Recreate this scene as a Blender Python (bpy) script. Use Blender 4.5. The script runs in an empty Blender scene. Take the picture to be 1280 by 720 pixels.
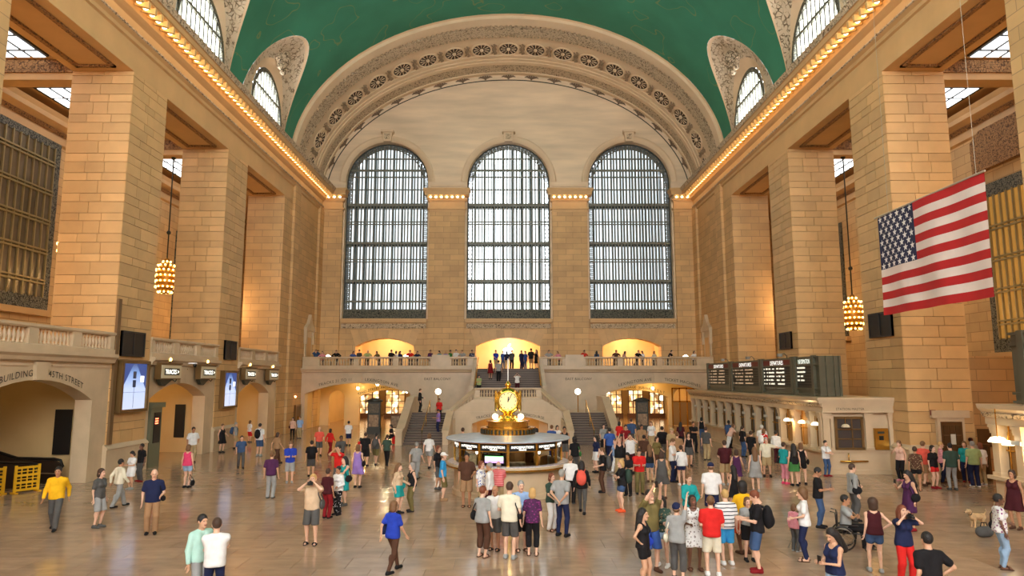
import bpy, bmesh, math, random
import numpy as np
from mathutils import Vector, Matrix

R = math.radians
rnd = random.Random(7)
scene = bpy.context.scene
COL = scene.collection

# ---------------------------------------------------------------- camera
cam_d = bpy.data.cameras.new('camera'); cam = bpy.data.objects.new('camera', cam_d); COL.objects.link(cam)
cam.location = (0, 0, 4.5)
cam.rotation_euler = (R(90) + math.atan(113/853), 0, 0)
cam_d.sensor_width = 36.0; cam_d.lens = 853/1280*36.0; cam_d.shift_x = 5/1280
cam_d.clip_end = 300
scene.camera = cam
# ---------------------------------------------------------------- world, exposure
world = bpy.data.worlds.new('overcast_sky'); scene.world = world; world.use_nodes = True
bg = world.node_tree.nodes['Background']; bg.inputs[0].default_value = (0.86, 0.93, 1.0, 1); bg.inputs[1].default_value = 1.2
vs = scene.view_settings
vs.view_transform = 'Standard'; vs.look = 'None'; vs.gamma = 1.0; vs.use_curve_mapping = False
vs.exposure = 0.9
cy = scene.cycles
cy.use_denoising = True
cy.max_bounces = 8; cy.diffuse_bounces = 5; cy.glossy_bounces = 3; cy.transmission_bounces = 4; cy.transparent_max_bounces = 8
cy.sample_clamp_indirect = 4.0
cy.caustics_reflective = False; cy.caustics_refractive = False
# light levels (radiance of lit window panes and lamps)
L_EAST_MID, L_EAST_SIDE, L_WEST, L_CLERE, L_SKYLIGHT = 2.2, .7, 10.0, 7.0, 1.2
P_CHAND = 650.0

# ---------------------------------------------------------------- mesh helpers
class MB:
    def __init__(s): s.v = []; s.f = []; s.m = []; s.cur = 0; s.sm = []; s.smooth = False
    def add(s, vs, fs):
        o = len(s.v); s.v.extend(vs)
        for f in fs:
            s.f.append([i + o for i in f]); s.m.append(s.cur); s.sm.append(s.smooth)
        return s
    def box(s, x0, x1, y0, y1, z0, z1):
        v = [(x, y, z) for z in (z0, z1) for y in (y0, y1) for x in (x0, x1)]
        return s.add(v, [(0,2,3,1),(4,5,7,6),(0,1,5,4),(2,6,7,3),(0,4,6,2),(1,3,7,5)])
    def cbox(s, c, size, rz=0.0, M=None):
        hx, hy, hz = [k/2 for k in size]; co, si = math.cos(rz), math.sin(rz); v = []
        for z in (-hz, hz):
            for y in (-hy, hy):
                for x in (-hx, hx): v.append((c[0]+x*co-y*si, c[1]+x*si+y*co, c[2]+z))
        return s.add(v, [(0,2,3,1),(4,5,7,6),(0,1,5,4),(2,6,7,3),(0,4,6,2),(1,3,7,5)])
    def prof(s, pts, a, b, M, closed=False, caps=True):
        # profile pts (d,z) swept along u from a to b; M(u,d,z)->xyz
        n = len(pts); v = [M(a, d, z) for d, z in pts] + [M(b, d, z) for d, z in pts]
        k = n if closed else n-1
        f = [(i, (i+1) % n, n+(i+1) % n, n+i) for i in range(k)]
        if caps: f += [tuple(range(n-1, -1, -1)), tuple(range(n, 2*n))]
        return s.add(v, f)
    def grid(s, fn, nu, nv, wrap_u=False):
        v = [fn(i/nu, j/nv) for j in range(nv+1) for i in range(nu + (0 if wrap_u else 1))]
        w = nu if wrap_u else nu+1; f = []
        for j in range(nv):
            for i in range(nu):
                i2 = (i+1) % w
                f.append((j*w+i, j*w+i2, (j+1)*w+i2, (j+1)*w+i))
        return s.add(v, f)
    def lathe(s, prof, c=(0,0,0), n=16, a0=0.0, a1=2*math.pi, sx=1.0, sy=1.0):
        full = abs(a1-a0-2*math.pi) < 1e-6
        def fn(u, v):
            k = v*(len(prof)-1); i = min(int(k+1e-6), len(prof)-1); r, z = prof[i]
            a = a0+(a1-a0)*u
            return (c[0]+r*math.cos(a)*sx, c[1]+r*math.sin(a)*sy, c[2]+z)
        return s.grid(fn, n, len(prof)-1, wrap_u=full)
    def tube(s, pts, r, n=8, caps=True):
        pts = [Vector(p) for p in pts]; rs = r if isinstance(r, (list, tuple)) else [r]*len(pts)
        v = []; up = Vector((0, 0, 1))
        for i, p in enumerate(pts):
            t = (pts[min(i+1, len(pts)-1)] - pts[max(i-1, 0)]).normalized()
            a = t.cross(up)
            if a.length < 1e-3: a = t.cross(Vector((0, 1, 0)))
            a.normalize(); b = a.cross(t)
            for k in range(n):
                an = 2*math.pi*k/n
                q = p + (a*math.cos(an)+b*math.sin(an))*rs[i]; v.append(tuple(q))
        f = []
        for i in range(len(pts)-1):
            for k in range(n):
                f.append((i*n+k, i*n+(k+1) % n, (i+1)*n+(k+1) % n, (i+1)*n+k))
        if caps: f += [tuple(range(n-1, -1, -1)), tuple(range((len(pts)-1)*n, len(pts)*n))]
        return s.add(v, f)
    def sphere(s, c, r, n=10, m=6, sz=1.0):
        prof = [(r*math.sin(math.pi*k/m), -r*sz*math.cos(math.pi*k/m)) for k in range(m+1)]
        return s.lathe(prof, c, n)
    def prism(s, poly, d0, d1, M):
        # closed polygon (u,z) extruded from d0 to d1
        n = len(poly); v = [M(u, d0, z) for u, z in poly]+[M(u, d1, z) for u, z in poly]
        return s.add(v, [tuple(range(n)), tuple(range(2*n-1, n-1, -1))]+[(i, n+i, n+(i+1) % n, (i+1) % n) for i in range(n)])
    def arch_plate(s, u0, u1, z0, z1, arches, d0, d1, M, ns=14, extra=()):
        # wall plate between depths d0 (front) and d1 (back) with arched openings (uc, hw, zs, rise)
        us = {u0, u1} | set(extra)
        for uc, hw, zs, rise in arches:
            for k in range(ns+1): us.add(round(uc-hw*math.cos(math.pi*k/ns), 5))
        us = sorted(u for u in us if u0-1e-6 <= u <= u1+1e-6)
        ztop = z1 if callable(z1) else (lambda u: z1)
        def low(u, mid):
            for uc, hw, zs, rise in arches:
                if abs(mid-uc) < hw:
                    q = max(0.0, 1-((u-uc)/hw)**2)
                    if rise >= hw*0.99: return zs+rise*math.sqrt(q)
                    rad = (hw*hw+rise*rise)/(2*rise); cz = zs+rise-rad
                    return cz+math.sqrt(max(0, rad*rad-(u-uc)**2))
            return z0
        for a, b in zip(us[:-1], us[1:]):
            if b-a < 1e-5: continue
            mid = (a+b)/2; la, lb = low(a, mid), low(b, mid); ta, tb = ztop(a), ztop(b)
            if ta <= la+1e-4 and tb <= lb+1e-4: continue
            ta, tb = max(ta, la), max(tb, lb)
            P = [M(a,d0,la),M(b,d0,lb),M(b,d0,tb),M(a,d0,ta),M(a,d1,la),M(b,d1,lb),M(b,d1,tb),M(a,d1,ta)]
            s.add(P, [(0,1,2,3),(4,7,6,5),(0,4,5,1),(3,2,6,7)])
        for uc, hw, zs, rise in arches:
            for sg in (-1, 1):
                u = uc+sg*hw
                if u0 < u < u1: s.add([M(u,d0,z0),M(u,d1,z0),M(u,d1,zs),M(u,d0,zs)], [(0,1,2,3)])
        for u in (u0, u1):
            s.add([M(u,d0,z0),M(u,d1,z0),M(u,d1,ztop(u)),M(u,d0,ztop(u))], [(0,1,2,3)])
        return s
    def build(s, name, mats, parent=None, label=None, cat=None, group=None, kind=None):
        me = bpy.data.meshes.new(name); me.from_pydata([tuple(p) for p in s.v], [], s.f)
        mats = mats if isinstance(mats, (list, tuple)) else [mats]
        for m in mats: me.materials.append(m)
        if len(mats) > 1: me.polygons.foreach_set('material_index', s.m)
        if any(s.sm): me.polygons.foreach_set('use_smooth', s.sm)
        me.update()
        return link(name, me, parent, label, cat, group, kind)

def link(name, me, parent=None, label=None, cat=None, group=None, kind=None):
    o = bpy.data.objects.new(name, me); COL.objects.link(o)
    if parent is not None: o.parent = parent
    tag(o, label, cat, group, kind)
    return o
def tag(o, label=None, cat=None, group=None, kind=None):
    if label: o['label'] = label
    if cat: o['category'] = cat
    if group: o['group'] = group
    if kind: o['kind'] = kind
    return o
def empty(name, loc=(0,0,0), rz=0.0, label=None, cat=None, group=None, kind=None):
    o = link(name, None, None, label, cat, group, kind); o.location = loc; o.rotation_euler = (0, 0, rz); o.empty_display_size = 0.2
    return o
def inst(name, me, parent, loc, scale=(1,1,1), rot=(0,0,0), **kw):
    o = link(name, me, parent, **kw); o.location = loc; o.scale = scale; o.rotation_euler = rot
    return o
def MX(u, d, z): return (u, d, z)                    # u along x, depth along y
def MY(sx):                                          # u along y, depth outward in x (side -1 / +1)
    return lambda u, d, z: (sx*d, u, z)
_ucube = None
def ucube():
    global _ucube
    if _ucube is None:
        mb = MB(); mb.box(-.5, .5, -.5, .5, -.5, .5)
        _ucube = {}
    return _ucube
def cube_mesh(mat):
    d = ucube()
    if mat.name not in d:
        me = bpy.data.meshes.new('block'); b = MB().box(-.5, .5, -.5, .5, -.5, .5)
        me.from_pydata(b.v, [], b.f); me.materials.append(mat); d[mat.name] = me
    return d[mat.name]

_fontcache = {}
def text_verts(s, size=1.0, spacing=1.0):
    key = (s, spacing)
    if key not in _fontcache:
        cu = bpy.data.curves.new('txt', 'FONT'); cu.body = s; cu.size = 1.0; cu.align_x = 'CENTER'; cu.resolution_u = 2; cu.space_character = spacing
        ob = bpy.data.objects.new('txt', cu); COL.objects.link(ob)
        dg = bpy.context.evaluated_depsgraph_get(); me = bpy.data.meshes.new_from_object(ob.evaluated_get(dg))
        vv = [tuple(v.co) for v in me.vertices]; ff = [tuple(p.vertices) for p in me.polygons]
        bpy.data.objects.remove(ob); bpy.data.curves.remove(cu); bpy.data.meshes.remove(me)
        _fontcache[key] = (vv, ff)
    vv, ff = _fontcache[key]
    return [(x*size, y*size) for x, y, z in vv], ff
def text_obj(name, s, size, mp, mat, parent=None, spacing=1.0, **kw):
    vv, ff = text_verts(s, size, spacing)
    mb = MB(); mb.add([mp(x, y) for x, y in vv], ff)
    return mb.build(name, mat, parent, **kw)

# ---------------------------------------------------------------- materials
def srgb(r, g, b):
    f = lambda c: (c/255/12.92) if c/255 <= .04045 else ((c/255+.055)/1.055)**2.4
    return (f(r), f(g), f(b))
_mats = {}
def mat(name, col, rough=0.6, metal=0.0, noise=0.0, nscale=3.0, bump=0.0, bscale=20.0, emit=None, estr=0.0, rand=0.0, spec=0.5, coords='Object', stretch=(1,1,1)):
    if name in _mats: return _mats[name]
    m = bpy.data.materials.new(name); m.use_nodes = True; nt = m.node_tree; N = nt.nodes; L = nt.links
    b = N['Principled BSDF']
    b.inputs['Base Color'].default_value = (*col, 1); b.inputs['Roughness'].default_value = rough; b.inputs['Metallic'].default_value = metal
    b.inputs['Specular IOR Level'].default_value = spec
    if emit:
        b.inputs['Emission Color'].default_value = (*emit, 1); b.inputs['Emission Strength'].default_value = estr
    src = None
    if noise or bump:
        if coords == 'World':
            g = N.new('ShaderNodeNewGeometry'); co = g.outputs['Position']
        else:
            t = N.new('ShaderNodeTexCoord'); co = t.outputs[coords]
        mp = N.new('ShaderNodeMapping'); mp.inputs['Scale'].default_value = stretch; L.new(co, mp.inputs[0]); co = mp.outputs[0]
    if noise or rand:
        hsv = N.new('ShaderNodeHueSaturation'); hsv.inputs['Color'].default_value = (*col, 1); val = None
        if noise:
            nz = N.new('ShaderNodeTexNoise'); nz.inputs['Scale'].default_value = nscale; nz.inputs['Detail'].default_value = 5
            L.new(co, nz.inputs['Vector'])
            mr = N.new('ShaderNodeMapRange'); mr.inputs[1].default_value = .3; mr.inputs[2].default_value = .7; mr.inputs[3].default_value = 1-noise; mr.inputs[4].default_value = 1+noise
            L.new(nz.outputs[0], mr.inputs[0]); val = mr.outputs[0]
        if rand:
            oi = N.new('ShaderNodeObjectInfo'); ge = N.new('ShaderNodeNewGeometry')
            ad = N.new('ShaderNodeMath'); ad.operation = 'ADD'; L.new(oi.outputs['Random'], ad.inputs[0]); L.new(ge.outputs['Random Per Island'], ad.inputs[1])
            fr = N.new('ShaderNodeMath'); fr.operation = 'FRACT'; L.new(ad.outputs[0], fr.inputs[0])
            m2 = N.new('ShaderNodeMapRange'); m2.inputs[3].default_value = 1-rand; m2.inputs[4].default_value = 1+rand; L.new(fr.outputs[0], m2.inputs[0])
            if val is None: val = m2.outputs[0]
            else:
                mu = N.new('ShaderNodeMath'); mu.operation = 'MULTIPLY'; L.new(val, mu.inputs[0]); L.new(m2.outputs[0], mu.inputs[1]); val = mu.outputs[0]
        L.new(val, hsv.inputs['Value']); L.new(hsv.outputs[0], b.inputs['Base Color'])
    if bump:
        bn = N.new('ShaderNodeTexNoise'); bn.inputs['Scale'].default_value = bscale; bn.inputs['Detail'].default_value = 4; L.new(co, bn.inputs['Vector'])
        bp = N.new('ShaderNodeBump'); bp.inputs['Strength'].default_value = bump; bp.inputs['Distance'].default_value = .05
        L.new(bn.outputs[0], bp.inputs['Height']); L.new(bp.outputs[0], b.inputs['Normal'])
    _mats[name] = m
    return m
def ashlar(name, col, mortar, bw=1.15, bh=0.5, rough=.6):
    # courses of stone too far away to pick apart: u = x+y (walls face x or y), v = z
    m = bpy.data.materials.new(name); m.use_nodes = True; nt = m.node_tree; N = nt.nodes; L = nt.links; b = N['Principled BSDF']
    g = N.new('ShaderNodeNewGeometry'); sp = N.new('ShaderNodeSeparateXYZ'); L.new(g.outputs['Position'], sp.inputs[0])
    ad = N.new('ShaderNodeMath'); L.new(sp.outputs[0], ad.inputs[0]); L.new(sp.outputs[1], ad.inputs[1])
    cb = N.new('ShaderNodeCombineXYZ'); L.new(ad.outputs[0], cb.inputs[0]); L.new(sp.outputs[2], cb.inputs[1])
    br = N.new('ShaderNodeTexBrick'); L.new(cb.outputs[0], br.inputs['Vector'])
    br.inputs['Scale'].default_value = 1.0; br.inputs['Brick Width'].default_value = bw; br.inputs['Row Height'].default_value = bh
    br.inputs['Mortar Size'].default_value = .018; br.inputs['Bias'].default_value = 0.0; br.offset = .45
    br.inputs['Color1'].default_value = (*[c*1.08 for c in col], 1); br.inputs['Color2'].default_value = (*[c*.88 for c in col], 1); br.inputs['Mortar'].default_value = (*mortar, 1)
    nz = N.new('ShaderNodeTexNoise'); nz.inputs['Scale'].default_value = .7; nz.inputs['Detail'].default_value = 6; L.new(g.outputs['Position'], nz.inputs['Vector'])
    mr = N.new('ShaderNodeMapRange'); mr.inputs[1].default_value = .3; mr.inputs[2].default_value = .7; mr.inputs[3].default_value = .9; mr.inputs[4].default_value = 1.1; L.new(nz.outputs[0], mr.inputs[0])
    h = N.new('ShaderNodeHueSaturation'); L.new(br.outputs[0], h.inputs['Color']); L.new(mr.outputs[0], h.inputs['Value']); L.new(h.outputs[0], b.inputs['Base Color'])
    b.inputs['Roughness'].default_value = rough
    bp = N.new('ShaderNodeBump'); bp.inputs['Strength'].default_value = .3; bp.inputs['Distance'].default_value = .02; bp.invert = True
    L.new(br.outputs['Fac'], bp.inputs['Height']); L.new(bp.outputs[0], b.inputs['Normal'])
    _mats[name] = m
    return m
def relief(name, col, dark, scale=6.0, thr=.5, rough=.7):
    # carved ornament too fine to pick apart; shade in its hollows is painted dark
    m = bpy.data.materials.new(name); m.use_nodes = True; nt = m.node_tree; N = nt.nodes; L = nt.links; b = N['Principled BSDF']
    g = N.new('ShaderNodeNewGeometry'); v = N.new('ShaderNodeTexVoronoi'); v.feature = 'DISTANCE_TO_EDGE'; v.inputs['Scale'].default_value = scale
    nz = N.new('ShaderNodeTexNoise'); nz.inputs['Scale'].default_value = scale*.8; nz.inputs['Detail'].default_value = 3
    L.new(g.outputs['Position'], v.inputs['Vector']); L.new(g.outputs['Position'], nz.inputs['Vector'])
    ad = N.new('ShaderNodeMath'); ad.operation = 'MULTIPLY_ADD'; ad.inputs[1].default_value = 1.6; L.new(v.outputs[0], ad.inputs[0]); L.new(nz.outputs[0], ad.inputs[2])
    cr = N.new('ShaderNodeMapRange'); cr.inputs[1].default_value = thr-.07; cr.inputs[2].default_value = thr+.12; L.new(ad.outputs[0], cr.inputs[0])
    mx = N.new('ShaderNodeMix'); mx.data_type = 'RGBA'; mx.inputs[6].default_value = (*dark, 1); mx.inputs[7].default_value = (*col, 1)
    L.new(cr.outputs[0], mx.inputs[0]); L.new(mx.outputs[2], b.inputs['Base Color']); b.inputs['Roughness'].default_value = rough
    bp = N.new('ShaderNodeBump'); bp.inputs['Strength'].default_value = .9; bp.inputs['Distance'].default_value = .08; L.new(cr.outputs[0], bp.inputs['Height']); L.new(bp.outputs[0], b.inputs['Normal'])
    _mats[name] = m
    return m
def emis(name, col, strength, base=(.8,.8,.8), rough=.4):
    return mat(name, base, rough, emit=col, estr=strength)

TAN = srgb(206, 165, 111); TAN2 = srgb(214, 188, 148)
stone = mat('tan_stone', TAN, .55, noise=.07, nscale=.8, coords='World')
stone_blk = mat('tan_stone_block', TAN, .5, noise=.06, nscale=1.5, rand=.13, coords='World')
stone_core = mat('stone_joint', srgb(120, 92, 58), .8)
stone_ash = ashlar('tan_ashlar', TAN, srgb(164, 130, 88), 1.5, .55)
aisle_ash = ashlar('aisle_ashlar', srgb(206, 168, 114), srgb(166, 126, 78), 1.5, .55)
marble = mat('grey_tan_marble', srgb(202, 178, 145), .35, noise=.09, nscale=1.2, coords='World')
plaster = mat('vault_plaster', srgb(220, 193, 157), .7, noise=.06, nscale=.5, coords='World')
lun_stone = mat('lunette_stone', srgb(224, 199, 165), .65, noise=.17, nscale=.5, coords='World', stretch=(.3, 1, 2.2))
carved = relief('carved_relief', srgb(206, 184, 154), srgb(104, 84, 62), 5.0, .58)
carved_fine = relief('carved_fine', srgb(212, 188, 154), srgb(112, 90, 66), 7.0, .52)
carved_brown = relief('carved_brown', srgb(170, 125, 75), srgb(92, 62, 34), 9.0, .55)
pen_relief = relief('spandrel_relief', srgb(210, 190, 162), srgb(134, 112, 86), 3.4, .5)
bronze = mat('bronze_green', srgb(112, 110, 96), .5, .2, noise=.15, nscale=6)
bronze_dk = mat('bronze_dark', srgb(58, 58, 48), .5, .3)
back_grey = mat('back_post_grey', srgb(104, 120, 122), .5)
scroll = relief('bronze_scroll', srgb(118, 116, 98), srgb(30, 32, 26), 8.0, .6, .5)
brass = mat('brass', srgb(212, 160, 70), .25, .9, noise=.1, nscale=8)
gold = mat('polished_gold', srgb(240, 196, 84), .16, .95)
black = mat('black_panel', srgb(26, 22, 20), .4)
black_slats = mat('black_slats', srgb(20, 17, 15), .5)
board_green = mat('board_olive_paint', srgb(88, 84, 66), .45, noise=.08, nscale=3)
letter = mat('carved_letter', srgb(40, 34, 28), .7)
dk_tread = mat('stair_tread', srgb(128, 108, 92), .5, noise=.1, nscale=2, coords='World')
dk_riser = mat('stair_riser', srgb(78, 62, 52), .5)
white_glow = emis('sign_white', (1, .95, .82), 1.7)
warm_bulb = emis('warm_bulb', (1, .55, .13), 6.0)
cornice_bulb = emis('cornice_bulb', (1, .7, .34), 4.2)
# ================================================================ SETTING
HW = 18.3; AX = 27.0
PIERS = [(-14.1, -10.8), (-2.65, .65), (8.8, 12.1), (20.25, 23.55), (31.7, 35.0), (43.1, 46.45)]
BAYS = [(PIERS[i][1], PIERS[i+1][0]) for i in range(5)] + [(46.45, 54.5)]
WY = -13.0

# ---- floor: marble tiles in running bond, joints recessed
grout = mat('floor_joint', srgb(140, 118, 100), .8)
floor_m = mat('tennessee_marble', srgb(170, 142, 118), .15, noise=.15, nscale=1.6, rand=.09, coords='World', stretch=(1, 1.6, 1), spec=.5)
fb = MB(); fb.box(-32, 27, WY, 90, -.4, -.012)
floor = fb.build('floor', grout, kind='structure')
tiles = []
TW, TD = 1.3, 1.0
for j in range(-10, 78):
    y0 = 15.0 + j*TD
    for i in range(-22, 23):
        x0 = i*TW + (.65 if j % 2 else 0)
        if x0 < -26 or x0 + TW > 26.5: continue
        tiles.append((x0, y0))
def tile_key(t):
    y = t[1]+.5; x = abs(t[0]+TW/2)
    return y if (y > 15.6 and x < .75*y+1.0) else 1000+y
tiles.sort(key=tile_key)
tme = bpy.data.meshes.new('floor_tile'); tb = MB()
tb.add([(-.5,-.5,-1),(.5,-.5,-1),(.5,.5,-1),(-.5,.5,-1),(-.497,-.497,0),(.497,-.497,0),(.497,.497,0),(-.497,.497,0)],
       [(4,5,6,7),(0,1,5,4),(1,2,6,5),(2,3,7,6),(3,0,4,7)])
tme.from_pydata(tb.v, [], tb.f); tme.materials.append(floor_m)
for x0, y0 in tiles[:290]:
    inst('floor_tile', tme, floor, (x0+TW/2, y0+TD/2, 0), (TW-.006, TD-.006, .02))
rb = MB()
for x0, y0 in tiles[290:]:
    a, b, c, d = x0+.003, x0+TW-.003, y0+.003, y0+TD-.003
    rb.add([(a,c,-.02),(b,c,-.02),(b,d,-.02),(a,d,-.02),(a+.01,c+.01,0),(b-.01,c+.01,0),(b-.01,d-.01,0),(a+.01,d-.01,0)],
           [(4,5,6,7),(0,1,5,4),(1,2,6,5),(2,3,7,6),(3,0,4,7)])
rb.build('floor_tiling', floor_m, floor, kind='stuff')

# ---- vault: green barrel with window penetrations
VA, VB, VZ = 18.9, 13.49, 23.2
vm = bpy.data.materials.new('green_vault_paint'); vm.use_nodes = True
def _vault_mat():
    nt = vm.node_tree; N = nt.nodes; L = nt.links; b = N['Principled BSDF']; b.inputs['Roughness'].default_value = .75
    g = N.new('ShaderNodeNewGeometry')
    nz = N.new('ShaderNodeTexNoise'); nz.inputs['Scale'].default_value = .25; nz.inputs['Detail'].default_value = 6; L.new(g.outputs['Position'], nz.inputs['Vector'])
    cr = N.new('ShaderNodeValToRGB'); L.new(nz.outputs[0], cr.inputs[0])
    cr.color_ramp.elements[0].position = .3; cr.color_ramp.elements[0].color = (*srgb(46, 116, 88), 1)
    cr.color_ramp.elements[1].position = .7; cr.color_ramp.elements[1].color = (*srgb(56, 136, 106), 1)
    # scattered small gilt stars and thin gilt arcs
    v = N.new('ShaderNodeTexVoronoi'); v.inputs['Scale'].default_value = .55; L.new(g.outputs['Position'], v.inputs['Vector'])
    lt = N.new('ShaderNodeMath'); lt.operation = 'LESS_THAN'; lt.inputs[1].default_value = .05; L.new(v.outputs['Distance'], lt.inputs[0])
    w = N.new('ShaderNodeTexNoise'); w.inputs['Scale'].default_value = .22; w.inputs['Detail'].default_value = 2; L.new(g.outputs['Position'], w.inputs['Vector'])
    s1 = N.new('ShaderNodeMath'); s1.operation = 'SUBTRACT'; s1.inputs[1].default_value = .57; L.new(w.outputs[0], s1.inputs[0])
    ab = N.new('ShaderNodeMath'); ab.operation = 'ABSOLUTE'; L.new(s1.outputs[0], ab.inputs[0])
    l2 = N.new('ShaderNodeMath'); l2.operation = 'LESS_THAN'; l2.inputs[1].default_value = .0035; L.new(ab.outputs[0], l2.inputs[0])
    mxf = N.new('ShaderNodeMath'); mxf.operation = 'MAXIMUM'; L.new(lt.outputs[0], mxf.inputs[0]); L.new(l2.outputs[0], mxf.inputs[1])
    m3 = N.new('ShaderNodeMath'); m3.operation = 'MULTIPLY'; m3.inputs[1].default_value = .4; L.new(mxf.outputs[0], m3.inputs[0])
    mx = N.new('ShaderNodeMix'); mx.data_type = 'RGBA'; mx.inputs[7].default_value = (*srgb(150, 140, 70), 1); L.new(m3.outputs[0], mx.inputs[0]); L.new(cr.outputs[0], mx.inputs[6])
    L.new(mx.outputs[2], b.inputs['Base Color'])
_vault_mat()
BB = [-13.0, -1.0, 10.45, 21.9, 33.35, 44.8, 57.0]
BC = [-6.75, 4.7, 16.2, 27.6, 39.05, 50.4]
PZ, PH, PW = 24.0, 6.7, 4.6
def vx(z): return VA*math.sqrt(max(0, 1-((z-VZ)/VB)**2))
def phw(z):
    if z >= PZ+PH: return 0.0
    if z <= PZ: return PW
    return PW*math.sqrt(max(0, 1-((z-PZ)/PH)**2))
ceiling = MB(); ceiling.smooth = True
th_t = math.asin((PZ+PH-VZ)/VB)
rows = [math.asin((PZ+PH*math.sin(k/18*math.pi/2)-VZ)/VB) for k in range(19)]
rows = [0.0]+rows+[th_t+(math.pi/2-th_t)*k/14 for k in range(1, 15)]
for s in (-1, 1):
    for (y0, y1), yc in zip(zip(BB[:-1], BB[1:]), BC):
        for a, b in ((0, -1), (1, 1)):
            def fn(u, v, a=a, b=b, s=s):
                th = rows[min(int(v*(len(rows)-1)+.5), len(rows)-1)]; z = VZ+VB*math.sin(th); x = VA*math.cos(th)
                w = phw(z)
                if b < 0: ya, yb = y0, yc-w
                else: ya, yb = yc+w, y1
                return (s*x, ya+(yb-ya)*u, z)
            ceiling.grid(fn, 5, len(rows)-1)
ceil_o = ceiling.build('ceiling', vm, kind='structure')

clere_pane = emis('clerestory_daylight', (.93, .97, 1.0), L_CLERE)
lit_glass_side = emis('east_window_daylight', (.86, .95, 1.0), L_EAST_SIDE)
lit_glass_mid = emis('east_window_daylight_mid', (.9, .97, 1.0), L_EAST_MID)
lit_glass_west = emis('west_window_daylight', (.97, .98, 1.0), L_WEST)
winn = 0
for s in (-1, 1):
    for bi, yc in enumerate(BC):
        mb = MB(); mb.smooth = True
        pts_o = [(yc-PW, 22.6), (yc-PW, 23.3)]+[(yc-PW*math.cos(math.pi*k/24), PZ+PH*math.sin(math.pi*k/24)) for k in range(25)]+[(yc+PW, 23.3), (yc+PW, 22.6)]
        WR, WC, WX, WH = 3.3, 24.6, 18.6, 3.6
        pts_w = [(yc-WR, 22.6), (yc-WR, 23.3)]+[(yc-WR*math.cos(math.pi*k/24), WC+WH*math.sin(math.pi*k/24)) for k in range(25)]+[(yc+WR, 23.3), (yc+WR, 22.6)]
        n = len(pts_o)-1
        segs = [(0, .1, 0, 2), (.1, .8, 1, 8), (.8, 1.0, 0, 3)]
        for t0, t1, mi, nv in segs:
            mb.cur = mi
            def fn(u, v, t0=t0, t1=t1):
                k = min(int(u*n+.5), n); t = t0+(t1-t0)*v
                yo, zo = pts_o[k]; yw, zw = pts_w[k]; xo = vx(max(zo, VZ))
                bow = .5*math.sin(math.pi*t)*max(0, min(1, (zo-24)/4))
                return (s*(xo+(WX-xo)*t+.0), yo+(yw-yo)*t, zo+(zw-zo)*t+bow)
            mb.grid(fn, n, nv)
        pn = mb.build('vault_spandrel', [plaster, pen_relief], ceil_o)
        if bi >= 3:
            # carved cartouche above the window
            cb = MB(); cb.smooth = True
            zc = 29.0; xo = vx(zc)-.0
            cx = s*(xo+.55)
            cb.sphere((cx, yc+.2, zc+.35), .62, 12, 8, 1.25)
            for k in range(9):
                a = k/9*2*math.pi
                cb.sphere((cx, yc+.2+1.0*math.cos(a), zc+.35+1.05*math.sin(a)), .28, 8, 5)
            cb.build('cartouche', carved, pn)
        winn += 1
        w = MB(); w.prism([(yc-WR, 22.9)]+[(yc-WR*math.cos(math.pi*k/20), WC+WH*math.sin(math.pi*k/20)) for k in range(21)]+[(yc+WR, 22.9)], WX+.25, WX+.3, MY(s))
        wo = w.build('window_%d' % winn, clere_pane, kind='structure')
        if bi >= 2:
            for k in range(12):
                y = yc-WR+.22+k*(2*WR-.44)/11; q = max(0, 1-((y-yc)/WR)**2); zt = WC+WH*math.sqrt(q)
                MB().box(min(s*WX, s*(WX+.12)), max(s*WX, s*(WX+.12)), y-.075, y+.075, 22.9, zt).build('mullion', bronze, wo)
            for z in (24.3, 26.2):
                hw_ = WR*math.sqrt(max(0, 1-max(0, (z-WC)/WH)**2))
                MB().box(min(s*(WX-.06), s*(WX+.1)), max(s*(WX-.06), s*(WX+.1)), yc-hw_, yc+hw_, z-.09, z+.09).build('transom', bronze, wo)
            rim = MB(); P = [(WR*math.cos(math.pi*k/24), WH*math.sin(math.pi*k/24)) for k in range(25)]
            v = []; 
            for c_, z_ in P:
                for rr, xx in ((1, WX-.05), (.9, WX-.05), (.9, WX+.15)): v.append((s*xx, yc-c_*rr, WC+z_*rr))
            rim.add(v, [(3*i+a, 3*i+a+1, 3*i+a+4, 3*i+a+3) for i in range(24) for a in (0, 1)])
            rim.build('window_border', scroll, wo)

# ---- side walls: entablature, beam, coffered soffits
ENT = [(-3.0,19.4),(0,19.4),(0,20.7),(.12,20.75),(.12,20.95),(.28,21.05),(.28,21.2),(.15,21.28),(.15,21.72),(.3,21.82),(.45,21.95),(.5,22.25),(1.2,22.3),(1.2,22.34),(1.27,22.36),(1.3,22.62),(1.36,22.66),(1.48,22.9),(1.48,22.96),(-.6,23.0),(-.9,23.0)]
bul = bpy.data.meshes.new('cornice_lamp'); bb = MB(); bb.smooth = True; bb.sphere((0,0,0), .125, 10, 6, .8); bul.from_pydata(bb.v, [], bb.f); bul.materials.append(cornice_bulb)
gold_tone = mat('cornice_lamplit_gold', srgb(222, 184, 120), .5)  # gold cast by the lamps is put into the bracket colour
mod = bpy.data.meshes.new('modillion'); bb = MB(); bb.prism([(-.36,.12),(.36,.12),(.36,-.02),(.3,-.08),(.1,-.12),(-.2,-.2),(-.36,-.24)], -.09, .09, lambda u,d,z:(u,d,z)); mod.from_pydata(bb.v, [], bb.f); mod.materials.append(gold_tone)
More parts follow.
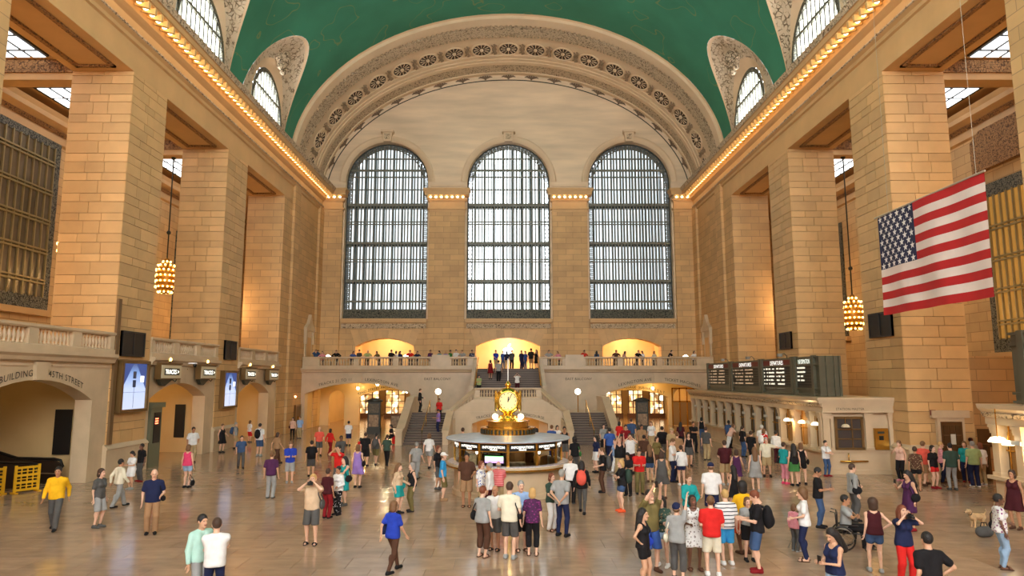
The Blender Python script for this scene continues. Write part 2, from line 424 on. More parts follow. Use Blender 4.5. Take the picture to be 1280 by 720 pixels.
def side(s):
    nm = 'left' if s < 0 else 'right'
    mb = MB(); mb.prof([(HW-d, z) for d, z in ENT], WY, 65.2, MY(s), closed=True)
    wall = mb.build('wall_'+nm, stone, kind='structure')
    tr = empty('trim_1' if s < 0 else 'trim_2', kind='structure')
    mb = MB(); mb.prof([(HW-.29, 21.06), (HW-.3, 21.19), (HW-.34, 21.16), (HW-.34, 21.09)], 14, 65, MY(s), closed=True); mb.build('bead_moulding', carved_fine, tr)
    mb = MB(); mb.prof([(HW-1.36, 22.66), (HW-1.5, 22.92), (HW-1.53, 22.92), (HW-1.39, 22.64)], 14, 65, MY(s), closed=True); mb.build('cyma_moulding', carved_fine, tr)
    y = 20.0
    while y < 65.0:
        inst('cornice_lamp', bul, tr, (s*(HW-.86), y, 22.16))
        inst('modillion', mod, tr, (s*(HW-.86), y+.3, 22.2), rot=(0, 0, 0 if s > 0 else math.pi))
        y += .6
    # soffit frames of the openings
    for y0, y1 in BAYS[1:]:
        sf = MB(); a, b, c, d = 18.85, 20.75, y0+.55, y1-.55
        for (x0, x1, ya, yb) in ((a, a+.2, c, d), (b-.2, b, c, d), (a, b, c, c+.2), (a, b, d-.2, d)):
            sf.box(min(s*x0, s*x1), max(s*x0, s*x1), ya, yb, 19.3, 19.42)
        sf.build('soffit_frame', carved_brown, wall)
        # transverse beams and ceiling of the aisle
    for py0, py1 in PIERS:
        bm_ = MB(); bm_.box(min(s*21.2, s*AX), max(s*21.2, s*AX), py0+.3, py0+1.2, 19.1, 20.31)
        bo = bm_.build('aisle_beam', stone, wall)
        if py0 > 0:
            fz = MB(); fz.box(min(s*21.3, s*(AX-.02)), max(s*21.3, s*(AX-.02)), py0+.22, py0+.3, 19.45, 20.1); fz.build('beam_frieze', carved_brown, bo)
            fz = MB(); fz.box(min(s*21.3, s*(AX-.02)), max(s*21.3, s*(AX-.02)), py0+.1, py0+.3, 20.15, 20.3); fz.build('beam_moulding', stone, bo)
    # back wall of the aisle, with a cornice and a plain dado
    bw = MB(); bw.box(min(s*AX, s*(AX+.5)), max(s*AX, s*(AX+.5)), WY, 67, 0 if s > 0 else 5.2, 22)
    bwo = bw.build('wall_aisle_'+nm, aisle_ash, kind='structure')
    cn = MB(); cn.prof([(AX, 18.3), (AX-.15, 18.4), (AX-.15, 18.9), (AX-.35, 19.1), (AX-.7, 19.3), (AX-.75, 19.55), (AX-.9, 19.8), (AX, 19.85)], WY, 67, MY(s), closed=True); cn.build('aisle_cornice', stone, bwo)
    cn = MB(); cn.prof([(AX-.16, 18.92), (AX-.36, 19.08), (AX-.4, 19.04), (AX-.2, 18.86)], WY, 67, MY(s), closed=True); cn.build('aisle_moulding', carved_brown, bwo)
    # aisle ceiling and skylights
    ac = MB()
    ac.box(min(s*21.2, s*AX), max(s*21.2, s*AX), WY, 67, 20.3, 20.6)
    aco = ac.build('ceiling_aisle_'+nm, stone, kind='structure')
    skyl = emis('skylight_pane', (.9, .96, 1.0), L_SKYLIGHT)
    for y0, y1 in [(a-1.2, b+1.2) for a, b in BAYS[2:]]:
        fr = empty('skylight'); fr.parent = aco
        fm = MB(); fm.box(min(s*22.6, s*25.9), max(s*22.6, s*25.9), y0, y1, 20.2, 20.3); fm.build('skylight_frame', bronze_dk, fr)
        nn = 7
        for k in range(nn):
            for j in range(4):
                ya = y0+.25+k*(y1-y0-.5)/nn; yb = ya+(y1-y0-.5)/nn-.22; xa = 22.75+j*.78; xb = xa+.6
                MB().box(min(s*xa, s*xb), max(s*xa, s*xb), ya, yb, 20.16, 20.19).build('pane', skyl, fr)
    return wall
wall_l = side(-1); wall_r = side(1)

for s in (-1, 1):
    MB().box(min(s*21, s*27.6), max(s*21, s*27.6), 66.6, 67.2, 0, 22).build('wall_aisle_end', aisle_ash, kind='structure')
# ---- piers with their stone blocks
COURSES = [.62, .38, .55, .42]
def block_face(parent, org, ud, width, z0, z1, nrm, seed, skip=None):
    rr = random.Random(seed); me = cube_mesh(stone_blk); z = z0; i = 0
    while z < z1-.05:
        h = min(COURSES[i % 4], z1-z)
        if z1-z-h < .2: h = z1-z
        n = 3 if i % 2 else 2
        if rr.random() < .25: n = 3
        cuts = [0]+sorted((k+rr.uniform(-.16, .16))/n*width for k in range(1, n))+[width]
        for a, b in zip(cuts[:-1], cuts[1:]):
            m = (a+b)/2; zc = z+h/2
            if skip and skip(m, zc): continue
            pr = rr.uniform(.0, .008)
            loc = (org[0]+ud[0]*m+nrm[0]*pr, org[1]+ud[1]*m+nrm[1]*pr, zc)
            sc = (b-a-.022, .1, h-.022) if ud[0] else (.1, b-a-.022, h-.022)
            inst('stone_block', me, parent, loc, sc)
        z += h; i += 1
def pier(s, y0, y1, blocks, zb=0.0):
    nm = 'wall_%s_pier' % ('left' if s < 0 else 'right')
    x0, x1 = HW, 21.3
    c = MB()
    if blocks:
        e = .045
        c.box(min(s*(x0+e), s*(x1-e)), max(s*(x0+e), s*(x1-e)), y0+e, y1-e, zb, 19.45)
        o = c.build(nm, stone_core, kind='structure')
        zs = 1.45
        block_face(o, (s*x0, y0+.045, 0), (s, 0), x1-x0, zs, 19.4, (0, -1), int(y0*7)+3)
        block_face(o, (s*(x0+.045), y0, 0), (0, 1), y1-y0, zs, 19.4, (-s, 0), int(y0*5)+8)
    else:
        c.box(min(s*x0, s*x1), max(s*x0, s*x1), y0, y1, zb, 19.45)
        o = c.build(nm, stone_ash, kind='structure')
    pb = MB(); e = .14
    pb.box(min(s*(x0-e), s*(x1+.05)), max(s*(x0-e), s*(x1+.05)), y0-e, y1+e, 0, 1.25)
    pb.prof([(HW-e, 1.25), (HW-e-.05, 1.3), (HW-e, 1.38), (HW, 1.5), (x1, 1.5), (x1, 1.25)], y0-e, y1+e, MY(s), closed=True)
    pb.build('plinth', marble, o)
    return o
pier_o = {}
for s in (-1, 1):
    for i, (y0, y1) in enumerate(PIERS):
        pier_o[s, i] = pier(s, y0, y1, i >= 4)
    # solid end wall from the last opening to the corner, with shallow pilasters
    e = MB(); e.box(min(s*HW, s*21.3), max(s*HW, s*21.3), 54.5, 67, 0, 19.45)
    eo = e.build('wall_%s_end' % ('left' if s < 0 else 'right'), stone_ash, kind='structure')
    for a, b in ((56.6, 58.2), (64.3, 65.7)):
        MB().box(min(s*(HW-.22), s*HW), max(s*(HW-.22), s*HW), a, b, 0, 21.0).build('pilaster', stone_ash, eo)
    # niche-like carved surround
    nb = MB(); Mf = MY(s); f = HW-.1
    nb.prism([(61.4, 5.4), (63.4, 5.4), (63.4, 8.8), (61.4, 8.8)], HW-.12, HW+.05, Mf)
    nb.prism([(61.1, 8.8), (63.7, 8.8), (63.7, 9.05), (62.9, 9.5), (62.4, 10.3), (61.9, 9.5), (61.1, 9.05)], HW-.3, HW+.05, Mf)
    nb.prism([(61.2, 7.6), (61.5, 7.6), (61.4, 9.0), (61.15, 9.0)], HW-.26, HW, Mf); nb.prism([(63.3, 7.6), (63.6, 7.6), (63.65, 9.0), (63.4, 9.0)], HW-.26, HW, Mf)
    nb.build('carved_door_surround', marble, eo)
    MB().prism([(61.75, 5.4), (63.05, 5.4), (63.05, 8.2), (61.75, 8.2)], HW-.14, HW-.115, Mf).build('niche_panel', stone, eo)

# ---- black speaker panels on the piers
def slat_panel(s, ya, yb, za, zb, label):
    f = HW-.03; e = empty('speaker_grille', (s*f, (ya+yb)/2, za), 0, label, 'panel', 'black grille panels on the piers')
    hy = (yb-ya)/2; h = zb-za; X = lambda a, b: (min(-s*a, -s*b), max(-s*a, -s*b))
    x = X(0, .1); MB().box(*x, -hy, hy, 0, h).build('panel', black_slats, e)
    x = X(.0, .14)
    for (a, b, c, d) in ((-hy, hy, 0, .07), (-hy, hy, h-.07, h), (-hy, -hy+.07, .07, h-.07), (hy-.07, hy, .07, h-.07), (-.03, .03, .07, h-.07)):
        MB().box(*x, a, b, c, d).build('frame_bar', black, e)
slat_panel(-1, 32.2, 34.2, 5.55, 6.75, 'black wall grille on left pier above the larger screen')
slat_panel(-1, 44.0, 45.8, 5.7, 6.95, 'black wall grille on left pier above the smaller screen')
slat_panel(1, 32.3, 34.3, 6.5, 7.7, 'large black wall grille on pier right of the globe chandelier')
slat_panel(1, 43.9, 45.7, 6.4, 7.5, 'small black wall grille above the departure board')

# ---- tall grilled windows of the aisles
bar_brass = mat('window_bar', srgb(150, 134, 92), .45, .3)
dim_glass = mat('dim_glass', srgb(112, 100, 82), .15, noise=.35, nscale=.5, coords='World')
amber_glass = mat('amber_lit_glass', srgb(150, 104, 44), .2, noise=.4, nscale=.6, coords='World', emit=(1, .5, .1), estr=.16)
def aisle_window(s, ya, yb, za, zb, glass, nb):
    global winn
    winn += 1
    X = lambda a, b: (min(s*a, s*b), max(s*a, s*b))
    o = MB().box(*X(AX-.08, AX-.05), ya+.5, yb-.5, za+.7, zb-.7)
    wo = o.build('window_%d' % winn, glass, kind='structure')
    bd = MB()
    for (a, b, c, d) in ((ya, yb, za, za+.75), (ya, yb, zb-.75, zb), (ya, ya+.55, za+.75, zb-.75), (yb-.55, yb, za+.75, zb-.75)): bd.box(*X(AX-.14, AX-.01), a, b, c, d)
    bd.build('window_border', scroll, wo)
    n = int((yb-ya-1.1)/nb)
    for k in range(n+1):
        y = ya+.55+k*(yb-ya-1.1)/n
        MB().box(*X(AX-.2, AX-.1), y-.045, y+.045, za+.7, zb-.7).build('mullion', bar_brass, wo)
    z = za+1.6
    while z < zb-1:
        for dz in (-.1, .1): MB().box(*X(AX-.24, AX-.12), ya+.5, yb-.5, z+dz-.05, z+dz+.05).build('transom', bar_brass, wo)
        z += 1.75
    MB().box(*X(AX-.35, AX), ya-.3, yb+.3, za-.35, za).build('window_sill', stone, wo)
    return wo
aisle_window(-1, 30.5, 39.6, 8.4, 18.7, dim_glass, .56)
aisle_window(-1, 54.4, 63.0, 7.6, 16.4, dim_glass, .56)
aisle_window(1, 30.0, 37.8, 5.9, 15.3, amber_glass, .47)
aisle_window(1, 54.0, 62.6, 7.8, 17.0, dim_glass, .56)
wr = MB(); wr.prism([(32.0, 16.1), (38.0, 16.1), (38.0, 17.9), (37.2, 18.4), (32.8, 18.4), (32.0, 17.9)], AX-.35, AX, MY(1)); wr.build('carved_overdoor', carved_brown, kind='structure').name = 'trim_3'

# ---- west end behind the viewer: wall with three lit windows
w = MB(); w.arch_plate(-HW-.6, HW+.6, 0, lambda u: VZ+VB*math.sqrt(max(0, 1-(u/VA)**2)), [], WY, WY-.5, MX, extra=[VA*math.sin(R(a)) for a in range(-75, 76, 5)])
w.box(-27, -HW+.3, WY-.5, WY, 0, 23); w.box(HW-.3, 27, WY-.5, WY, 0, 23)
wwo = w.build('wall_west', stone_ash, kind='structure')
for xc in (-12.05, 0, 12.05):
    winn += 1
    g = MB(); g.prism([(xc-4.1, 10.3)]+[(xc-4.1*math.cos(math.pi*k/20), 23.9+4.1*math.sin(math.pi*k/20)) for k in range(21)]+[(xc+4.1, 10.3)], WY+.06, WY+.02, MX)
    wo = g.build('window_%d' % winn, lit_glass_west, kind='structure')
    for k in range(11): MB().box(xc-4.05+k*.81-.05, xc-4.05+k*.81+.05, WY+.07, WY+.17, 10.3, 23.9+4.1*math.sqrt(max(0, 1-((-4.05+k*.81)/4.1)**2))).build('mullion', bronze, wo)
    for z in (12.5, 14.8, 17.1, 19.4, 21.7, 24): MB().box(xc-4.1, xc+4.1, WY+.07, WY+.2, z-.1, z+.1).build('transom', bronze, wo)
# ================================================================ EAST END
YE = 66.0; YB = 61.0
LZ, LB, LA = 22.0, 12.6, 18.2; LB2, LA2 = 13.3, 18.75
lun_top = lambda u: LZ+LB2*math.sqrt(max(0, 1-(u/LA2)**2))
WINS = [(-12.05, 4.1), (.05, 4.1), (12.1, 4.1)]
ew = MB()
ew.arch_plate(-18.7, 18.7, 10.2, lun_top, [(c, h, 23.9, h) for c, h in WINS], YE, YE+1.3, MX, ns=20, extra=[LA2*math.sin(R(a)) for a in range(-88, 89, 4)])
wall_e = ew.build('wall_east', lun_stone, kind='structure')
lo = MB(); lo.arch_plate(-18.3, 18.3, 5.3, 10.2, [(-11.9, 2.83, 7.55, .8), (0, 3.1, 7.6, .8), (11.95, 2.83, 7.55, .8)], YE, YE+1.3, MX, ns=12)
lo.build('lower_wall', stone_ash, wall_e)
# shafts between the windows
for a, b in ((-18.3, -16.3), (-7.75, -4.25), (4.35, 7.8), (16.35, 18.3)):
    MB().box(a, b, YE-.35, YE+.1, 5.3, 21.0).build('pilaster', stone_ash, wall_e)
    cp = empty('capital'); cp.parent = wall_e
    st = MB(); y = YE-.35
    for o_, z0, z1 in ((.05, 20.75, 21.0), (.16, 21.0, 21.15), (.02, 21.15, 21.8), (.12, 21.8, 21.92), (.22, 21.92, 22.02)):
        st.box(a-o_, b+o_, y-o_, YE, z0, z1)
    st.build('entablature', stone, cp)
    st = MB()
    for o_, z0, z1 in ((.75, 22.3, 22.62), (.82, 22.62, 22.75), (.9, 22.75, 22.96)): st.box(a-o_+.35, b+o_-.35, y-o_, YE, z0, z1)
    st.build('corona', stone, cp)
    n = 7 if b-a > 3 else 4
    MB().box(a-.2, b+.2, y-.72, y-.66, 22.63, 22.74).build('bead_moulding', carved_fine, cp)
    for k in range(n):
        inst('cornice_lamp', bul, cp, (a-.1+(b-a+.2)*(k+.5)/n, y-.5, 22.14))
        inst('modillion', mod, cp, (a-.1+(b-a+.2)*k/n, y-.36, 22.18), rot=(0, 0, math.pi/2))
# spandrel string course above the capitals, frieze under the windows
for xa, xb in ((-7.7, -4.3), (4.4, 7.75)): MB().box(xa, xb, YE-.12, YE, 23.4, 23.6).build('string_course', plaster, wall_e)
for c, h in WINS:
    MB().box(c-h, c+h, YE-.08, YE, 9.3, 9.75).build('carved_frieze', carved_fine, wall_e)
    MB().box(c-h-.05, c+h+.05, YE-.25, YE, 9.85, 10.25).build('sill_moulding', stone, wall_e)
    # archivolt and key block
    av = MB(); av.smooth = True
    def fn(u, v, c=c, h=h):
        a = math.pi*u; rr, yy = [(h, YE+.02), (h, YE-.12), (h+.35, YE-.12), (h+.42, YE-.2), (h+.6, YE-.2), (h+.66, YE)][min(5, int(v*5+.5))]
        return (c-rr*math.cos(a), yy, 23.9+rr*math.sin(a))
    av.grid(fn, 32, 5); av.build('archivolt', plaster, wall_e)
    kb = MB(); kb.prism([(c-.38, 27.95), (c+.38, 27.95), (c+.5, 28.85), (c-.5, 28.85)], YE-.55, YE, MX); kb.prism([(c-.62, 28.85), (c+.62, 28.85), (c+.62, 29.1), (c-.62, 29.1)], YE-.7, YE, MX); kb.build('keystone', plaster, wall_e)
    MB().box(c-.28, c+.28, YE-.58, YE-.54, 28.15, 28.7).build('key_panel', carved_fine, wall_e)
# voussoirs of the shallow arches at balcony level
for xc, hw, za in ((-11.9, 2.83, 8.35), (0, 3.1, 8.4), (11.95, 2.83, 8.35)):
    for k in range(-4, 5):
        u0 = xc+(k-.5)*hw*2/9; u1 = xc+(k+.5)*hw*2/9; t = .12*k
        zz = lambda u: za-.8*((u-xc)/hw)**2
        MB().prism([(u0+.02, zz(u0)+.02), (u1-.02, zz(u1)+.02), (u1-.02+t+.06, 9.15), (u0+.02+t-.06, 9.15)], YE-.03, YE, MX).build('voussoir', stone_blk, wall_e)
# ---- the three great windows
for wi, (c, h) in enumerate(WINS):
    winn += 1
    glass = lit_glass_mid if wi == 1 else lit_glass_side
    e = empty('window_%d' % winn, kind='structure')
    ztop = lambda x, r=h: 23.9+r*math.sqrt(max(0, 1-((x-c)/h)**2))
    # outer glass, one lit pane for every row and division
    rowsz = [10.3, 11.9, 14.05, 15.95, 17.85, 19.6, 21.4, 23.4, 25.4, 26.4]
    gx = [c-h+2*h*k/6 for k in range(7)]
    for j in range(len(rowsz)-1):
        for k in range(6):
            z0, z1 = rowsz[j]+.02, rowsz[j+1]-.02; xa, xb = gx[k]+.02, gx[k+1]-.02
            zt = min(ztop(xa), ztop(xb))
            ze = [z for z in (ztop(xa), ztop(xb))]
            if max(ze) <= z0+.1: continue
            MB().prism([(xa, z0), (xb, z0), (xb, min(z1, max(z0+.02, ze[1]))), (xa, min(z1, max(z0+.02, ze[0])))], YE+2.2, YE+2.23, MX).build('pane', glass, e)
    for k in range(6):
        xa, xb = gx[k], gx[k+1]; z0 = 26.42
        pts = [(x, ztop(x)) for x in np.linspace(xa, xb, 6) if ztop(x) > z0]
        if len(pts) > 1: MB().prism([(pts[0][0], z0), (pts[-1][0], z0)]+pts[::-1], YE+2.2, YE+2.23, MX).build('pane', glass, e)
    # back rank of posts seen through the glass, then the front grille
    nb = 24
    wb = h-.5
    for k in range(nb):
        x = c-wb+2*wb*k/(nb-1)
        zt = 23.9+math.sqrt(max(0, (h-.2)**2-(x-c)**2))
        MB().box(x-.058, x+.058, YE+.75, YE+.9, 10.3, zt).build('mullion', bronze, e)
        if k < nb-1:
            x2 = x+(.2 if k % 3 == 0 else .11)
            MB().box(x2-(.09 if k % 3 == 0 else .035), x2+(.09 if k % 3 == 0 else .035), YE+1.85, YE+2.0, 10.3, 23.9+math.sqrt(max(0, (h-.1)**2-(x2-c)**2))).build('back_post', back_grey, e)
    for z, t in ((12.0, .1), (14.05, .12), (15.95, .05), (16.2, .05), (17.85, .12), (19.75, .05), (20.0, .05), (21.75, .13), (23.3, .05), (24.6, .06), (25.3, .1), (26.5, .06)):
        hwz = h if z < 23.9 else math.sqrt(max(0, h*h-(z-23.9)**2))
        MB().box(c-hwz, c+hwz, YE+.68, YE+.84, z-t, z+t).build('transom', bronze, e)
    for z in (14.05, 17.85, 21.75):
        MB().box(c-h, c+h, YE+1.5, YE+2.1, z-.14, z+.14).build('catwalk', bronze_dk, e)
    # ornate border
    bd = MB()
    path = [(-1, 10.3), (-1, 13), (-1, 16), (-1, 20), (-1, 23.9)]
    po = [(c-h, z) for _, z in path]+[(c-h*math.cos(math.pi*k/24), 23.9+h*math.sin(math.pi*k/24)) for k in range(1, 24)]+[(c+h, z) for _, z in path[::-1]]
    hi = h-.12
    pi_ = [(c-hi, z) for _, z in path]+[(c-hi*math.cos(math.pi*k/24), 23.9+hi*math.sin(math.pi*k/24)) for k in range(1, 24)]+[(c+hi, z) for _, z in path[::-1]]
    v = []
    for (a, z), (b, zz) in zip(po, pi_): v += [(a, YE+.6, z), (b, YE+.6, zz), (b, YE+.85, zz)]
    bd.add(v, [(3*i+q, 3*i+q+1, 3*i+q+4, 3*i+q+3) for i in range(len(po)-1) for q in (0, 1)])
    bd.build('window_border', bronze_dk, e)
    # chain of bronze rings between two rails
    hm = h-.3; path_ = [(c-hm, z) for z in np.arange(11.5, 23.9, .4)]; na = int(math.pi*hm/.4)
    path_ += [(c-hm*math.cos(math.pi*k/na), 23.9+hm*math.sin(math.pi*k/na)) for k in range(na+1)]+[(c+hm, z) for z in np.arange(23.6, 11.4, -.4)]
    rc = MB(); rc.smooth = True
    for px_, pz_ in path_:
        rc.tube([(px_+.15*math.cos(2*math.pi*k/8), YE+.72, pz_+.15*math.sin(2*math.pi*k/8)) for k in range(9)], .036, 4, caps=False)
        rc.tube([(px_-.05, YE+.72, pz_), (px_+.05, YE+.72, pz_)], .06, 4)
    rc.build('border_rings', bronze, e, kind='stuff')
    hj = h-.5; v = []; pj = [(c-hj, 11.2), (c-hj, 23.9)]+[(c-hj*math.cos(math.pi*k/24), 23.9+hj*math.sin(math.pi*k/24)) for k in range(1, 24)]+[(c+hj, 23.9), (c+hj, 11.2)]
    rl = MB(); rl.tube([(a_, YE+.74, z_) for a_, z_ in pj], .05, 4); rl.build('border_rail', bronze, e)
    MB().box(c-h, c+h, YE+.55, YE+.9, 10.25, 11.15).build('border_panel', scroll, e)
    MB().box(c-h, c+h, YE+.5, YE+.92, 11.12, 11.22).build('transom', bronze, e)
    # side and top closing of the double wall
    rv = MB(); v = []
    for a, z in po: v += [(a, YE+.9, z), (a, YE+2.3, z)]
    rv.add(v, [(2*i, 2*i+1, 2*i+3, 2*i+2) for i in range(len(po)-1)]); rv.build('reveal', bronze_dk, e)

# ---- the great arch: broad bands between vault and lunette
def ring_pt(t, th, drop=0.0):
    Y = 57.0+9.06*t
    a = VA+(LA2-VA)*t - drop; z0 = VZ+(LZ-VZ)*t; b = (VZ+VB-z0)+((LZ+LB2-z0)-(VZ+VB-z0))*t - drop
    return (-a*math.cos(th), Y, z0+b*math.sin(th))
# bands: (t0, t1, drop, material)
bands = [(0, .03, .0, 0), (.03, .13, .28, 0), (.13, .17, .16, 0), (.17, .18, .1, 2), (.18, .29, .26, 1), (.29, .3, .12, 2), (.3, .34, .16, 0), (.34, .46, .05, 0), (.46, .65, .0, 0), (.65, .70, .12, 0), (.70, .74, .2, 0), (.74, .79, .28, 0), (.79, .93, .2, 1), (.93, .96, .3, 0), (.96, 1.0, .2, 0)]
rg = MB(); rg.smooth = True; ths = [math.pi*k/72 for k in range(73)]
prev = None
for t0, t1, dr, mi in bands:
    rg.cur = mi
    if prev is not None:
        rg.grid(lambda u, v, t0=t0, d0=prev, d1=dr: ring_pt(t0, ths[min(72, int(u*72+.5))], d0+(d1-d0)*v), 72, 1)
    rg.grid(lambda u, v, t0=t0, t1=t1, dr=dr: ring_pt(t0+(t1-t0)*v, ths[min(72, int(u*72+.5))], dr), 72, 1)
    prev = dr
arch_o = rg.build('trim_4', [plaster, carved_fine, bronze_dk], kind='structure')
def ring_frame(t, th, drop):
    p = Vector(ring_pt(t, th, drop)); e1 = (Vector(ring_pt(t, th+.01, drop))-Vector(ring_pt(t, th-.01, drop))).normalized()
    e2 = (Vector(ring_pt(t+.01, th, drop))-Vector(ring_pt(t-.01, th, drop))).normalized(); n = e1.cross(e2).normalized()
    c = Vector((0, p.y, VZ+3))
    if n.dot(c-p) < 0: n = -n
    M = Matrix((e1, e2, n)).transposed().to_4x4(); M.translation = p
    return M
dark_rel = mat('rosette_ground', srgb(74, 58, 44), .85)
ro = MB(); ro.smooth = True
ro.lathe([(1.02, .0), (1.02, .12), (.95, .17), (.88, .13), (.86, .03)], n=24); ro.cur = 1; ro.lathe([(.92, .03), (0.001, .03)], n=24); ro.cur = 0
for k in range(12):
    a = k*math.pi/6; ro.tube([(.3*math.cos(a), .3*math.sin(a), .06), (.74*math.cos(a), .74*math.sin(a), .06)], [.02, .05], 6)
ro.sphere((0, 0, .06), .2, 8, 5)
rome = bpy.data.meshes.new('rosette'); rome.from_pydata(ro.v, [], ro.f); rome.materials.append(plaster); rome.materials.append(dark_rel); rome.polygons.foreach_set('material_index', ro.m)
acb = MB(); acb.smooth = True
for sg in (-1, 1):
    acb.tube([(0, sg*.15, .06), (.1, sg*.45, .1), (-.05, sg*.62, .06)], [.1, .13, .05], 6)
    acb.tube([(-.2, 0, .05), (-.05, sg*.3, .1), (-.25, sg*.5, .05)], [.06, .09, .04], 6)
acb.sphere((0, 0, .06), .18, 8, 5)
acme = bpy.data.meshes.new('foliage'); acme.from_pydata(acb.v, [], acb.f); acme.materials.append(mat('foliage_stone', srgb(150, 126, 98), .8))
NR = 19
# even spacing along the arc
fine = [(th, Vector(ring_pt(.55, th))) for th in np.linspace(.04, math.pi-.04, 600)]
acc = [0]
for a, b in zip(fine[:-1], fine[1:]): acc.append(acc[-1]+(b[1]-a[1]).length)
def th_at(f): 
    tgt = f*acc[-1]; i = int(np.searchsorted(acc, tgt)); return fine[min(i, 599)][0]
for k in range(NR):
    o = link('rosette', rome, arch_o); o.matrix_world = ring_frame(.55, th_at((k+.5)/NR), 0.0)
    if k < NR-1:
        o = link('foliage', acme, arch_o); o.matrix_world = ring_frame(.55, th_at((k+1)/NR), 0.0) @ Matrix.Diagonal((1.15, 1.25, 1, 1))
lme = bpy.data.meshes.new('leaf_spray'); lb_ = MB(); lb_.smooth = True
for a in (-2, -1, 0, 1, 2):
    lb_.tube([(0, -.05, .04), (a*.28, .12+.06*(2-abs(a)), .1), (a*.42, .05+.1*(2-abs(a)), .04)], [.07, .1, .03], 6)
lb_.sphere((0, -.08, .05), .14, 8, 5)
lme.from_pydata(lb_.v, [], lb_.f); lme.materials.append(mat('leaf_spray_stone', srgb(116, 94, 72), .85))
# flat border of the lunette: inner fillet and leaf sprays on the wall face
fl_ = MB()
for kk in range(72):
    q = []
    for th in (ths[kk], ths[kk+1]):
        for dr_ in (0, .1): q.append((-(LA-dr_)*math.cos(th), YE-.05, LZ+(LB-dr_)*math.sin(th)))
    fl_.add(q, [(0, 1, 3, 2)])
fl_.build('lunette_fillet', bronze_dk, arch_o)
for k in range(21):
    th = th_at((k+.5)/21); f = Vector((-(LA+.24)*math.cos(th), YE-.02, LZ+(LB+.3)*math.sin(th)))
    t_ = Vector(((LA)*math.sin(th), 0, LB*math.cos(th))).normalized(); n_ = Vector((-t_.z, 0, t_.x))
    if n_.z < 0: n_ = -n_
    M = Matrix((t_, n_, Vector((0, -1, 0)))).transposed().to_4x4(); M.translation = f
    o = link('leaf_spray', lme, arch_o); o.matrix_world = M @ Matrix.Translation((0, -.06, 0)) @ Matrix.Diagonal((.85, 1.0, .4, 1))
# egg moulding pieces along the outer band
eg = MB(); eg.smooth = True; eg.sphere((0, 0, 0), .16, 6, 4); egm = bpy.data.meshes.new('egg'); egm.from_pydata(eg.v, [], eg.f)
ej = MB(); ej.smooth = True
for k in range(110):
    M = ring_frame(.165, th_at((k+.5)/110), .16); base = [M @ Vector(p) for p in eg.v]; ej.add([tuple(p) for p in base], eg.f)
for k in range(150):
    M = ring_frame(.32, th_at((k+.5)/150), .12); base = [M @ Vector(p) for p in eg.v]; ej.add([tuple(p) for p in base], eg.f)
ej.build('egg_moulding', carved_fine, arch_o, kind='stuff')

# ---- balcony: lower wall with two passages, floor, cornice
bwl = MB()
bwl.arch_plate(-18.3, -2.9, 0, 5.1, [(-13.3, 4.65, 3.15, .95)], YB, YB+.9, MX, ns=16)
bwl.arch_plate(2.9, 18.3, 0, 5.1, [(13.3, 4.65, 3.15, .95)], YB, YB+.9, MX, ns=16)
wall_b = bwl.build('wall_balcony', marble, kind='structure')
for sg in (-1, 1):
    a, b = sorted((sg*2.9, sg*18.3))
    bm_ = MB(); bm_.prof([(YB, 5.0), (YB-.25, 5.05), (YB-.3, 5.2), (YB-.4, 5.3), (YB-.4, 5.4), (YB+.05, 5.4), (YB+.05, 5.0)], a, b, lambda u, d, z: (u, d, z), closed=True)
    bm_.build('balcony_cornice', marble, wall_b)
    MB().box(a, b, YB, YE+.2, 5.1, 5.35).build('balcony_floor', marble, wall_b)
    k = sg*13.3
    MB().prism([(k-.35, 4.12), (k+.35, 4.12), (k+.42, 5.0), (k-.42, 5.0)], YB-.12, YB, MX).build('keystone', marble, wall_b)
    for q in (-1, 1):
        MB().prism([(k+q*.75, 4.75), (k+q*4.2, 4.75), (k+q*4.2, 4.85), (k+q*.75, 4.85)], YB-.05, YB, MX).build('panel_moulding', marble, wall_b)
# balusters
bal_prof = [(.05, 0), (.075, .02), (.075, .06), (.045, .1), (.085, .22), (.09, .28), (.05, .42), (.04, .5), (.07, .56), (.07, .6)]
blb = MB(); blb.smooth = True; blb.lathe(bal_prof, n=8); balme = bpy.data.meshes.new('baluster'); balme.from_pydata(blb.v, [], blb.f); balme.materials.append(marble); balme.polygons.foreach_set('use_smooth', [True]*len(blb.f))
def balustrade(name, M, segs, u0, u1, z, label=None, hb=.6, sp=.24, solid=(), kind='structure'):
    o = MB(); o.prof([(-.22, z), (.22, z), (.22, z+.2), (.15, z+.24), (-.15, z+.24), (-.22, z+.2)], u0, u1, M, closed=True)
    o.prof([(-.16, z+.24+hb), (.16, z+.24+hb), (.23, z+.3+hb), (.23, z+.4+hb), (-.23, z+.4+hb), (-.23, z+.3+hb)], u0, u1, M, closed=True)
    ob = o.build(name, marble, kind=kind)
    edges = [u0]+[e for s_ in segs for e in s_]+[u1]
    for a, b in zip(edges[0::2], edges[1::2]):
        if b-a > .03: 
            d = MB(); d.prof([(-.17, z+.2), (.17, z+.2), (.17, z+.26+hb), (-.17, z+.26+hb)], a, b, M, closed=True); d.build('pedestal', marble, ob)
    for a, b in solid:
        d = MB(); d.prof([(-.26, z), (.26, z), (.26, z+.58+hb), (-.26, z+.58+hb)], a, b, M, closed=True); d.build('pedestal', marble, ob)
    for a, b in segs:
        n = max(2, int(round((b-a)/sp)))
        for k in range(n):
            p = M(a+(b-a)*(k+.5)/n, 0, z+.24)
            inst('baluster', balme, ob, p, (1, 1, hb/.6))
    return ob
Mb = lambda u, d, z: (u, YB-.05+d, z)
balustrade('balustrade_east', Mb, [(-16.7, -13.7), (-13.2, -10.2), (-9.7, -6.9), (-5.0, -3.6)], -18.2, -2.75, 5.4, solid=[(-6.75, -5.2)])
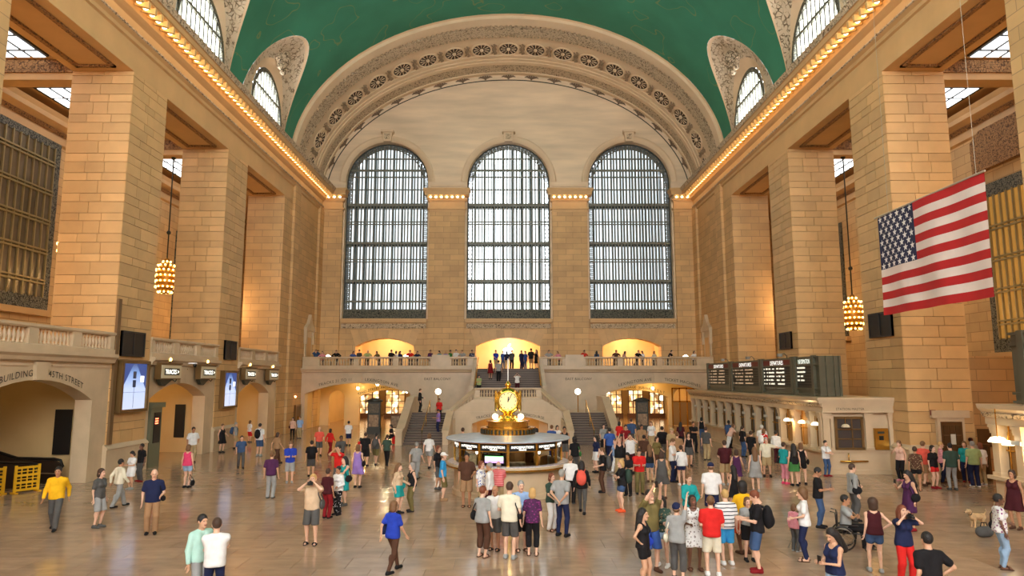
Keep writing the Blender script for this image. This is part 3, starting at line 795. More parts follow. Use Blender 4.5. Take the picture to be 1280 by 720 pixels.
balustrade('balustrade_east', Mb, [(3.5, 4.8), (6.9, 9.7), (10.2, 13.2), (13.7, 16.7)], 2.75, 18.2, 5.4, solid=[(5.1, 6.7)])

# ---- recesses on the balcony (warm-lit) and passages below
gold_wall = mat('warm_stone', srgb(216, 186, 132), .6, noise=.05, nscale=.8, coords='World')
rec = MB()
for xc, hw in ((-11.9, 3.2), (0, 3.6), (11.95, 3.2)):
    rec.box(xc-hw, xc+hw, YE+5, YE+5.3, 5.3, 9.4); rec.box(xc-hw-.2, xc-hw, YE+1.3, YE+5.3, 5.3, 9.4); rec.box(xc+hw, xc+hw+.2, YE+1.3, YE+5.3, 5.3, 9.4)
    rec.box(xc-hw-.2, xc+hw+.2, YE+1.3, YE+5.3, 9.2, 9.5); rec.box(xc-hw-.2, xc+hw+.2, YE, YE+5.3, 5.1, 5.35)
rec.build('wall_recess', gold_wall, kind='structure')
pas = MB()
for sg in (-1, 1):
    X = lambda a, b: tuple(sorted((sg*a, sg*b)))
    pas.box(*X(18.2, 18.6), YB+.9, YB+26, 0, 5.1); pas.box(*X(7.6, 8.2), YB+.9, YB+26, 0, 5.1)
    pas.box(*X(7.6, 18.6), YB+26, YB+26.4, 0, 5.1)
paso = pas.build('wall_passage', gold_wall, kind='structure')
MB().box(-18.6, -7.6, YB+.9, YB+26, 4.95, 5.09).build('ceiling_passage_left', gold_wall, kind='structure')
MB().box(7.6, 18.6, YB+.9, YB+26, 4.95, 5.09).build('ceiling_passage_right', gold_wall, kind='structure')
for sg in (-1, 1):
    ip = MB(); a, b = sorted((sg*8.2, sg*18.2))
    ip.arch_plate(a, b, 0, 4.95, [(sg*11.4 if sg < 0 else 12.0, 3.0 if sg < 0 else 3.5, 2.75, .65)] + ([(-16.6, .75, 2.6, .75)] if sg < 0 else [(16.9, .85, 2.7, .85)]), YB+6, YB+6.5, MX, ns=12)
    ip.build('wall_passage_inner', gold_wall, kind='structure')
# inscriptions
def inscr(s_, size, xc, fz, y, spacing=1.08, slope=None):
    return text_obj('inscription', s_, size, lambda x, v: (xc+x, y, fz(xc+x)+v), letter, wall_b, spacing)
arcz = lambda c, hw, zs, rise: (lambda x: zs+rise-(hw*hw+rise*rise)/(2*rise)+math.sqrt(((hw*hw+rise*rise)/(2*rise))**2-(x-c)**2))
zl = arcz(-13.3, 4.65, 3.15, .95); zr = arcz(13.3, 4.65, 3.15, .95)
inscr('TRACKS 21 TO 11', .35, -15.3, lambda x: zl(x)+.2, YB-.02)
inscr('LEXINGTON AVE', .36, -11.2, lambda x: zl(x)+.2, YB-.02)
inscr('LEXINGTON AVE', .36, 11.25, lambda x: zr(x)+.2, YB-.02)
inscr('TICKET MACHINES', .35, 15.45, lambda x: zr(x)+.2, YB-.02)
inscr('EAST BALCONY', .31, -6.25, lambda x: 4.35, YB-.02)
inscr('EAST BALCONY', .31, 6.25, lambda x: 4.35, YB-.02)
zi = arcz(-11.4, 3.0, 2.75, .65); zj = arcz(12.0, 3.5, 2.75, .65)
text_obj('inscription', '42ND STREET PASSAGE  SUBWAY 4 5 6 7', .34, lambda x, v: (-11.4+x*.95, YB+5.97, zi(max(-14.3, min(-8.5, -11.4+x*.95)))+.15+v), letter, wall_b, 1.1)
text_obj('inscription', '42ND STREET PASSAGE  SUBWAY 4 5 6 7', .34, lambda x, v: (12.0+x*.95, YB+5.97, zj(max(8.6, min(15.4, 12.0+x*.95)))+.15+v), letter, wall_b, 1.1)

# ---- shop fronts and kiosks glimpsed in the passages
shop_lit = emis('shop_window_glow', (1, .76, .42), 1.3)
def _shop():
    nt = shop_lit.node_tree; N = nt.nodes; L = nt.links; b = N['Principled BSDF']; g = N.new('ShaderNodeNewGeometry'); v = N.new('ShaderNodeTexVoronoi'); v.inputs['Scale'].default_value = 2.6; L.new(g.outputs['Position'], v.inputs['Vector'])
    s_ = N.new('ShaderNodeSeparateColor'); L.new(v.outputs['Color'], s_.inputs[0]); cr = N.new('ShaderNodeValToRGB'); L.new(s_.outputs[0], cr.inputs[0]); e = cr.color_ramp.elements
    e[0].position = .25; e[0].color = (.06, .03, .012, 1); e[1].position = .8; e[1].color = (1, .8, .5, 1); x = e.new(.5); x.color = (.5, .28, .08, 1)
    L.new(cr.outputs[0], b.inputs['Emission Color'])
_shop()
shop_dark = mat('shop_wood', srgb(90, 58, 30), .5)
poster_m = mat('poster_print', srgb(150, 120, 90), .5, noise=.5, nscale=5)
for xc, hw in ((-15.9, 1.15), (-12.9, 1.1), (12.1, .9), (14.6, .8), (17.0, .8)):
    e = empty('shop_window', (xc, YB+18, 0), 0, {-15.9: 'glowing shop window at the left passage end beside the pier kiosk', -12.9: 'brightly lit shop shelves at the inner end of left passage', 12.1: 'lit shop window beside the stairs in right passage', 14.6: 'narrow glowing shop window in middle of right passage', 17.0: 'arched glowing shop window near the passage doors at right'}[xc], 'shop window')
    MB().box(-hw-.15, hw+.15, 0, .3, 0, .55).build('base_panel', shop_dark, e)
    MB().box(-hw, hw, .12, .18, .55, 3.1).build('pane', shop_lit, e)
    for k in range(4):
        x = -hw+k*2*hw/3; MB().box(x-.05, x+.05, .02, .12, .55, 3.1).build('mullion', shop_dark, e)
    for k in range(3): MB().box(-hw, hw, .02, .12, 1.2+k*.7, 1.26+k*.7).build('shelf', shop_dark, e)
    MB().box(-hw-.15, hw+.15, -.02, .3, 3.1, 3.35).build('fascia', shop_dark, e)
def kiosk(loc, label, h=2.9):
    e = empty('information_kiosk', loc, 0, label, 'kiosk')
    kg = mat('kiosk_green', srgb(52, 52, 44), .5)
    MB().box(-.55, .55, -.3, .3, 0, .5).build('base', kg, e); MB().box(-.5, .5, -.25, .25, .5, h-.3).build('body', kg, e)
    MB().box(-.4, .4, -.28, -.25, 1.7, h-.45).build('map_panel', mat('kiosk_map', srgb(96, 82, 62), .5, noise=.4, nscale=8), e)
    MB().box(-.4, .4, -.28, -.25, .6, 1.55).build('poster', poster_m, e)
    c = MB(); c.smooth = True; c.prism([(-.62, h-.3), (.62, h-.3), (.62, h-.2), (.3, h-.05), (0, h), (-.3, h-.05), (-.62, h-.2)], -.33, .33, MX); c.build('crest', kg, e)
kiosk((-10.95, YB-4.2, 0), 'dark green map kiosk standing before the left passage')
kiosk((11.3, YB-2.5, 0), 'dark green map kiosk standing before the right passage')
for xx, yy, lb in ((-9.7, YB-1.2, 'low poster stand beside the left passage kiosk'), (8.9, YB-3.2, 'low poster stand beside the right passage kiosk')):
    e = empty('poster_stand', (xx, yy, 0), .1, lb, 'sign'); MB().box(-.4, .4, -.04, .04, .25, 1.35).build('board', shop_dark, e); MB().box(-.34, .34, -.06, -.04, .32, 1.28).build('poster', poster_m, e); MB().box(-.35, .35, -.2, .2, 0, .04).build('base', shop_dark, e); MB().box(-.3, -.25, -.03, .03, .04, .25).build('post', shop_dark, e); MB().box(.25, .3, -.03, .03, .04, .25).build('post', shop_dark, e)
# glazed doors at the right passage end
gd = empty('passage_doors', (16.9, YB+5.6, 0), 0, 'brass framed glass doors inside the right passage', 'door')
for x in (-1.05, -.35, .35, 1.05): MB().box(x-.06, x+.06, 0, .12, 0, 3.6).build('frame_bar', brass, gd)
for z in (2.3, 3.55): MB().box(-1.05, 1.05, 0, .12, z-.06, z+.06).build('frame_bar', brass, gd)
for k in range(3): MB().box(-.98+k*.7, -.42+k*.7, .05, .07, .06, 2.24).build('pane', mat('door_glass', srgb(150, 120, 80), .1), gd)

# ---- central stairs
stair = empty('stair_east', kind='structure')
def flight(x0, x1, y0, z0, n, rise, run, name='step'):
    for k in range(n):
        b = MB(); b.box(x0, x1, y0+k*run, y0+n*run, z0+k*rise, z0+(k+1)*rise-.04); b.build('riser', dk_riser, stair)
        t = MB(); t.box(x0, x1, y0+k*run-.04, y0+n*run, z0+(k+1)*rise-.04, z0+(k+1)*rise); t.build('tread', dk_tread, stair)
for sg in (-1, 1):
    a, b = sorted((sg*4.45, sg*7.2)); flight(a, b, 47.7, 0, 13, .15, .36)
    MB().box(a, b, 52.38, 57, 0, 1.95).build('landing', marble, stair)
    # outer parapet
    c0, c1 = sorted((sg*7.2, sg*7.65)); M = MY(1)
    p = MB(); p.prism([(47.2, 0), (47.9, 0), (52.6, 1.9), (56, 1.9), (56, 2.95), (52.6, 2.95), (48.0, .95), (47.2, .95)], c0, c1, M); p.build('outer_parapet', marble, stair)
    p = MB(); p.prism([(47.15, .95), (48.0, .95), (52.6, 2.95), (56, 2.95), (56, 3.1), (52.6, 3.1), (47.95, 1.1), (47.15, 1.1)], c0-.06, c1+.06, M); p.build('coping', TANM if False else marble, stair)
    # brass handrail in the middle of the flight
    hx = sg*5.9
    hr = MB(); hr.smooth = True; hr.tube([(hx, 47.6, .0), (hx, 47.6, .95), (hx, 52.4, 2.85), (hx, 52.9, 2.85)], .035, 8); hr.tube([(hx, 50, .95), (hx, 50, 1.9)], .025, 6); hr.tube([(hx, 52.3, 1.9), (hx, 52.3, 2.8)], .025, 6); hr.build('handrail', brass, stair)
# drum and inner parapets: path of the balustrade
path = [(-4.3, 47.6, .95), (-4.2, 50.2, 2.2), (-2.45, 51.9, 3.75), (2.45, 51.9, 3.75), (4.2, 50.2, 2.2), (4.3, 47.6, .95)]
def wallseg(a, b, zb, th, mat_, name, zoff0, zoff1):
    A = Vector(a); B = Vector(b); d = Vector((B.x-A.x, B.y-A.y, 0)).normalized(); n = Vector((-d.y, d.x, 0))*th
    mb = MB(); v = []
    for p in (A, B):
        for q in (n, -n):
            for z in (zoff0(p), zoff1(p)): v.append((p.x+q.x, p.y+q.y, z))
    mb.add(v, [(0,1,5,4),(2,6,7,3),(0,2,3,1),(4,5,7,6),(1,3,7,5),(0,4,6,2)]); return mb.build(name, mat_, stair)
for i, (a, b) in enumerate(zip(path[:-1], path[1:])):
    if i == 2: continue
    wallseg(a, b, 0, .2, marble, 'inner_parapet', lambda p: 0, lambda p: p.z-.75 if p.z > 2 else p.z-.15)
    wallseg(a, b, 0, .25, marble, 'coping', lambda p: p.z-.15, lambda p: p.z)
dr = MB(); dr.arch_plate(-4.0, 4.0, 0, 2.1, [(0.15, 2.75, 1.25, .55)], 50.3, 50.9, MX, ns=14); dr.build('drum_wall', marble, stair)
dr = MB(); dr.prism([(-4.0, 2.1), (4.0, 2.1), (2.5, 3.0), (-2.5, 3.0)], 50.4, 51.0, MX); dr.build('drum_front', marble, stair)
dr = MB(); dr.box(-2.5, 2.5, 51.0, 57, 2.6, 3.0); dr.build('landing', marble, stair)
for sg in (-1, 1):
    n = 9
    for k in range(n):
        f = (k+.5)/n; a = Vector(path[1]); b = Vector(path[2]); p = a.lerp(b, f)
        inst('baluster', balme, stair, (-sg*p.x if sg > 0 else p.x, p.y, p.z-.75), (1, 1, 1.0))
bo = balustrade('balustrade_landing', lambda u, d, z: (u, 51.7+d, z), [(-2.1, 2.1)], -2.5, 2.5, 2.9, hb=.5, sp=.21)
n = 17
flight(-2.75, 2.75, 55.2, 3.0, 15, .157, .38)
for sg in (-1, 1):
    c0, c1 = sorted((sg*2.75, sg*3.05))
    p = MB(); p.prism([(55, 0), (YB+.2, 0), (YB+.2, 6.3), (YB-.2, 6.3), (55, 3.9)], c0, c1, MY(1)); p.build('stair_wall', marble, stair)
    hr = MB(); hr.smooth = True; hr.tube([(sg*2.62, 54.9, 3.95), (sg*2.62, YB, 6.35)], .04, 8); hr.build('handrail', brass, stair)
text_obj('inscription', 'TRACKS TO        DINING CONCOURSE', .27, lambda x, v: (.15+x, 50.28, 1.42+.45*(1-((x)/2.9)**2)+v), letter, stair, 1.05)
under = MB(); under.box(-3.2, 3.4, 54.5, 54.7, 0, 2.05); under.build('ramp_back_wall', gold_wall, stair)
MB().box(-3.2, 3.4, 50.9, 54.6, 2.1, 2.3).build('ramp_ceiling', gold_wall, stair)
# ================================================================ LEFT SIDE: arches under the balustrade, passages
ARCH = [(23.55, 31.7, 26.9, 3.6, 3.55, .9), (35.0, 43.1, 38.6, 3.25, 3.45, .8), (46.45, 54.5, 49.9, 3.0, 3.4, .8)]
ML = MY(-1)
left_low = MB()
for y0, y1, yc, hw, zs, rise in ARCH: left_low.arch_plate(y0, y1, 0, 5.3, [(yc, hw, zs, rise)], HW+.05, HW+.8, ML, ns=16)
left_low.box(-HW-.8, -HW-.05, WY, 20.25, 0, 5.3)
wl = left_low.build('wall_left_lower', marble, kind='structure')
for bi, (y0, y1, yc, hw, zs, rise) in enumerate(ARCH):
    c = MB(); c.prof([(HW+.05, 5.15), (HW-.15, 5.2), (HW-.2, 5.35), (HW-.32, 5.45), (HW-.32, 5.6), (HW+.6, 5.6), (HW+.6, 5.15)], y0, y1, ML, closed=True); c.build('cornice_moulding', marble, wl)
    k = MB(); k.prism([(yc-.3, zs+rise), (yc+.3, zs+rise), (yc+.36, 5.15), (yc-.36, 5.15)], HW-.08, HW+.06, ML); k.build('keystone', marble, wl)
    for a, b in ((y0+.25, yc-.7), (yc+.7, y1-.25)):
        MB().prism([(a, 4.98), (b, 4.98), (b, 5.06), (a, 5.06)], HW, HW+.06, ML).build('panel_moulding', marble, wl)
    L_ = (y1-y0); g = []
    for q in range(3): g.append((y0+.3+q*(L_-.1)/3+.0, y0+.3+(q+1)*(L_-.1)/3-.55))
    balustrade('balustrade_left', lambda u, d, z: (-(HW+.1)+d, u, z), g, y0, y1, 5.6, sp=.235)
    # passage behind the arch
    xb_ = -31 if bi == 0 else -25
    p = MB(); p.box(xb_-.2, xb_, y0-.2, y1+.2, 0, 5.2); p.box(xb_, -HW-.8, y1-.15, y1+.2, 0, 5.2); p.box(xb_, -HW-.8, y0-.2, y0+.1, 0, 5.2)
    p.build('wall_gate_passage', gold_wall, kind='structure')
    MB().box(xb_-.2, -HW-.7, y0-.2, y1+.2, 5.0, 5.22).build('ceiling_gate_passage', gold_wall, kind='structure')
MB().box(-27, -HW-.2, WY, 67, 5.22, 5.55).build('floor_left_aisle', marble, kind='structure')
# inscriptions of the nearest arch
za = arcz(26.9, 3.6, 3.55, .9)
def insc_l(s_, size, yc, fz):
    text_obj('inscription', s_, size, lambda x, v: (-(HW+.03), yc+x, fz(yc+x)+v), letter, wl, 1.1)
insc_l('METLIFE BUILDING', .36, 24.9, lambda y: za(max(23.4, min(30.4, y)))+.14)
insc_l('45TH STREET', .36, 28.6, lambda y: za(max(23.4, min(30.4, y)))+.14)
# dark panels on the passage side walls and painted shade of the inner gates
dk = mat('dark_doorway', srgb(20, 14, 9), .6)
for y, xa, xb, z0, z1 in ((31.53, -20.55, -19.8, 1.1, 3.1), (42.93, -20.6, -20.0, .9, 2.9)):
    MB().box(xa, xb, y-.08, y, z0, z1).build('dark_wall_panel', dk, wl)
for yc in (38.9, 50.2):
    g = MB(); g.prism([(yc-1.1, 0), (yc+1.1, 0), (yc+1.1, 2.6)]+[(yc+1.1*math.cos(math.pi*k/10), 2.6+.6*math.sin(math.pi*k/10)) for k in range(1, 10)]+[(yc-1.1, 2.6)], 24.9, 25.05, ML); g.build('gate_shade_panel', mat('gate_shadow', srgb(120, 96, 56), .7), wl)  # solid panel, the gateway's shade is put into its colour
# vertical conduit on the near pier
cd = MB(); cd.box(-HW-.02+.03, -HW+.12, 31.72, 31.98, 1.5, 8.2); cd.build('conduit_cover', mat('conduit', srgb(120, 92, 60), .5, .2), pier_o[-1, 4])
# ---- digital screens on the piers
scr_mat = bpy.data.materials.new('screen_picture'); scr_mat.use_nodes = True
def _scr():
    nt = scr_mat.node_tree; N = nt.nodes; L = nt.links; b = N['Principled BSDF']; b.inputs['Base Color'].default_value = (.02, .02, .02, 1); b.inputs['Roughness'].default_value = .2
    t = N.new('ShaderNodeTexCoord'); s_ = N.new('ShaderNodeSeparateXYZ'); L.new(t.outputs['Generated'], s_.inputs[0])
    cr = N.new('ShaderNodeValToRGB'); L.new(s_.outputs[2], cr.inputs[0]); e = cr.color_ramp.elements
    e[0].position = 0; e[0].color = (.62, .68, .85, 1); e[1].position = 1; e[1].color = (.03, .06, .2, 1)
    x = cr.color_ramp.elements.new(.45); x.color = (.55, .65, .95, 1); x = cr.color_ramp.elements.new(.8); x.color = (.2, .35, .7, 1)
    L.new(cr.outputs[0], b.inputs['Emission Color']); b.inputs['Emission Strength'].default_value = .62
_scr()
bronze_fr = mat('screen_frame_bronze', srgb(126, 96, 56), .4, .5)
scr_blue = emis('screen_blue', (.03, .08, .3), .45, (.05,.05,.1)); scr_line = mat('screen_line', (.05, .08, .2), .3); scr_white = emis('screen_white', (.9, .92, 1), 1.5)
def screen(ya, yb, za_, zb, label):
    e = empty('digital_screen', (-HW+.02, (ya+yb)/2, za_), 0, label, 'screen', 'blue lit screens on the piers')
    h = (yb-ya)/2; H_ = zb-za_
    for a, b, c, d in ((-h, h, 0, .14), (-h, h, H_-.14, H_), (-h, -h+.16, .14, H_-.14), (h-.16, h, .14, H_-.14)): MB().box(0, .3, a, b, c, d).build('frame_bar', bronze_fr, e)
    sc_ = MB().box(.05, .2, -h+.16, h-.16, .14, H_-.14).build('display', scr_mat, e)
    for sg in (-1, 1):
        t = MB(); t.prism([(sg*(h-.18), H_*.45), (sg*(h-.18), H_-.16), (sg*.12*h, H_-.16)], .202, .206, lambda u, d, z: (d, u, z)); t.build('picture_shape', scr_blue, sc_)
    for z in (H_*.72, H_*.55): MB().box(.203, .207, -.14, .14, z-.17, z+.17).build('picture_shape', scr_line, sc_)
    MB().box(.203, .207, -h+.2, h-.2, H_*.38, H_*.385).build('picture_shape', scr_line, sc_); MB().box(.203, .207, -.012, .012, .2, H_*.55).build('picture_shape', scr_line, sc_)
    MB().box(.203, .207, h*.45, h*.7, H_*.58, H_*.7).build('picture_shape', scr_white, sc_)
screen(32.1, 34.55, 2.9, 5.35, 'larger blue lit screen in bronze frame on left pier')
screen(43.7, 46.0, 2.6, 5.0, 'smaller blue lit screen in bronze frame on left pier')
# ---- illuminated track signs
cream = mat('sign_cream', srgb(214, 200, 168), .5)
def track_sign(yc, w, zc, h, label):
    e = empty('track_sign', (-HW+.1, yc, zc-h/2), 0, label, 'sign', 'lit track signs over the arches'); a = w/2
    MB().box(-.02, .3, -a, a, 0, h).build('case', bronze_fr, e)
    MB().box(.3, .34, -a+.06, a-.06, .06, h-.06).build('mat_board', cream, e)
    MB().box(.34, .36, -a+.3, a-.3, .22, h-.22).build('window', bronze_dk, e)
    text_obj('lettering', 'TRACKS \u25b8'.replace('\u25b8', '>'), .34, lambda x, v: (.365, x*.95, h/2-.12+v), white_glow, e, 1.0)
    MB().box(-.05, .36, -a-.05, a+.05, h, h+.07).build('cornice', bronze_fr, e)
    lp = MB(); lp.smooth = True; lp.sphere((.2, 0, h+.25), .1, 8, 6); lp.build('lamp', warm_bulb, e)
    MB().box(.17, .23, -.03, .03, h+.05, h+.18).build('lamp_stem', bronze_dk, e)
    br = MB(); br.prism([(-a+.1, 0), (a-.6, 0), (a-.9, -.1), (-a+.7, -.35), (-a+.4, -.3)], .0, .2, lambda u, d, z: (d, u, z)); br.build('bracket', bronze_dk, e)
    c = MB(); c.tube([(.1, a-.6, 0), (.1, a-.2, -.12), (.1, a-.05, -.02)], .03, 6); c.build('scroll', bronze_dk, e)
track_sign(36.55, 2.2, 4.85, .8, 'lit track sign over second arch beside the larger screen')
track_sign(41.1, 2.1, 4.85, .8, 'lit track sign over second arch beside the smaller screen')
track_sign(47.9, 2.0, 4.8, .8, 'lit track sign over third arch beside the smaller screen')
track_sign(52.6, 2.0, 4.75, .8, 'lit track sign over third arch, nearest the east wall')
# small security camera between the signs
sc = empty('security_camera', (-HW+.36, 38.9, 5.25), 0, 'white dome camera above the second arch beside a track sign', 'camera')
d = MB(); d.smooth = True; d.sphere((.2, 0, -.02), .11, 10, 6); d.build('dome', black, sc); MB().box(-.42, .3, -.06, .06, .06, .14).build('bracket', mat('white_plastic', (.8,.8,.78), .4), sc)
# departure cabinet by the second arch
gc = mat('cabinet_green', srgb(112, 112, 88), .5)
e = empty('departure_cabinet', (-18.75, 36.0, 0), 0, 'olive metal departure cabinet with dark display beside the near arch pier', 'cabinet')
MB().box(-.5, .5, -.55, .55, 0, 3.0).build('body', gc, e); MB().box(-.62, .62, -.65, .65, 3.0, 3.25).build('cornice', gc, e)
dp = MB().box(.5, .53, -.25, .4, 1.2, 2.75).build('display', black, e)
dp2 = MB().box(-.3, .35, -.58, -.55, 1.2, 2.75).build('display', black, e)
red_led = emis('red_led', (1, .12, .03), 2.5)
for k in range(3):
    MB().box(-.2, .15, -.6, -.58, 2.4-k*.12, 2.46-k*.12).build('lit_row', red_led, dp2); MB().box(.53, .54, -.15, .15, 2.4-k*.12, 2.46-k*.12).build('lit_row', red_led, dp)
for k in range(9): MB().box(-.28, .33, -.6, -.58, 1.3+k*.1, 1.33+k*.1).build('row', mat('board_row', srgb(52, 44, 36), .5), dp2)
text_obj('lettering', 'TRACK', .16, lambda x, v: (.02+x, -.67, 3.06+v), letter, e)
# fire door and small red lamp near the far corner
e = empty('red_warning_lamp', (-18.26, 59.0, 2.95), R(90), 'glowing red lamp on the side wall before the east passage', 'lamp')
l = MB(); l.smooth = True; l.sphere((0, -.1, 0), .08, 8, 6); l.build('bulb', emis('red_bulb', (1, .2, .06), 30), e); MB().box(-.08, .08, -.04, .02, -.12, .12).build('bracket', bronze_dk, e)
e = empty('door_2', (-18.26, 59.9, 0), R(90), kind='structure')
db2 = mat('brown_bronze_door', srgb(92, 58, 30), .4, .3)
for a in (-.6, 0): MB().box(a+.03, a+.57, -.1, -.02, 0, 2.1).build('door_leaf', db2, e)
for a, b, c_, d_ in ((-.72, -.6, 0, 2.25), (.6, .72, 0, 2.25), (-.6, .6, 2.1, 2.25)): MB().box(a, b, -.14, 0, c_, d_).build('door_frame', bronze_fr, e)
for a in (-.06, .06): MB().box(a-.015, a+.015, -.15, -.1, 1.0, 1.25).build('door_handle', brass, e)
# ---- escalator inside the nearest arch
esc = empty('escalator', (-19.8, 29.75, 0), R(-90), 'dark escalator with black handrails rising inside the nearest arch', 'escalator')
sk = mat('escalator_skirt', srgb(58, 44, 34), .35, .3); hb_ = mat('escalator_rubber', srgb(24, 20, 18), .4); sil = mat('escalator_steel', srgb(150, 140, 126), .3, .8)
for xo in (-.75, .75):
    pth = [(xo, .1, .45), (xo, -.1, .3), (xo, -.2, .55), (xo, -.1, .92), (xo, .15, 1.0), (xo, -1.2, 1.0)]
    # rising towards the viewer's side
    P2 = [(xo, .0, .35), (xo, .28, .42), (xo, .4, .7), (xo, .28, .96), (xo, 0, 1.02), (xo, -1.6, 1.05), (xo, -2.6, 1.35), (xo, -8, 4.45)]
    t = MB(); t.smooth = True; t.tube(P2, .06, 8); t.build('handrail', hb_, esc)
    b = MB(); b.prism([(.3, 0), (.3, .8), (0, .97), (-1.6, 1.0), (-2.6, 1.3), (-8, 4.4), (-8, 3.0), (-3, 0)], xo-.08, xo+.08, lambda u, d, z: (d, u, z)); b.build('balustrade_panel', sk, esc)
    t = MB(); t.tube([(xo*.9, .2, .4), (xo*.9, -1.7, .45), (xo*.9, -2.7, .75), (xo*.9, -8, 3.8)], .03, 6); t.build('trim_strip', sil, esc)
for k in range(15): MB().box(-.62, .62, -1.7-k*.4, -1.3-k*.4, max(0, -.1+(k-1)*.2), max(.06, k*.21)).build('step', sk, esc)
# ---- yellow folding barrier
yel = mat('yellow_plastic', srgb(226, 170, 20), .5)
for i, (x, y, rz, lb) in enumerate(((-20.3, 27.3, R(10), 'left panel of yellow plastic barrier by the escalator'), (-19.2, 28.0, R(60), 'right panel of yellow plastic barrier by the escalator'))):
    e = empty('safety_barrier', (x, y, 0), rz, lb, 'barrier', 'yellow barrier panels')
    w = .62 if i == 0 else .42
    for a in (-w, w): MB().box(a-.05, a+.05, -.03, .03, .0, 1.08).build('post', yel, e)
    for z in (.12, .4, .68, .98): MB().box(-w, w, -.025, .025, z-.045, z+.045).build('rail', yel, e)
    n = 6 if i == 0 else 4
    for k in range(1, n): MB().box(-w+2*w*k/n-.022, -w+2*w*k/n+.022, -.018, .018, .12, .98).build('bar', yel, e)
    for z in (.26, .54, .83): MB().box(-w, w, -.015, .015, z-.018, z+.018).build('slat', yel, e)
    for a in (-w, w): MB().box(a-.06, a+.06, -.2, .2, 0, .05).build('foot', yel, e)
# ================================================================ RIGHT SIDE: ticket booths, boards, flag
lit_tone = mat('ticket_interior_lit_tone', srgb(150, 112, 62), .6)  # lamplight inside the lit windows is put into this colour
unlit_tone = mat('ticket_window_unlit_tone', srgb(50, 38, 26), .3)  # darkness inside the unlit windows is put into this colour
lampshade = emis('green_white_shade', (1, .82, .5), 2.6)
def pend_lamp(x, y, z, parent, lit=True):
    sh = MB(); sh.smooth = True; sh.lathe([(.05, .14), (.14, .1), (.2, 0), (.17, -.02), (.001, -.03)], (x, y, z), 12); sh.build('lamp_shade', lampshade if lit else cream, parent)
    t = MB(); t.tube([(x, y, z+.12), (x, y, z+.42)], .015, 6); t.build('lamp_stem', brass, parent)
def column_mesh(h):
    c = MB(); c.box(-.2, .2, -.2, .2, 0, .12); c.box(-.16, .16, -.16, .16, .12, h-.3); c.box(-.19, .19, -.19, .19, h-.3, h-.22); c.box(-.23, .23, -.23, .23, h-.1, h); c.box(-.2, .2, -.2, .2, h-.22, h-.1)
    me = bpy.data.meshes.new('pilaster'); me.from_pydata(c.v, [], c.f); me.materials.append(marble); return me
colme = column_mesh(1.75)
tagm = mat('window_tag_plate', srgb(190, 188, 180), .4)
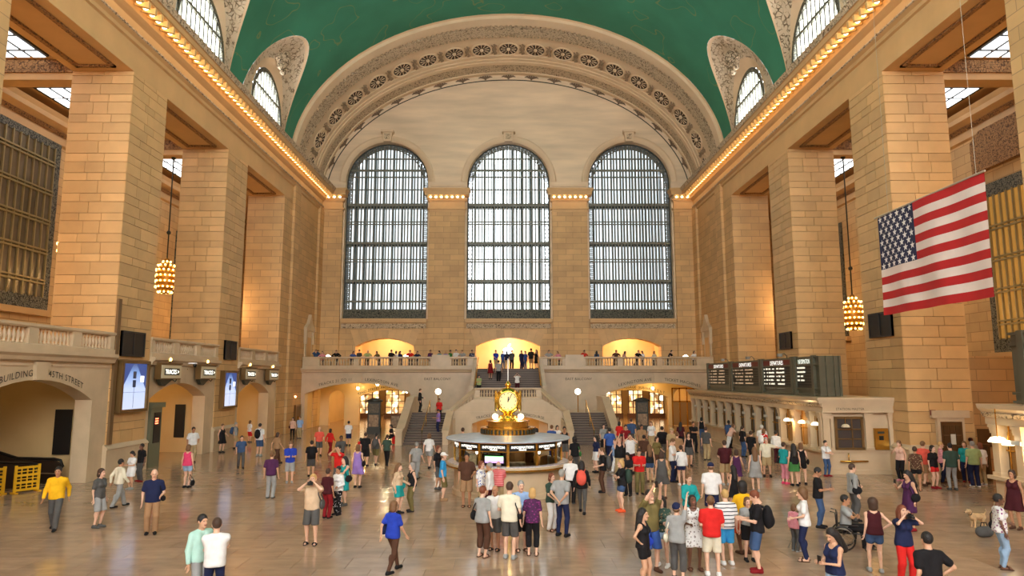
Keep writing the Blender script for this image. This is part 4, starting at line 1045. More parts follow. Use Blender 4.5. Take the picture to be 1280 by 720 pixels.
def booth(name, x0, ya, yb, label, nlit, near_face):
    e = empty(name, (x0, ya, 0), 0, label, 'ticket booth'); W_ = 3.4; L_ = yb-ya
    # local x grows into the wall, local y runs along the hall
    MB().box(0, W_, 0, L_, 0, 1.02).build('counter_base', marble, e)
    MB().box(-.22, W_, -.1, L_+.1, 1.02, 1.14).build('counter_ledge', marble, e)
    MB().box(-.1, W_, -.08, L_+.08, 0, .2).build('plinth', marble, e)
    en = MB(); en.prof([(0.05, 2.88), (-.05, 2.9), (-.05, 3.15), (-.15, 3.3), (-.3, 3.45), (-.34, 3.6), (W_, 3.6), (W_, 2.88)], -.3, L_+.2, lambda u, d, z: (d, u, z), closed=True); en.build('entablature', marble, e)
    en = MB(); en.prof([(-.06, 3.16), (-.16, 3.31), (-.2, 3.28), (-.1, 3.14)], -.3, L_+.2, lambda u, d, z: (d, u, z), closed=True); en.build('dentil_moulding', carved_fine, e)
    y = 1.35; ys = []
    while y < L_-.3: ys.append(y); y += 1.85
    ys = [.15]+ys+[L_-.2]
    for k, yy in enumerate(ys):
        inst('pilaster', colme, e, (.12, yy, 1.14))
        if k and k < len(ys)-1: MB().box(-.14, -.1, yy-.22, yy+.22, 2.28, 2.42).build('window_plate', tagm, e)
    for k, (a, b) in enumerate(zip(ys[:-1], ys[1:])):
        lit = 1 <= k <= nlit
        MB().box(.32, .36, a+.15, b-.15, 1.14, 2.88).build('window_back', lit_tone if lit else unlit_tone, e)
        MB().box(.2, .23, a+.17, b-.17, 2.0, 2.05).build('window_rail', brass, e)
        for q in (.33, .67):
            yq = a+(b-a)*q; MB().box(.19, .22, yq-.02, yq+.02, 1.14, 2.88).build('window_bar', brass, e)
        if lit or k in (0,): pend_lamp(.02, (a+b)/2, 2.25, e)
    MB().box(.4, W_, .05, L_-.05, 1.14, 2.9).build('inner_wall', lit_tone, e)
    if near_face:
        for xx in (.15, 2.15, 3.28): inst('pilaster', colme, e, (xx, -.02, 1.14))
        cm = MB(); cm.box(-.36, W_, -.5, -.28, 3.46, 3.6); cm.box(-.28, W_, -.42, -.28, 3.32, 3.46); cm.box(-.12, W_, -.36, -.28, 3.2, 3.32); cm.box(-.1, W_, -.34, -.28, 2.88, 2.95); cm.build('end_cornice', marble, e)
        f = MB(); f.box(.4, 2.1, -.06, .02, 1.14, 2.9); f.build('end_wall', marble, e)
        g = MB(); g.box(.62, 1.85, -.1, -.06, 1.2, 2.62); g.build('grille_back', mat('grille_glass', srgb(74, 66, 62), .25), e)
        for (a, b, c, d) in ((.55, 1.92, 1.14, 1.24), (.55, 1.92, 2.58, 2.7), (.55, .67, 1.2, 2.62), (1.8, 1.92, 1.2, 2.62)): MB().box(a, b, -.16, -.08, c, d).build('grille_frame', bronze_fr, e)
        for z in (1.65, 2.1): MB().box(.6, 1.87, -.14, -.1, z-.03, z+.03).build('grille_bar', bronze_fr, e)
        MB().box(1.35, 1.4, -.14, -.1, 1.2, 2.6).build('grille_bar', bronze_fr, e)
        pend_lamp(1.0, -.28, 2.22, e, False)
        f = MB(); f.box(2.25, 3.3, -.04, .02, 1.14, 2.9); f.build('end_wall', marble, e)
        hr = MB(); hr.smooth = True; hr.tube([(.7, -.2, .62), (2.0, -.2, .62)], .04, 8); hr.tube([(1.1, -.2, .62), (1.1, -.2, 1.0)], .03, 6); hr.build('handrail', brass, e)
        text_obj('lettering', 'STATION MASTER', .16, lambda x, v: (1.25+x, -.31, 3.0+v), letter, e, 1.05)
        bx = MB(); bx.box(2.42, 3.05, -.2, -.04, 1.15, 2.15); bo_ = bx.build('brass_cabinet', brass, e)
        MB().box(2.6, 2.8, -.22, -.2, 1.6, 1.8).build('cabinet_slot', black, bo_); MB().box(2.55, 2.85, -.22, -.2, 1.9, 2.0).build('cabinet_slot', bronze_dk, bo_)
    return e
booth('ticket_booth', 15.0, 33.2, 56.5, 'long marble ticket booth with window row under the departure board', 2, True)
booth('ticket_booth', 17.1, 9.0, 24.6, 'marble ticket booth cut off by the right picture edge', 9, False)

# ---- departure boards
lit_txt = emis('board_lit_text', (1, .93, .72), .5, (.3,.3,.25)); lit_txt2 = emis('board_dim_text', (.9, .6, .35), .22, (.2,.15,.1)); head_txt = emis('board_header_text', (.95, 1, .9), .7)
hred = mat('board_header_red', srgb(110, 34, 26), .5); hgrn = mat('board_header_green', srgb(80, 96, 70), .5)
def dep_board(x0, y0, y1, z0, z1, label, panels, text=True):
    e = empty('departure_board', (x0, y0, z0), 0, label, 'board'); L_ = y1-y0; H_ = z1-z0
    MB().box(.1, 1.1, 0, L_, .0, H_).build('cabinet', board_green, e)
    for z in (.06, .36, H_-.42, H_-.04): MB().box(-.02, .12, -.02, L_, z-.045, z+.045).build('rail', board_green, e)
    for z in (.36, H_-.42): MB().box(0, 1.1, -.06, 0, z-.04, z+.04).build('rail', board_green, e)
    for x in (.05, .4, .8, 1.05): MB().box(x-.05, x+.05, -.08, 0, 0, H_).build('post', board_green, e)
    for (a, b, head, rows) in panels:
        a -= y0; b -= y0
        for y in (a, b): MB().box(-.06, .12, y-.14, y+.14, 0, H_+.05).build('post', board_green, e)
        p = MB().box(.04, .1, a+.14, b-.14, .38, H_-.42).build('panel', black_slats, e)
        MB().box(.02, .1, a+.14, b-.14, H_-.4, H_-.06).build('header', hred if head != 'INFORMATION' else hgrn, e)
        text_obj('lettering', head, .34, lambda x, v: (.01, (a+b)/2-x*((b-a)/4.6 if head != 'INFORMATION' else (b-a)/3.6), H_-.36+v), head_txt, e)
        for k in range(7): MB().box(.02, .045, a+.16, b-.16, .46+k*(H_-.95)/7, .48+k*(H_-.95)/7).build('slat', board_green, p)
        rr = random.Random(int(a*10)); tb_ = MB(); w_ = b-a-.4
        for k in range(rows):
            z = H_-.58-k*.215
            # left is the far end as seen from the hall: text runs from far to near
            y = b-.25
            groups = [(.06, .08), (.1, .06), (.26, .14), (.34, .2)] if head != 'INFORMATION' else [(.7, 0)]
            for g_, gap in groups:
                n = max(1, int(g_*w_/.16))
                for q in range(n):
                    if rr.random() < .85: tb_.box(.0, .02, y-.1, y, z-.035, z+.035+.025*rr.random())
                    y -= .14
                y -= gap*w_*.6
        tb_.build('lit_rows', lit_txt if b < 13 else lit_txt2, p, kind='stuff')
    return e
dep_board(15.5, 34.3, 53.6, 3.62, 5.62, 'olive train departure board standing on the long ticket booth', [(48.0, 53.3, 'DEPARTURES', 6), (42.3, 47.6, 'DEPARTURES', 6), (37.5, 41.9, 'DEPARTURES', 6), (34.9, 37.1, 'INFORMATION', 4)])
dep_board(17.7, 10.0, 24.2, 3.62, 6.1, 'olive board standing on the ticket booth at right edge', [(18.5, 23.6, 'ARRIVALS', 0)])
# floodlights and fittings on the board
for y in (39.6, 44.9, 50.2):
    e = empty('floodlight', (16.1, y, 5.62), 0, {39.6: 'small floodlight on board top nearest the information panel', 44.9: 'small floodlight in the middle of the board top', 50.2: 'small floodlight at the far end of board top'}[y], 'lamp', 'floodlights on the board')
    t = MB(); t.smooth = True; t.tube([(0, 0, 0), (0, 0, .18), (-.12, .05, .3), (-.3, .1, .24)], .03, 6); t.build('arm', board_green, e); MB().box(-.48, -.26, -.02, .22, .12, .3).build('head', mat('floodlight_grey', srgb(140, 136, 126), .4), e)
# ---- door in the near pier face, alarm box, wall table
e = empty('door_1', (20.1, 31.66, 0), kind='structure')
db = mat('door_bronze', srgb(96, 66, 34), .4, .4)
MB().box(-.62, .62, -.16, 0, 0, 2.72).build('door_frame', marble, e); MB().box(-.85, .85, -.22, 0, 2.72, 3.05).build('lintel', marble, e)
MB().box(-.48, .48, -.2, -.14, 0, 2.55).build('door_leaf', db, e)
dg_ = mat('door_pane', srgb(84, 60, 36), .2)
for i in range(3):
    for j in range(4): MB().box(-.4+i*.28, -.17+i*.28, -.22, -.2, .6+j*.46, 1.0+j*.46).build('pane', dg_, e)
MB().box(-.1, .12, -.235, -.22, 1.55, 2.0).build('paper_notice', mat('paper', srgb(210, 205, 190), .6), e)
MB().box(.38, .42, -.28, -.2, 1.0, 1.15).build('door_handle', brass, e)
e = empty('alarm_box', (19.35, 31.6, 2.95), 0, 'small red alarm box on the right pier beside the door', 'alarm'); MB().box(-.11, .11, -.08, 0, -.12, .12).build('box', mat('alarm_red', srgb(110, 20, 14), .4), e); MB().box(-.04, .04, -.1, -.08, -.05, .05).build('lever', mat('alarm_white', (.7,.7,.7), .5), e)
e = empty('alarm_bell', (20.95, 31.55, 1.75), 0, 'round red alarm bell right of the pier door', 'alarm'); b = MB(); b.smooth = True; b.lathe([(.001, -.08), (.07, -.07), (.1, -.02), (.1, .02)], n=12); o = b.build('gong', mat('alarm_red', srgb(110, 20, 14), .4), e); o.rotation_euler = (R(90), 0, 0); MB().box(-.05, .05, 0, .06, -.05, .05).build('mount', black, e)
# dado wall of the right aisle beside the pier
MB().box(21.0, 27, 34.4, 34.8, 0, 5.6).build('wall_aisle_screen', stone_ash, kind='structure')
e = empty('writing_desk', (22.0, 31.0, 0), 0, 'wooden wall desk with brass rail beyond the standing group', 'desk')
MB().box(-.9, .9, -.3, .3, 1.5, 1.6).build('top', db, e)
for a in (-.8, 0, .8): MB().box(a-.05, a+.05, -.25, .25, 0, 1.5).build('leg', db, e)
MB().box(-.9, .9, .25, .3, 1.6, 2.25).build('back_panel', db, e)
e = empty('shaded_lamp', (17.0, 24.2, 2.0), 0, 'bright shaded lamp hanging by the right ticket booth corner', 'lamp'); s_ = MB(); s_.smooth = True; s_.lathe([(.1, .16), (.2, .14), (.3, 0), (.26, -.02), (.001, -.03)], n=14); s_.build('lamp_shade', lampshade, e); t = MB(); t.tube([(0, 0, .14), (0, 0, 1.12)], .02, 6); t.build('lamp_stem', brass, e)
e.location = (16.8, 23.9, 2.35)

# ---- flag: hangs along the hall, from two wires
FX, FY0, FY1, FZT, FZB = 15.0, 20.9, 27.2, 10.95, 7.0
fl = empty('flag', (FX, (FY0+FY1)/2, FZB), 0, 'large red, white and blue striped flag hanging on wires', 'flag')
f_red = mat('flag_red', srgb(186, 30, 32), .7, noise=.08, nscale=1.5); f_white = mat('flag_white', srgb(232, 214, 204), .7, noise=.05, nscale=1.5); f_blue = mat('flag_blue', srgb(34, 36, 70), .7); f_star = mat('flag_star', srgb(235, 230, 226), .6)
FL, FH = FY1-FY0, FZT-FZB
def fpt(u, v, off=0.0):
    # u from the canton end (far end), v from bottom; gentle folds
    y = FL/2-u*FL; z = v*FH; x = .05*math.sin(u*17+v*2.0)*(1-.5*v)+.04*math.sin(u*7+1)+off
    return (x, y, z)
def fpatch(u0, u1, v0, v1, nu, nv, off=0.0, th=.012):
    mb = MB(); mb.smooth = True
    mb.grid(lambda a, b: fpt(u0+(u1-u0)*a, v0+(v1-v0)*b, off), nu, nv); mb.grid(lambda a, b: fpt(u0+(u1-u0)*a, v0+(v1-v0)*b, off+th), nu, nv); return mb
CU, CV = .4, 6/13
for k in range(13):
    u0 = CU if k >= 6 else 0.0
    fpatch(u0, 1, k/13, (k+1)/13, 40, 2).build('stripe', f_red if k % 2 == 0 else f_white, fl)
can = fpatch(0, CU, CV, 1, 18, 6, 0).build('canton', f_blue, fl)
for r_ in range(9):
    for c_ in range(6 if r_ % 2 == 0 else 5):
        u = CU*((c_+.5)/6 if r_ % 2 == 0 else (c_+1)/6); v = CV+(1-CV)*(1-(r_+.5)/9); mb = MB(); P = []
        for q in range(10):
            a = math.pi/2+q*math.pi/5; rr = .155 if q % 2 == 0 else .062
            P.append(fpt(u+rr*math.cos(a)/FL, v+rr*math.sin(a)/FH, -.012))
        mb.add([fpt(u, v, -.012)]+P, [(0, 1+q, 1+(q+1) % 10) for q in range(10)]); mb.build('star', f_star, can)
rod = MB(); rod.tube([(0, FL/2+.1, FH+.03), (0, -FL/2-.1, FH+.03)], .035, 8); rod.build('rod', mat('flag_rod', srgb(200, 190, 170), .4, .4), fl)
for y in (FL/2-.9, -FL/2+.3):
    wz = VZ+VB*math.sqrt(1-(FX/VA)**2)-FZB-.05; t = MB(); t.tube([(0, y, FH), (0, y, wz)], .007, 5); t.build('wire', mat('wire_steel', srgb(190, 180, 160), .4, .5), fl)

# ================================================================ CHANDELIERS
def chandelier(x, y, z, zc, label, lightp=True):
    e = empty('chandelier', (x, y, z), 0, label, 'chandelier', 'globe chandeliers in the side aisles')
    body = MB(); body.smooth = True
    prof_ = [(.001, -1.05), (.3, -1.0), (.5, -.75), (.58, -.3), (.6, .1), (.55, .5), (.4, .85), (.2, 1.0), (.1, 1.1), (.16, 1.2), (.05, 1.3)]
    body.lathe(prof_, n=16); body.build('globe', mat('chandelier_gilt', srgb(170, 120, 50), .35, .7), e)
    for z_, rr, n in ((-.95, .42, 10), (-.62, .62, 14), (-.25, .68, 16), (.12, .7, 16), (.48, .65, 14), (.8, .5, 10), (1.05, .25, 6)):
        for k in range(n):
            a = 2*math.pi*(k+.5*(n % 4))/n; inst('bulb', chbulb, e, (rr*math.cos(a), rr*math.sin(a), z_))
    t = MB(); t.tube([(0, 0, 1.2), (0, 0, zc-z)], .045, 6); t.build('chain', bronze_dk, e)
    t = MB(); t.smooth = True; t.sphere((0, 0, 3.0), .14, 8, 6); t.sphere((0, 0, zc-z-1.2), .16, 8, 6); t.build('chain_boss', bronze_dk, e)
    if lightp:
        ld = bpy.data.lights.new('chandelier_light', 'POINT'); ld.energy = P_CHAND; ld.color = (1, .58, .24); ld.shadow_soft_size = .75
        lo_ = bpy.data.objects.new('chandelier_light', ld); COL.objects.link(lo_); lo_.parent = e; lo_.location = (0, 0, 0)
        body_o = None
cbm = MB(); cbm.smooth = True; cbm.sphere((0, 0, 0), .062, 8, 6); chbulb = bpy.data.meshes.new('bulb'); chbulb.from_pydata(cbm.v, [], cbm.f); chbulb.materials.append(warm_bulb)
for (x, y, z, lb) in ((-22.3, 44.0, 11.0, 'glowing globe chandelier between the two left piers'), (-22.4, 34.6, 11.2, 'globe chandelier mostly hidden behind the nearest left pier'), (22.3, 43.9, 8.6, 'glowing globe chandelier above the departure board end'), (22.4, 34.4, 9.0, 'globe chandelier mostly hidden behind the pier near the flag')):
    chandelier(x, y, z, 20.31, lb)
for (x, y) in ((-22.3, 24.0), (22.3, 24.0), (-22.3, 12.0), (22.3, 12.0), (-22.6, 53.5), (22.6, 53.5)):
    ld = bpy.data.lights.new('aisle_fill_light', 'POINT'); ld.energy = 260; ld.color = (1, .62, .3); ld.shadow_soft_size = .7  # bare point lights without fittings, added to brighten the aisles
    o = bpy.data.objects.new('aisle_fill_light', ld); COL.objects.link(o); o.location = (x, y, 10)

# ================================================================ WALL LAMPS AND PASSAGE LIGHTS
def plight(name, loc, power, col=(1, .6, .25), size=.3):
    size = min(size, .06)
    ld = bpy.data.lights.new(name, 'POINT'); ld.energy = power; ld.color = col; ld.shadow_soft_size = size
    o = bpy.data.objects.new(name, ld); COL.objects.link(o); o.location = loc; return o
for sg in (-1, 1):
    e = empty('stair_lamp', (sg*5.35, 52.9, 1.95), 0, 'white globe lamp on a post at head of the %s stair flight' % ('left' if sg < 0 else 'right'), 'lamp', 'globe lamps on the stairs')
    t = MB(); t.tube([(0, 0, 0), (0, 0, 1.35)], .035, 8); t.build('post', brass, e); s_ = MB(); s_.smooth = True; s_.sphere((0, 0, 1.55), .22, 12, 8); s_.build('globe', emis('lamp_globe', (1, .9, .72), 6), e)
    plight('passage_light', (sg*13.3, YB+3.2, 4.3), 95, (1, .68, .2)); plight('passage_light', (sg*12.5, YB+12, 4.2), 300, (1, .66, .24))
    for k, (x, y, z) in enumerate(((12.0, YB+2.4, 3.95), (14.4, YB+5.2, 3.55), (10.0, YB+7.2, 3.2))):
        if sg > 0: x = {0: 11.2, 1: 13.9, 2: 9.9}[k]
        e = empty('passage_lamp', (sg*x, y, z), 0, 'bright ceiling lamp %s in the %s passage' % (('nearest the arch', 'in the middle', 'farthest back')[k], 'left' if sg < 0 else 'right'), 'lamp')
        s_ = MB(); s_.smooth = True; s_.sphere((0, 0, 0), .13, 10, 6); s_.build('bulb', emis('passage_bulb', (1, .8, .45), 25), e); t = MB(); t.tube([(0, 0, .1), (0, 0, 4.95-z)], .02, 6); t.build('stem', brass, e)
for xc in (-11.9, 0, 11.95): plight('recess_light', (xc, YE+2.6, 8.6), 230 if xc else 340, (1, .8, .48))
plight('ramp_light', (.1, 52.6, 1.7), 60, (1, .6, .2), .2)
for yc, pw in ((26.9, 26), (38.6, 85), (49.9, 85)): plight('gate_light', (-22.5, yc, 4.2), pw, (1, .7, .3))
for y in (36, 40, 44): plight('booth_light', (15.0+1.0, y, 2.6), 0.01)
plight('booth_light', (17.05, 22.6, 2.3), 40, (1, .66, .3), .2); plight('booth_light', (14.7, 36.2, 2.2), 22, (1, .66, .3), .2)
# glowing emblem over the central stairs: apple silhouette with bite and leaf
ap = empty('glowing_emblem', (0, YE+2.4, 7.05), 0, 'white glowing apple emblem hanging above the central stairs', 'sign')
em = emis('emblem_white', (1, 1, 1), 9)
pts = []
for k in range(60):
    a = 2*math.pi*k/60+math.pi/2; x = math.cos(a); y = math.sin(a)
    r_ = 1+.06*math.cos(2*a)-.16*math.exp(-((a-math.pi/2) % (2*math.pi)-0)**2*8)-.16*math.exp(-((math.pi*2-((a-math.pi/2) % (2*math.pi))))**2*8)-.1*math.exp(-(((a-math.pi/2) % (2*math.pi))-math.pi)**2*10)
    px, pz = x*r_*.52, y*r_*.56
    d = math.hypot(px-.66, pz-.1)
    if d < .27: px = .66-.27*(.66-px)/max(d, .01); pz = .1+.27*(pz-.1)/max(d, .01)
    pts.append((px, pz))
mb = MB(); mb.prism(pts, -.05, .05, MX); mb.build('emblem_body', em, ap)
lf = MB(); lf.prism([(.02, .58), (.08, .78), (.24, .9), (.22, .7), (.12, .6)], -.05, .05, MX); lf.build('emblem_leaf', em, ap)

# ================================================================ INFORMATION BOOTH WITH CLOCK
ib = empty('information_booth', (0, 28.3, 0), 0, 'round marble and brass information booth with a golden clock on top', 'booth')
n12 = 12; Rb = 2.3
c = MB(); c.lathe([(Rb-.05, 0), (Rb-.05, .18), (Rb-.12, .22), (Rb-.12, 1.05), (Rb-.02, 1.1), (Rb+.18, 1.12), (Rb+.18, 1.2), (Rb-.2, 1.2), (Rb-.2, .3)], n=48); c.build('counter', marble, ib)
c = MB(); c.lathe([(Rb+.12, 1.2), (Rb+.12, 1.23), (Rb-.2, 1.23)], n=48); c.build('counter_inlay', mat('counter_inlay_stone', srgb(196, 190, 196), .3, noise=.3, nscale=14), ib)
c = MB(); c.lathe([(Rb+.1, 1.1), (Rb+.2, 1.12), (Rb+.2, 1.06), (Rb+.1, 1.04)], n=48); c.build('counter_edge', brass, ib)
Rw = 2.15
dimglass = bpy.data.materials.new('booth_glass'); dimglass.use_nodes = True
_b = dimglass.node_tree.nodes['Principled BSDF']; _b.inputs['Base Color'].default_value = (.9, .92, .9, 1); _b.inputs['Roughness'].default_value = .03; _b.inputs['Transmission Weight'].default_value = 1.0; _b.inputs['IOR'].default_value = 1.05
inside = mat('booth_inside_wood', srgb(120, 84, 44), .5, noise=.2, nscale=4)
for k in range(n12):
    a0 = 2*math.pi*(k)/n12-math.pi/2; a1 = 2*math.pi*(k+1)/n12-math.pi/2; am = (a0+a1)/2; ch = 2*Rw*math.sin(math.pi/n12)
    ra = Rw*math.cos(math.pi/n12)
    p = MB(); p.box(-.04, .04, -.05, .05, 1.23, 2.28); o = p.build('post', brass, ib); o.location = (Rw*math.cos(a0), Rw*math.sin(a0), 0); o.rotation_euler = (0, 0, a0)
    T = Matrix.Translation((ra*math.cos(am), ra*math.sin(am), 0)) @ Matrix.Rotation(am+math.pi/2, 4, 'Z')
    def put(mb, name, mt, par=ib):
        o = mb.build(name, mt, par); o.matrix_local = T; return o
    put(MB().box(-ch/2+.05, ch/2-.05, -.005, .005, 1.23, 2.0), 'pane', dimglass)
    put(MB().box(-ch/2+.03, ch/2-.03, -.03, .03, 1.98, 2.02), 'rail', brass)
    put(MB().box(-ch/2+.04, ch/2-.04, -.03, .03, 2.02, 2.28), 'sign_panel', black)
    text_obj('lettering', 'INFORMATION', .13, lambda x, v: (x, -.04, 2.12+v), white_glow, ib).matrix_local = T
    text_obj('lettering', 'TRAINS', .09, lambda x, v: (x, -.04, 2.04+v), white_glow, ib).matrix_local = T
    put(MB().box(-ch/2, ch/2, -.06, .04, 2.28, 2.34), 'head_rail', brass)
    if k in (11,):
        s_ = put(MB().box(-.42, .42, .05, .12, 1.25, 1.98), 'monitor', black)
        def sub(mb, mt):
            o = mb.build('screen_band', mt, s_)
        sub(MB().box(-.36, .36, .04, .05, 1.4, 1.55), emis('scr_purple', (.62, .3, .85), 1.4)); sub(MB().box(-.36, .36, .04, .05, 1.55, 1.66), emis('scr_yellow', (.85, .85, .5), 1.4)); sub(MB().box(-.36, .36, .04, .05, 1.66, 1.72), emis('scr_pale', (.9, .9, 1), 1.4)); sub(MB().box(-.36, .36, .04, .05, 1.72, 1.76), emis('scr_green', (.15, .7, .15), 1.4)); sub(MB().box(-.24, .24, .04, .05, 1.83, 1.92), mat('plate_grey', (.5,.5,.5), .5))
# inner core, counters and lamps of the booth
c = MB(); c.lathe([(.7, 0), (.7, 2.3)], n=16); c.build('core', inside, ib)
for k in range(8):
    a = 2*math.pi*(k+.3)/8; o = MB().box(-.3, .3, -.15, .15, 1.0, 1.35+.25*(k % 3)).build('shelf_unit', inside if k % 2 else mat('leaflets', srgb(200, 196, 180), .5, noise=.4, nscale=9), ib); o.location = (1.5*math.cos(a), 1.5*math.sin(a), 0); o.rotation_euler = (0, 0, a+math.pi/2)
c = MB(); c.lathe([(.001, 2.34), (2.5, 2.34), (2.52, 2.37), (2.5, 2.4), (1.2, 2.52), (.001, 2.52)], n=48); c.build('roof', mat('booth_roof', srgb(176, 186, 198), .25, noise=.1, nscale=3), ib)
c = MB(); c.lathe([(1.12, 2.5), (1.12, 2.54), (1.07, 2.55), (1.07, 2.72), (1.13, 2.74), (1.13, 2.78), (.9, 2.78)], n=32); c.build('lower_drum', brass, ib)
c = MB()
for k in range(40):
    a = 2*math.pi*k/40; c.cbox((1.1*math.cos(a), 1.1*math.sin(a), 2.63), (.05, .05, .16), a)
c.build('drum_grille', bronze_dk, ib, kind='stuff')
c = MB(); c.lathe([(.82, 2.76), (.82, 2.98), (.88, 3.0), (.88, 3.04), (.5, 3.05)], n=32); c.build('upper_drum', brass, ib)
c = MB(); c.smooth = True; c.lathe([(.5, 3.04), (.46, 3.1), (.34, 3.16), (.36, 3.22), (.22, 3.28), (.17, 3.38), (.24, 3.42), (.26, 3.48), (.18, 3.52)], n=20); c.build('clock_pedestal', gold, ib)
for sg in (-1, 1):
    s_ = MB(); s_.smooth = True; s_.sphere((sg*.52, -.1, 3.2), .12, 12, 8); s_.build('lamp_globe', emis('clock_lamp', (1, .85, .5), 5), ib); t = MB(); t.tube([(sg*.52, -.1, 3.03), (sg*.52, -.1, 3.1)], .04, 8); t.build('lamp_base', gold, ib)
plight('booth_inner_light', (1.2, 27.1, 1.66), 9, (1, .8, .5), .15); plight('booth_inner_light', (-1.2, 27.1, 1.66), 9, (1, .8, .5), .15)
plight('clock_lamp_light', (0, 27.4, 3.05), 7, (1, .75, .35), .3)
for o_ in [c_ for c_ in ib.children_recursive if c_.type == 'MESH']:
    for vv in o_.data.vertices:          # window band is lower than the counter is high
        z_ = vv.co.z
        if z_ > 2.0: vv.co.z = z_-.24
        elif z_ > 1.23: vv.co.z = 1.23+(z_-1.23)*.53/.77
ck = empty('clock'); ck.parent = ib; ck.location = (0, 0, 3.6); ck.scale = (1.18, 1.18, 1.18)
c = MB(); c.smooth = True; c.sphere((0, 0, 0), .455, 24, 14, 1.02); c.build('case', gold, ck)
opal = emis('opal_dial', (1, .8, .4), .3, (.62, .46, .2), .6); blk = mat('clock_hand', (.03, .02, .01), .4)
for k in range(4):
    rz = k*math.pi/2
    def bput(mb, name, m, par=ck):
        o = mb.build(name, m, par); o.rotation_euler = (0, 0, rz); return o
    d = MB(); d.smooth = True; d.lathe([(.001, .05), (.15, .045), (.3, .02), (.31, 0)], n=28)
    d.v = [(x, -.425-z, y) for x, y, z in d.v]; bput(d, 'dial', opal)
    d = MB(); d.smooth = True; d.lathe([(.3, 0), (.3, .07), (.35, .07), (.38, 0)], n=28); d.v = [(x, -.39-z, y) for x, y, z in d.v]; bput(d, 'bezel', gold)
    h_ = MB(); h_.prism([(-.015, -.02), (.015, -.02), (.13, .22), (.115, .235)], -.492, -.486, MX); bput(h_, 'minute_hand', blk)
    h_ = MB(); h_.prism([(-.02, -.04), (.02, -.03), (.03, .14), (-.005, .15)], -.498, -.492, MX); bput(h_, 'hour_hand', blk)
    m_ = MB()
    for q in range(12):
        a = q*math.pi/6; m_.add([(.255*math.sin(a)+dx, -.472, .255*math.cos(a)+dz) for dx, dz in ((-.012, -.018), (.012, -.018), (.012, .018), (-.012, .018))], [(0, 1, 2, 3)])
    bput(m_, 'numerals', blk)
c = MB(); c.smooth = True; c.lathe([(.24, .3), (.26, .36), (.12, .42), (.06, .46), (.1, .5), (.11, .55), (.07, .61), (.03, .66), (.001, .7)], n=16); c.build('finial', gold, ck)
t = MB(); t.tube([(0, 0, .66), (0, 0, 1.45)], .018, 6); t.build('rod', mat('white_rod', (.85, .83, .78), .4), ck)
# ================================================================ PEOPLE
# bodies are smooth distance-field unions of tapered limbs, meshed once per pose and shared
V3 = lambda *a: np.array(a, float)
def surfnet(vals, lo, vox):
    nx, ny, nz = vals.shape; ins = vals < 0
    c = np.zeros((nx-1, ny-1, nz-1), int)
    for dx in (0, 1):
        for dy in (0, 1):
            for dz in (0, 1): c += ins[dx:nx-1+dx, dy:ny-1+dy, dz:nz-1+dz]
    act = (c > 0) & (c < 8); idx = -np.ones(act.shape, int); ii = np.argwhere(act); idx[act] = np.arange(len(ii))
    acc = np.zeros((len(ii), 3)); cnt = np.zeros(len(ii)); I, J, K = ii.T
    corners = [(a, b, d) for a in (0, 1) for b in (0, 1) for d in (0, 1)]
    for p in corners:
        for ax in range(3):
            if p[ax]: continue
            q = list(p); q[ax] = 1
            va = vals[I+p[0], J+p[1], K+p[2]]; vb = vals[I+q[0], J+q[1], K+q[2]]; m = (va < 0) != (vb < 0)
            t = np.where(m, va/np.where(m, va-vb, 1), 0)
            P = np.tile(np.array(p, float), (len(ii), 1)); P[:, ax] += t
            acc[m] += P[m]; cnt[m] += 1
    verts = lo+(ii+acc/cnt[:, None])*vox
    quads = []
    for ax in range(3):
        a, b = [(1, 2), (2, 0), (0, 1)][ax]
        sl0 = [slice(None)]*3; sl1 = [slice(None)]*3; sl0[ax] = slice(0, -1); sl1[ax] = slice(1, None)
        s0 = ins[tuple(sl0)]; s1 = ins[tuple(sl1)]
        e = np.argwhere(s0 != s1)
        ok = np.ones(len(e), bool)
        for k in (a, b): ok &= (e[:, k] > 0) & (e[:, k] < vals.shape[k]-1)
        e = e[ok]; fl = s0[tuple(e.T)]
        def cell(da, db):
            q = e.copy(); q[:, a] -= da; q[:, b] -= db; return idx[tuple(q.T)]
        Q = np.stack([cell(1, 1), cell(0, 1), cell(0, 0), cell(1, 0)], 1)
        Q[~fl] = Q[~fl][:, ::-1]
        quads.append(Q)
    return verts, np.concatenate(quads)
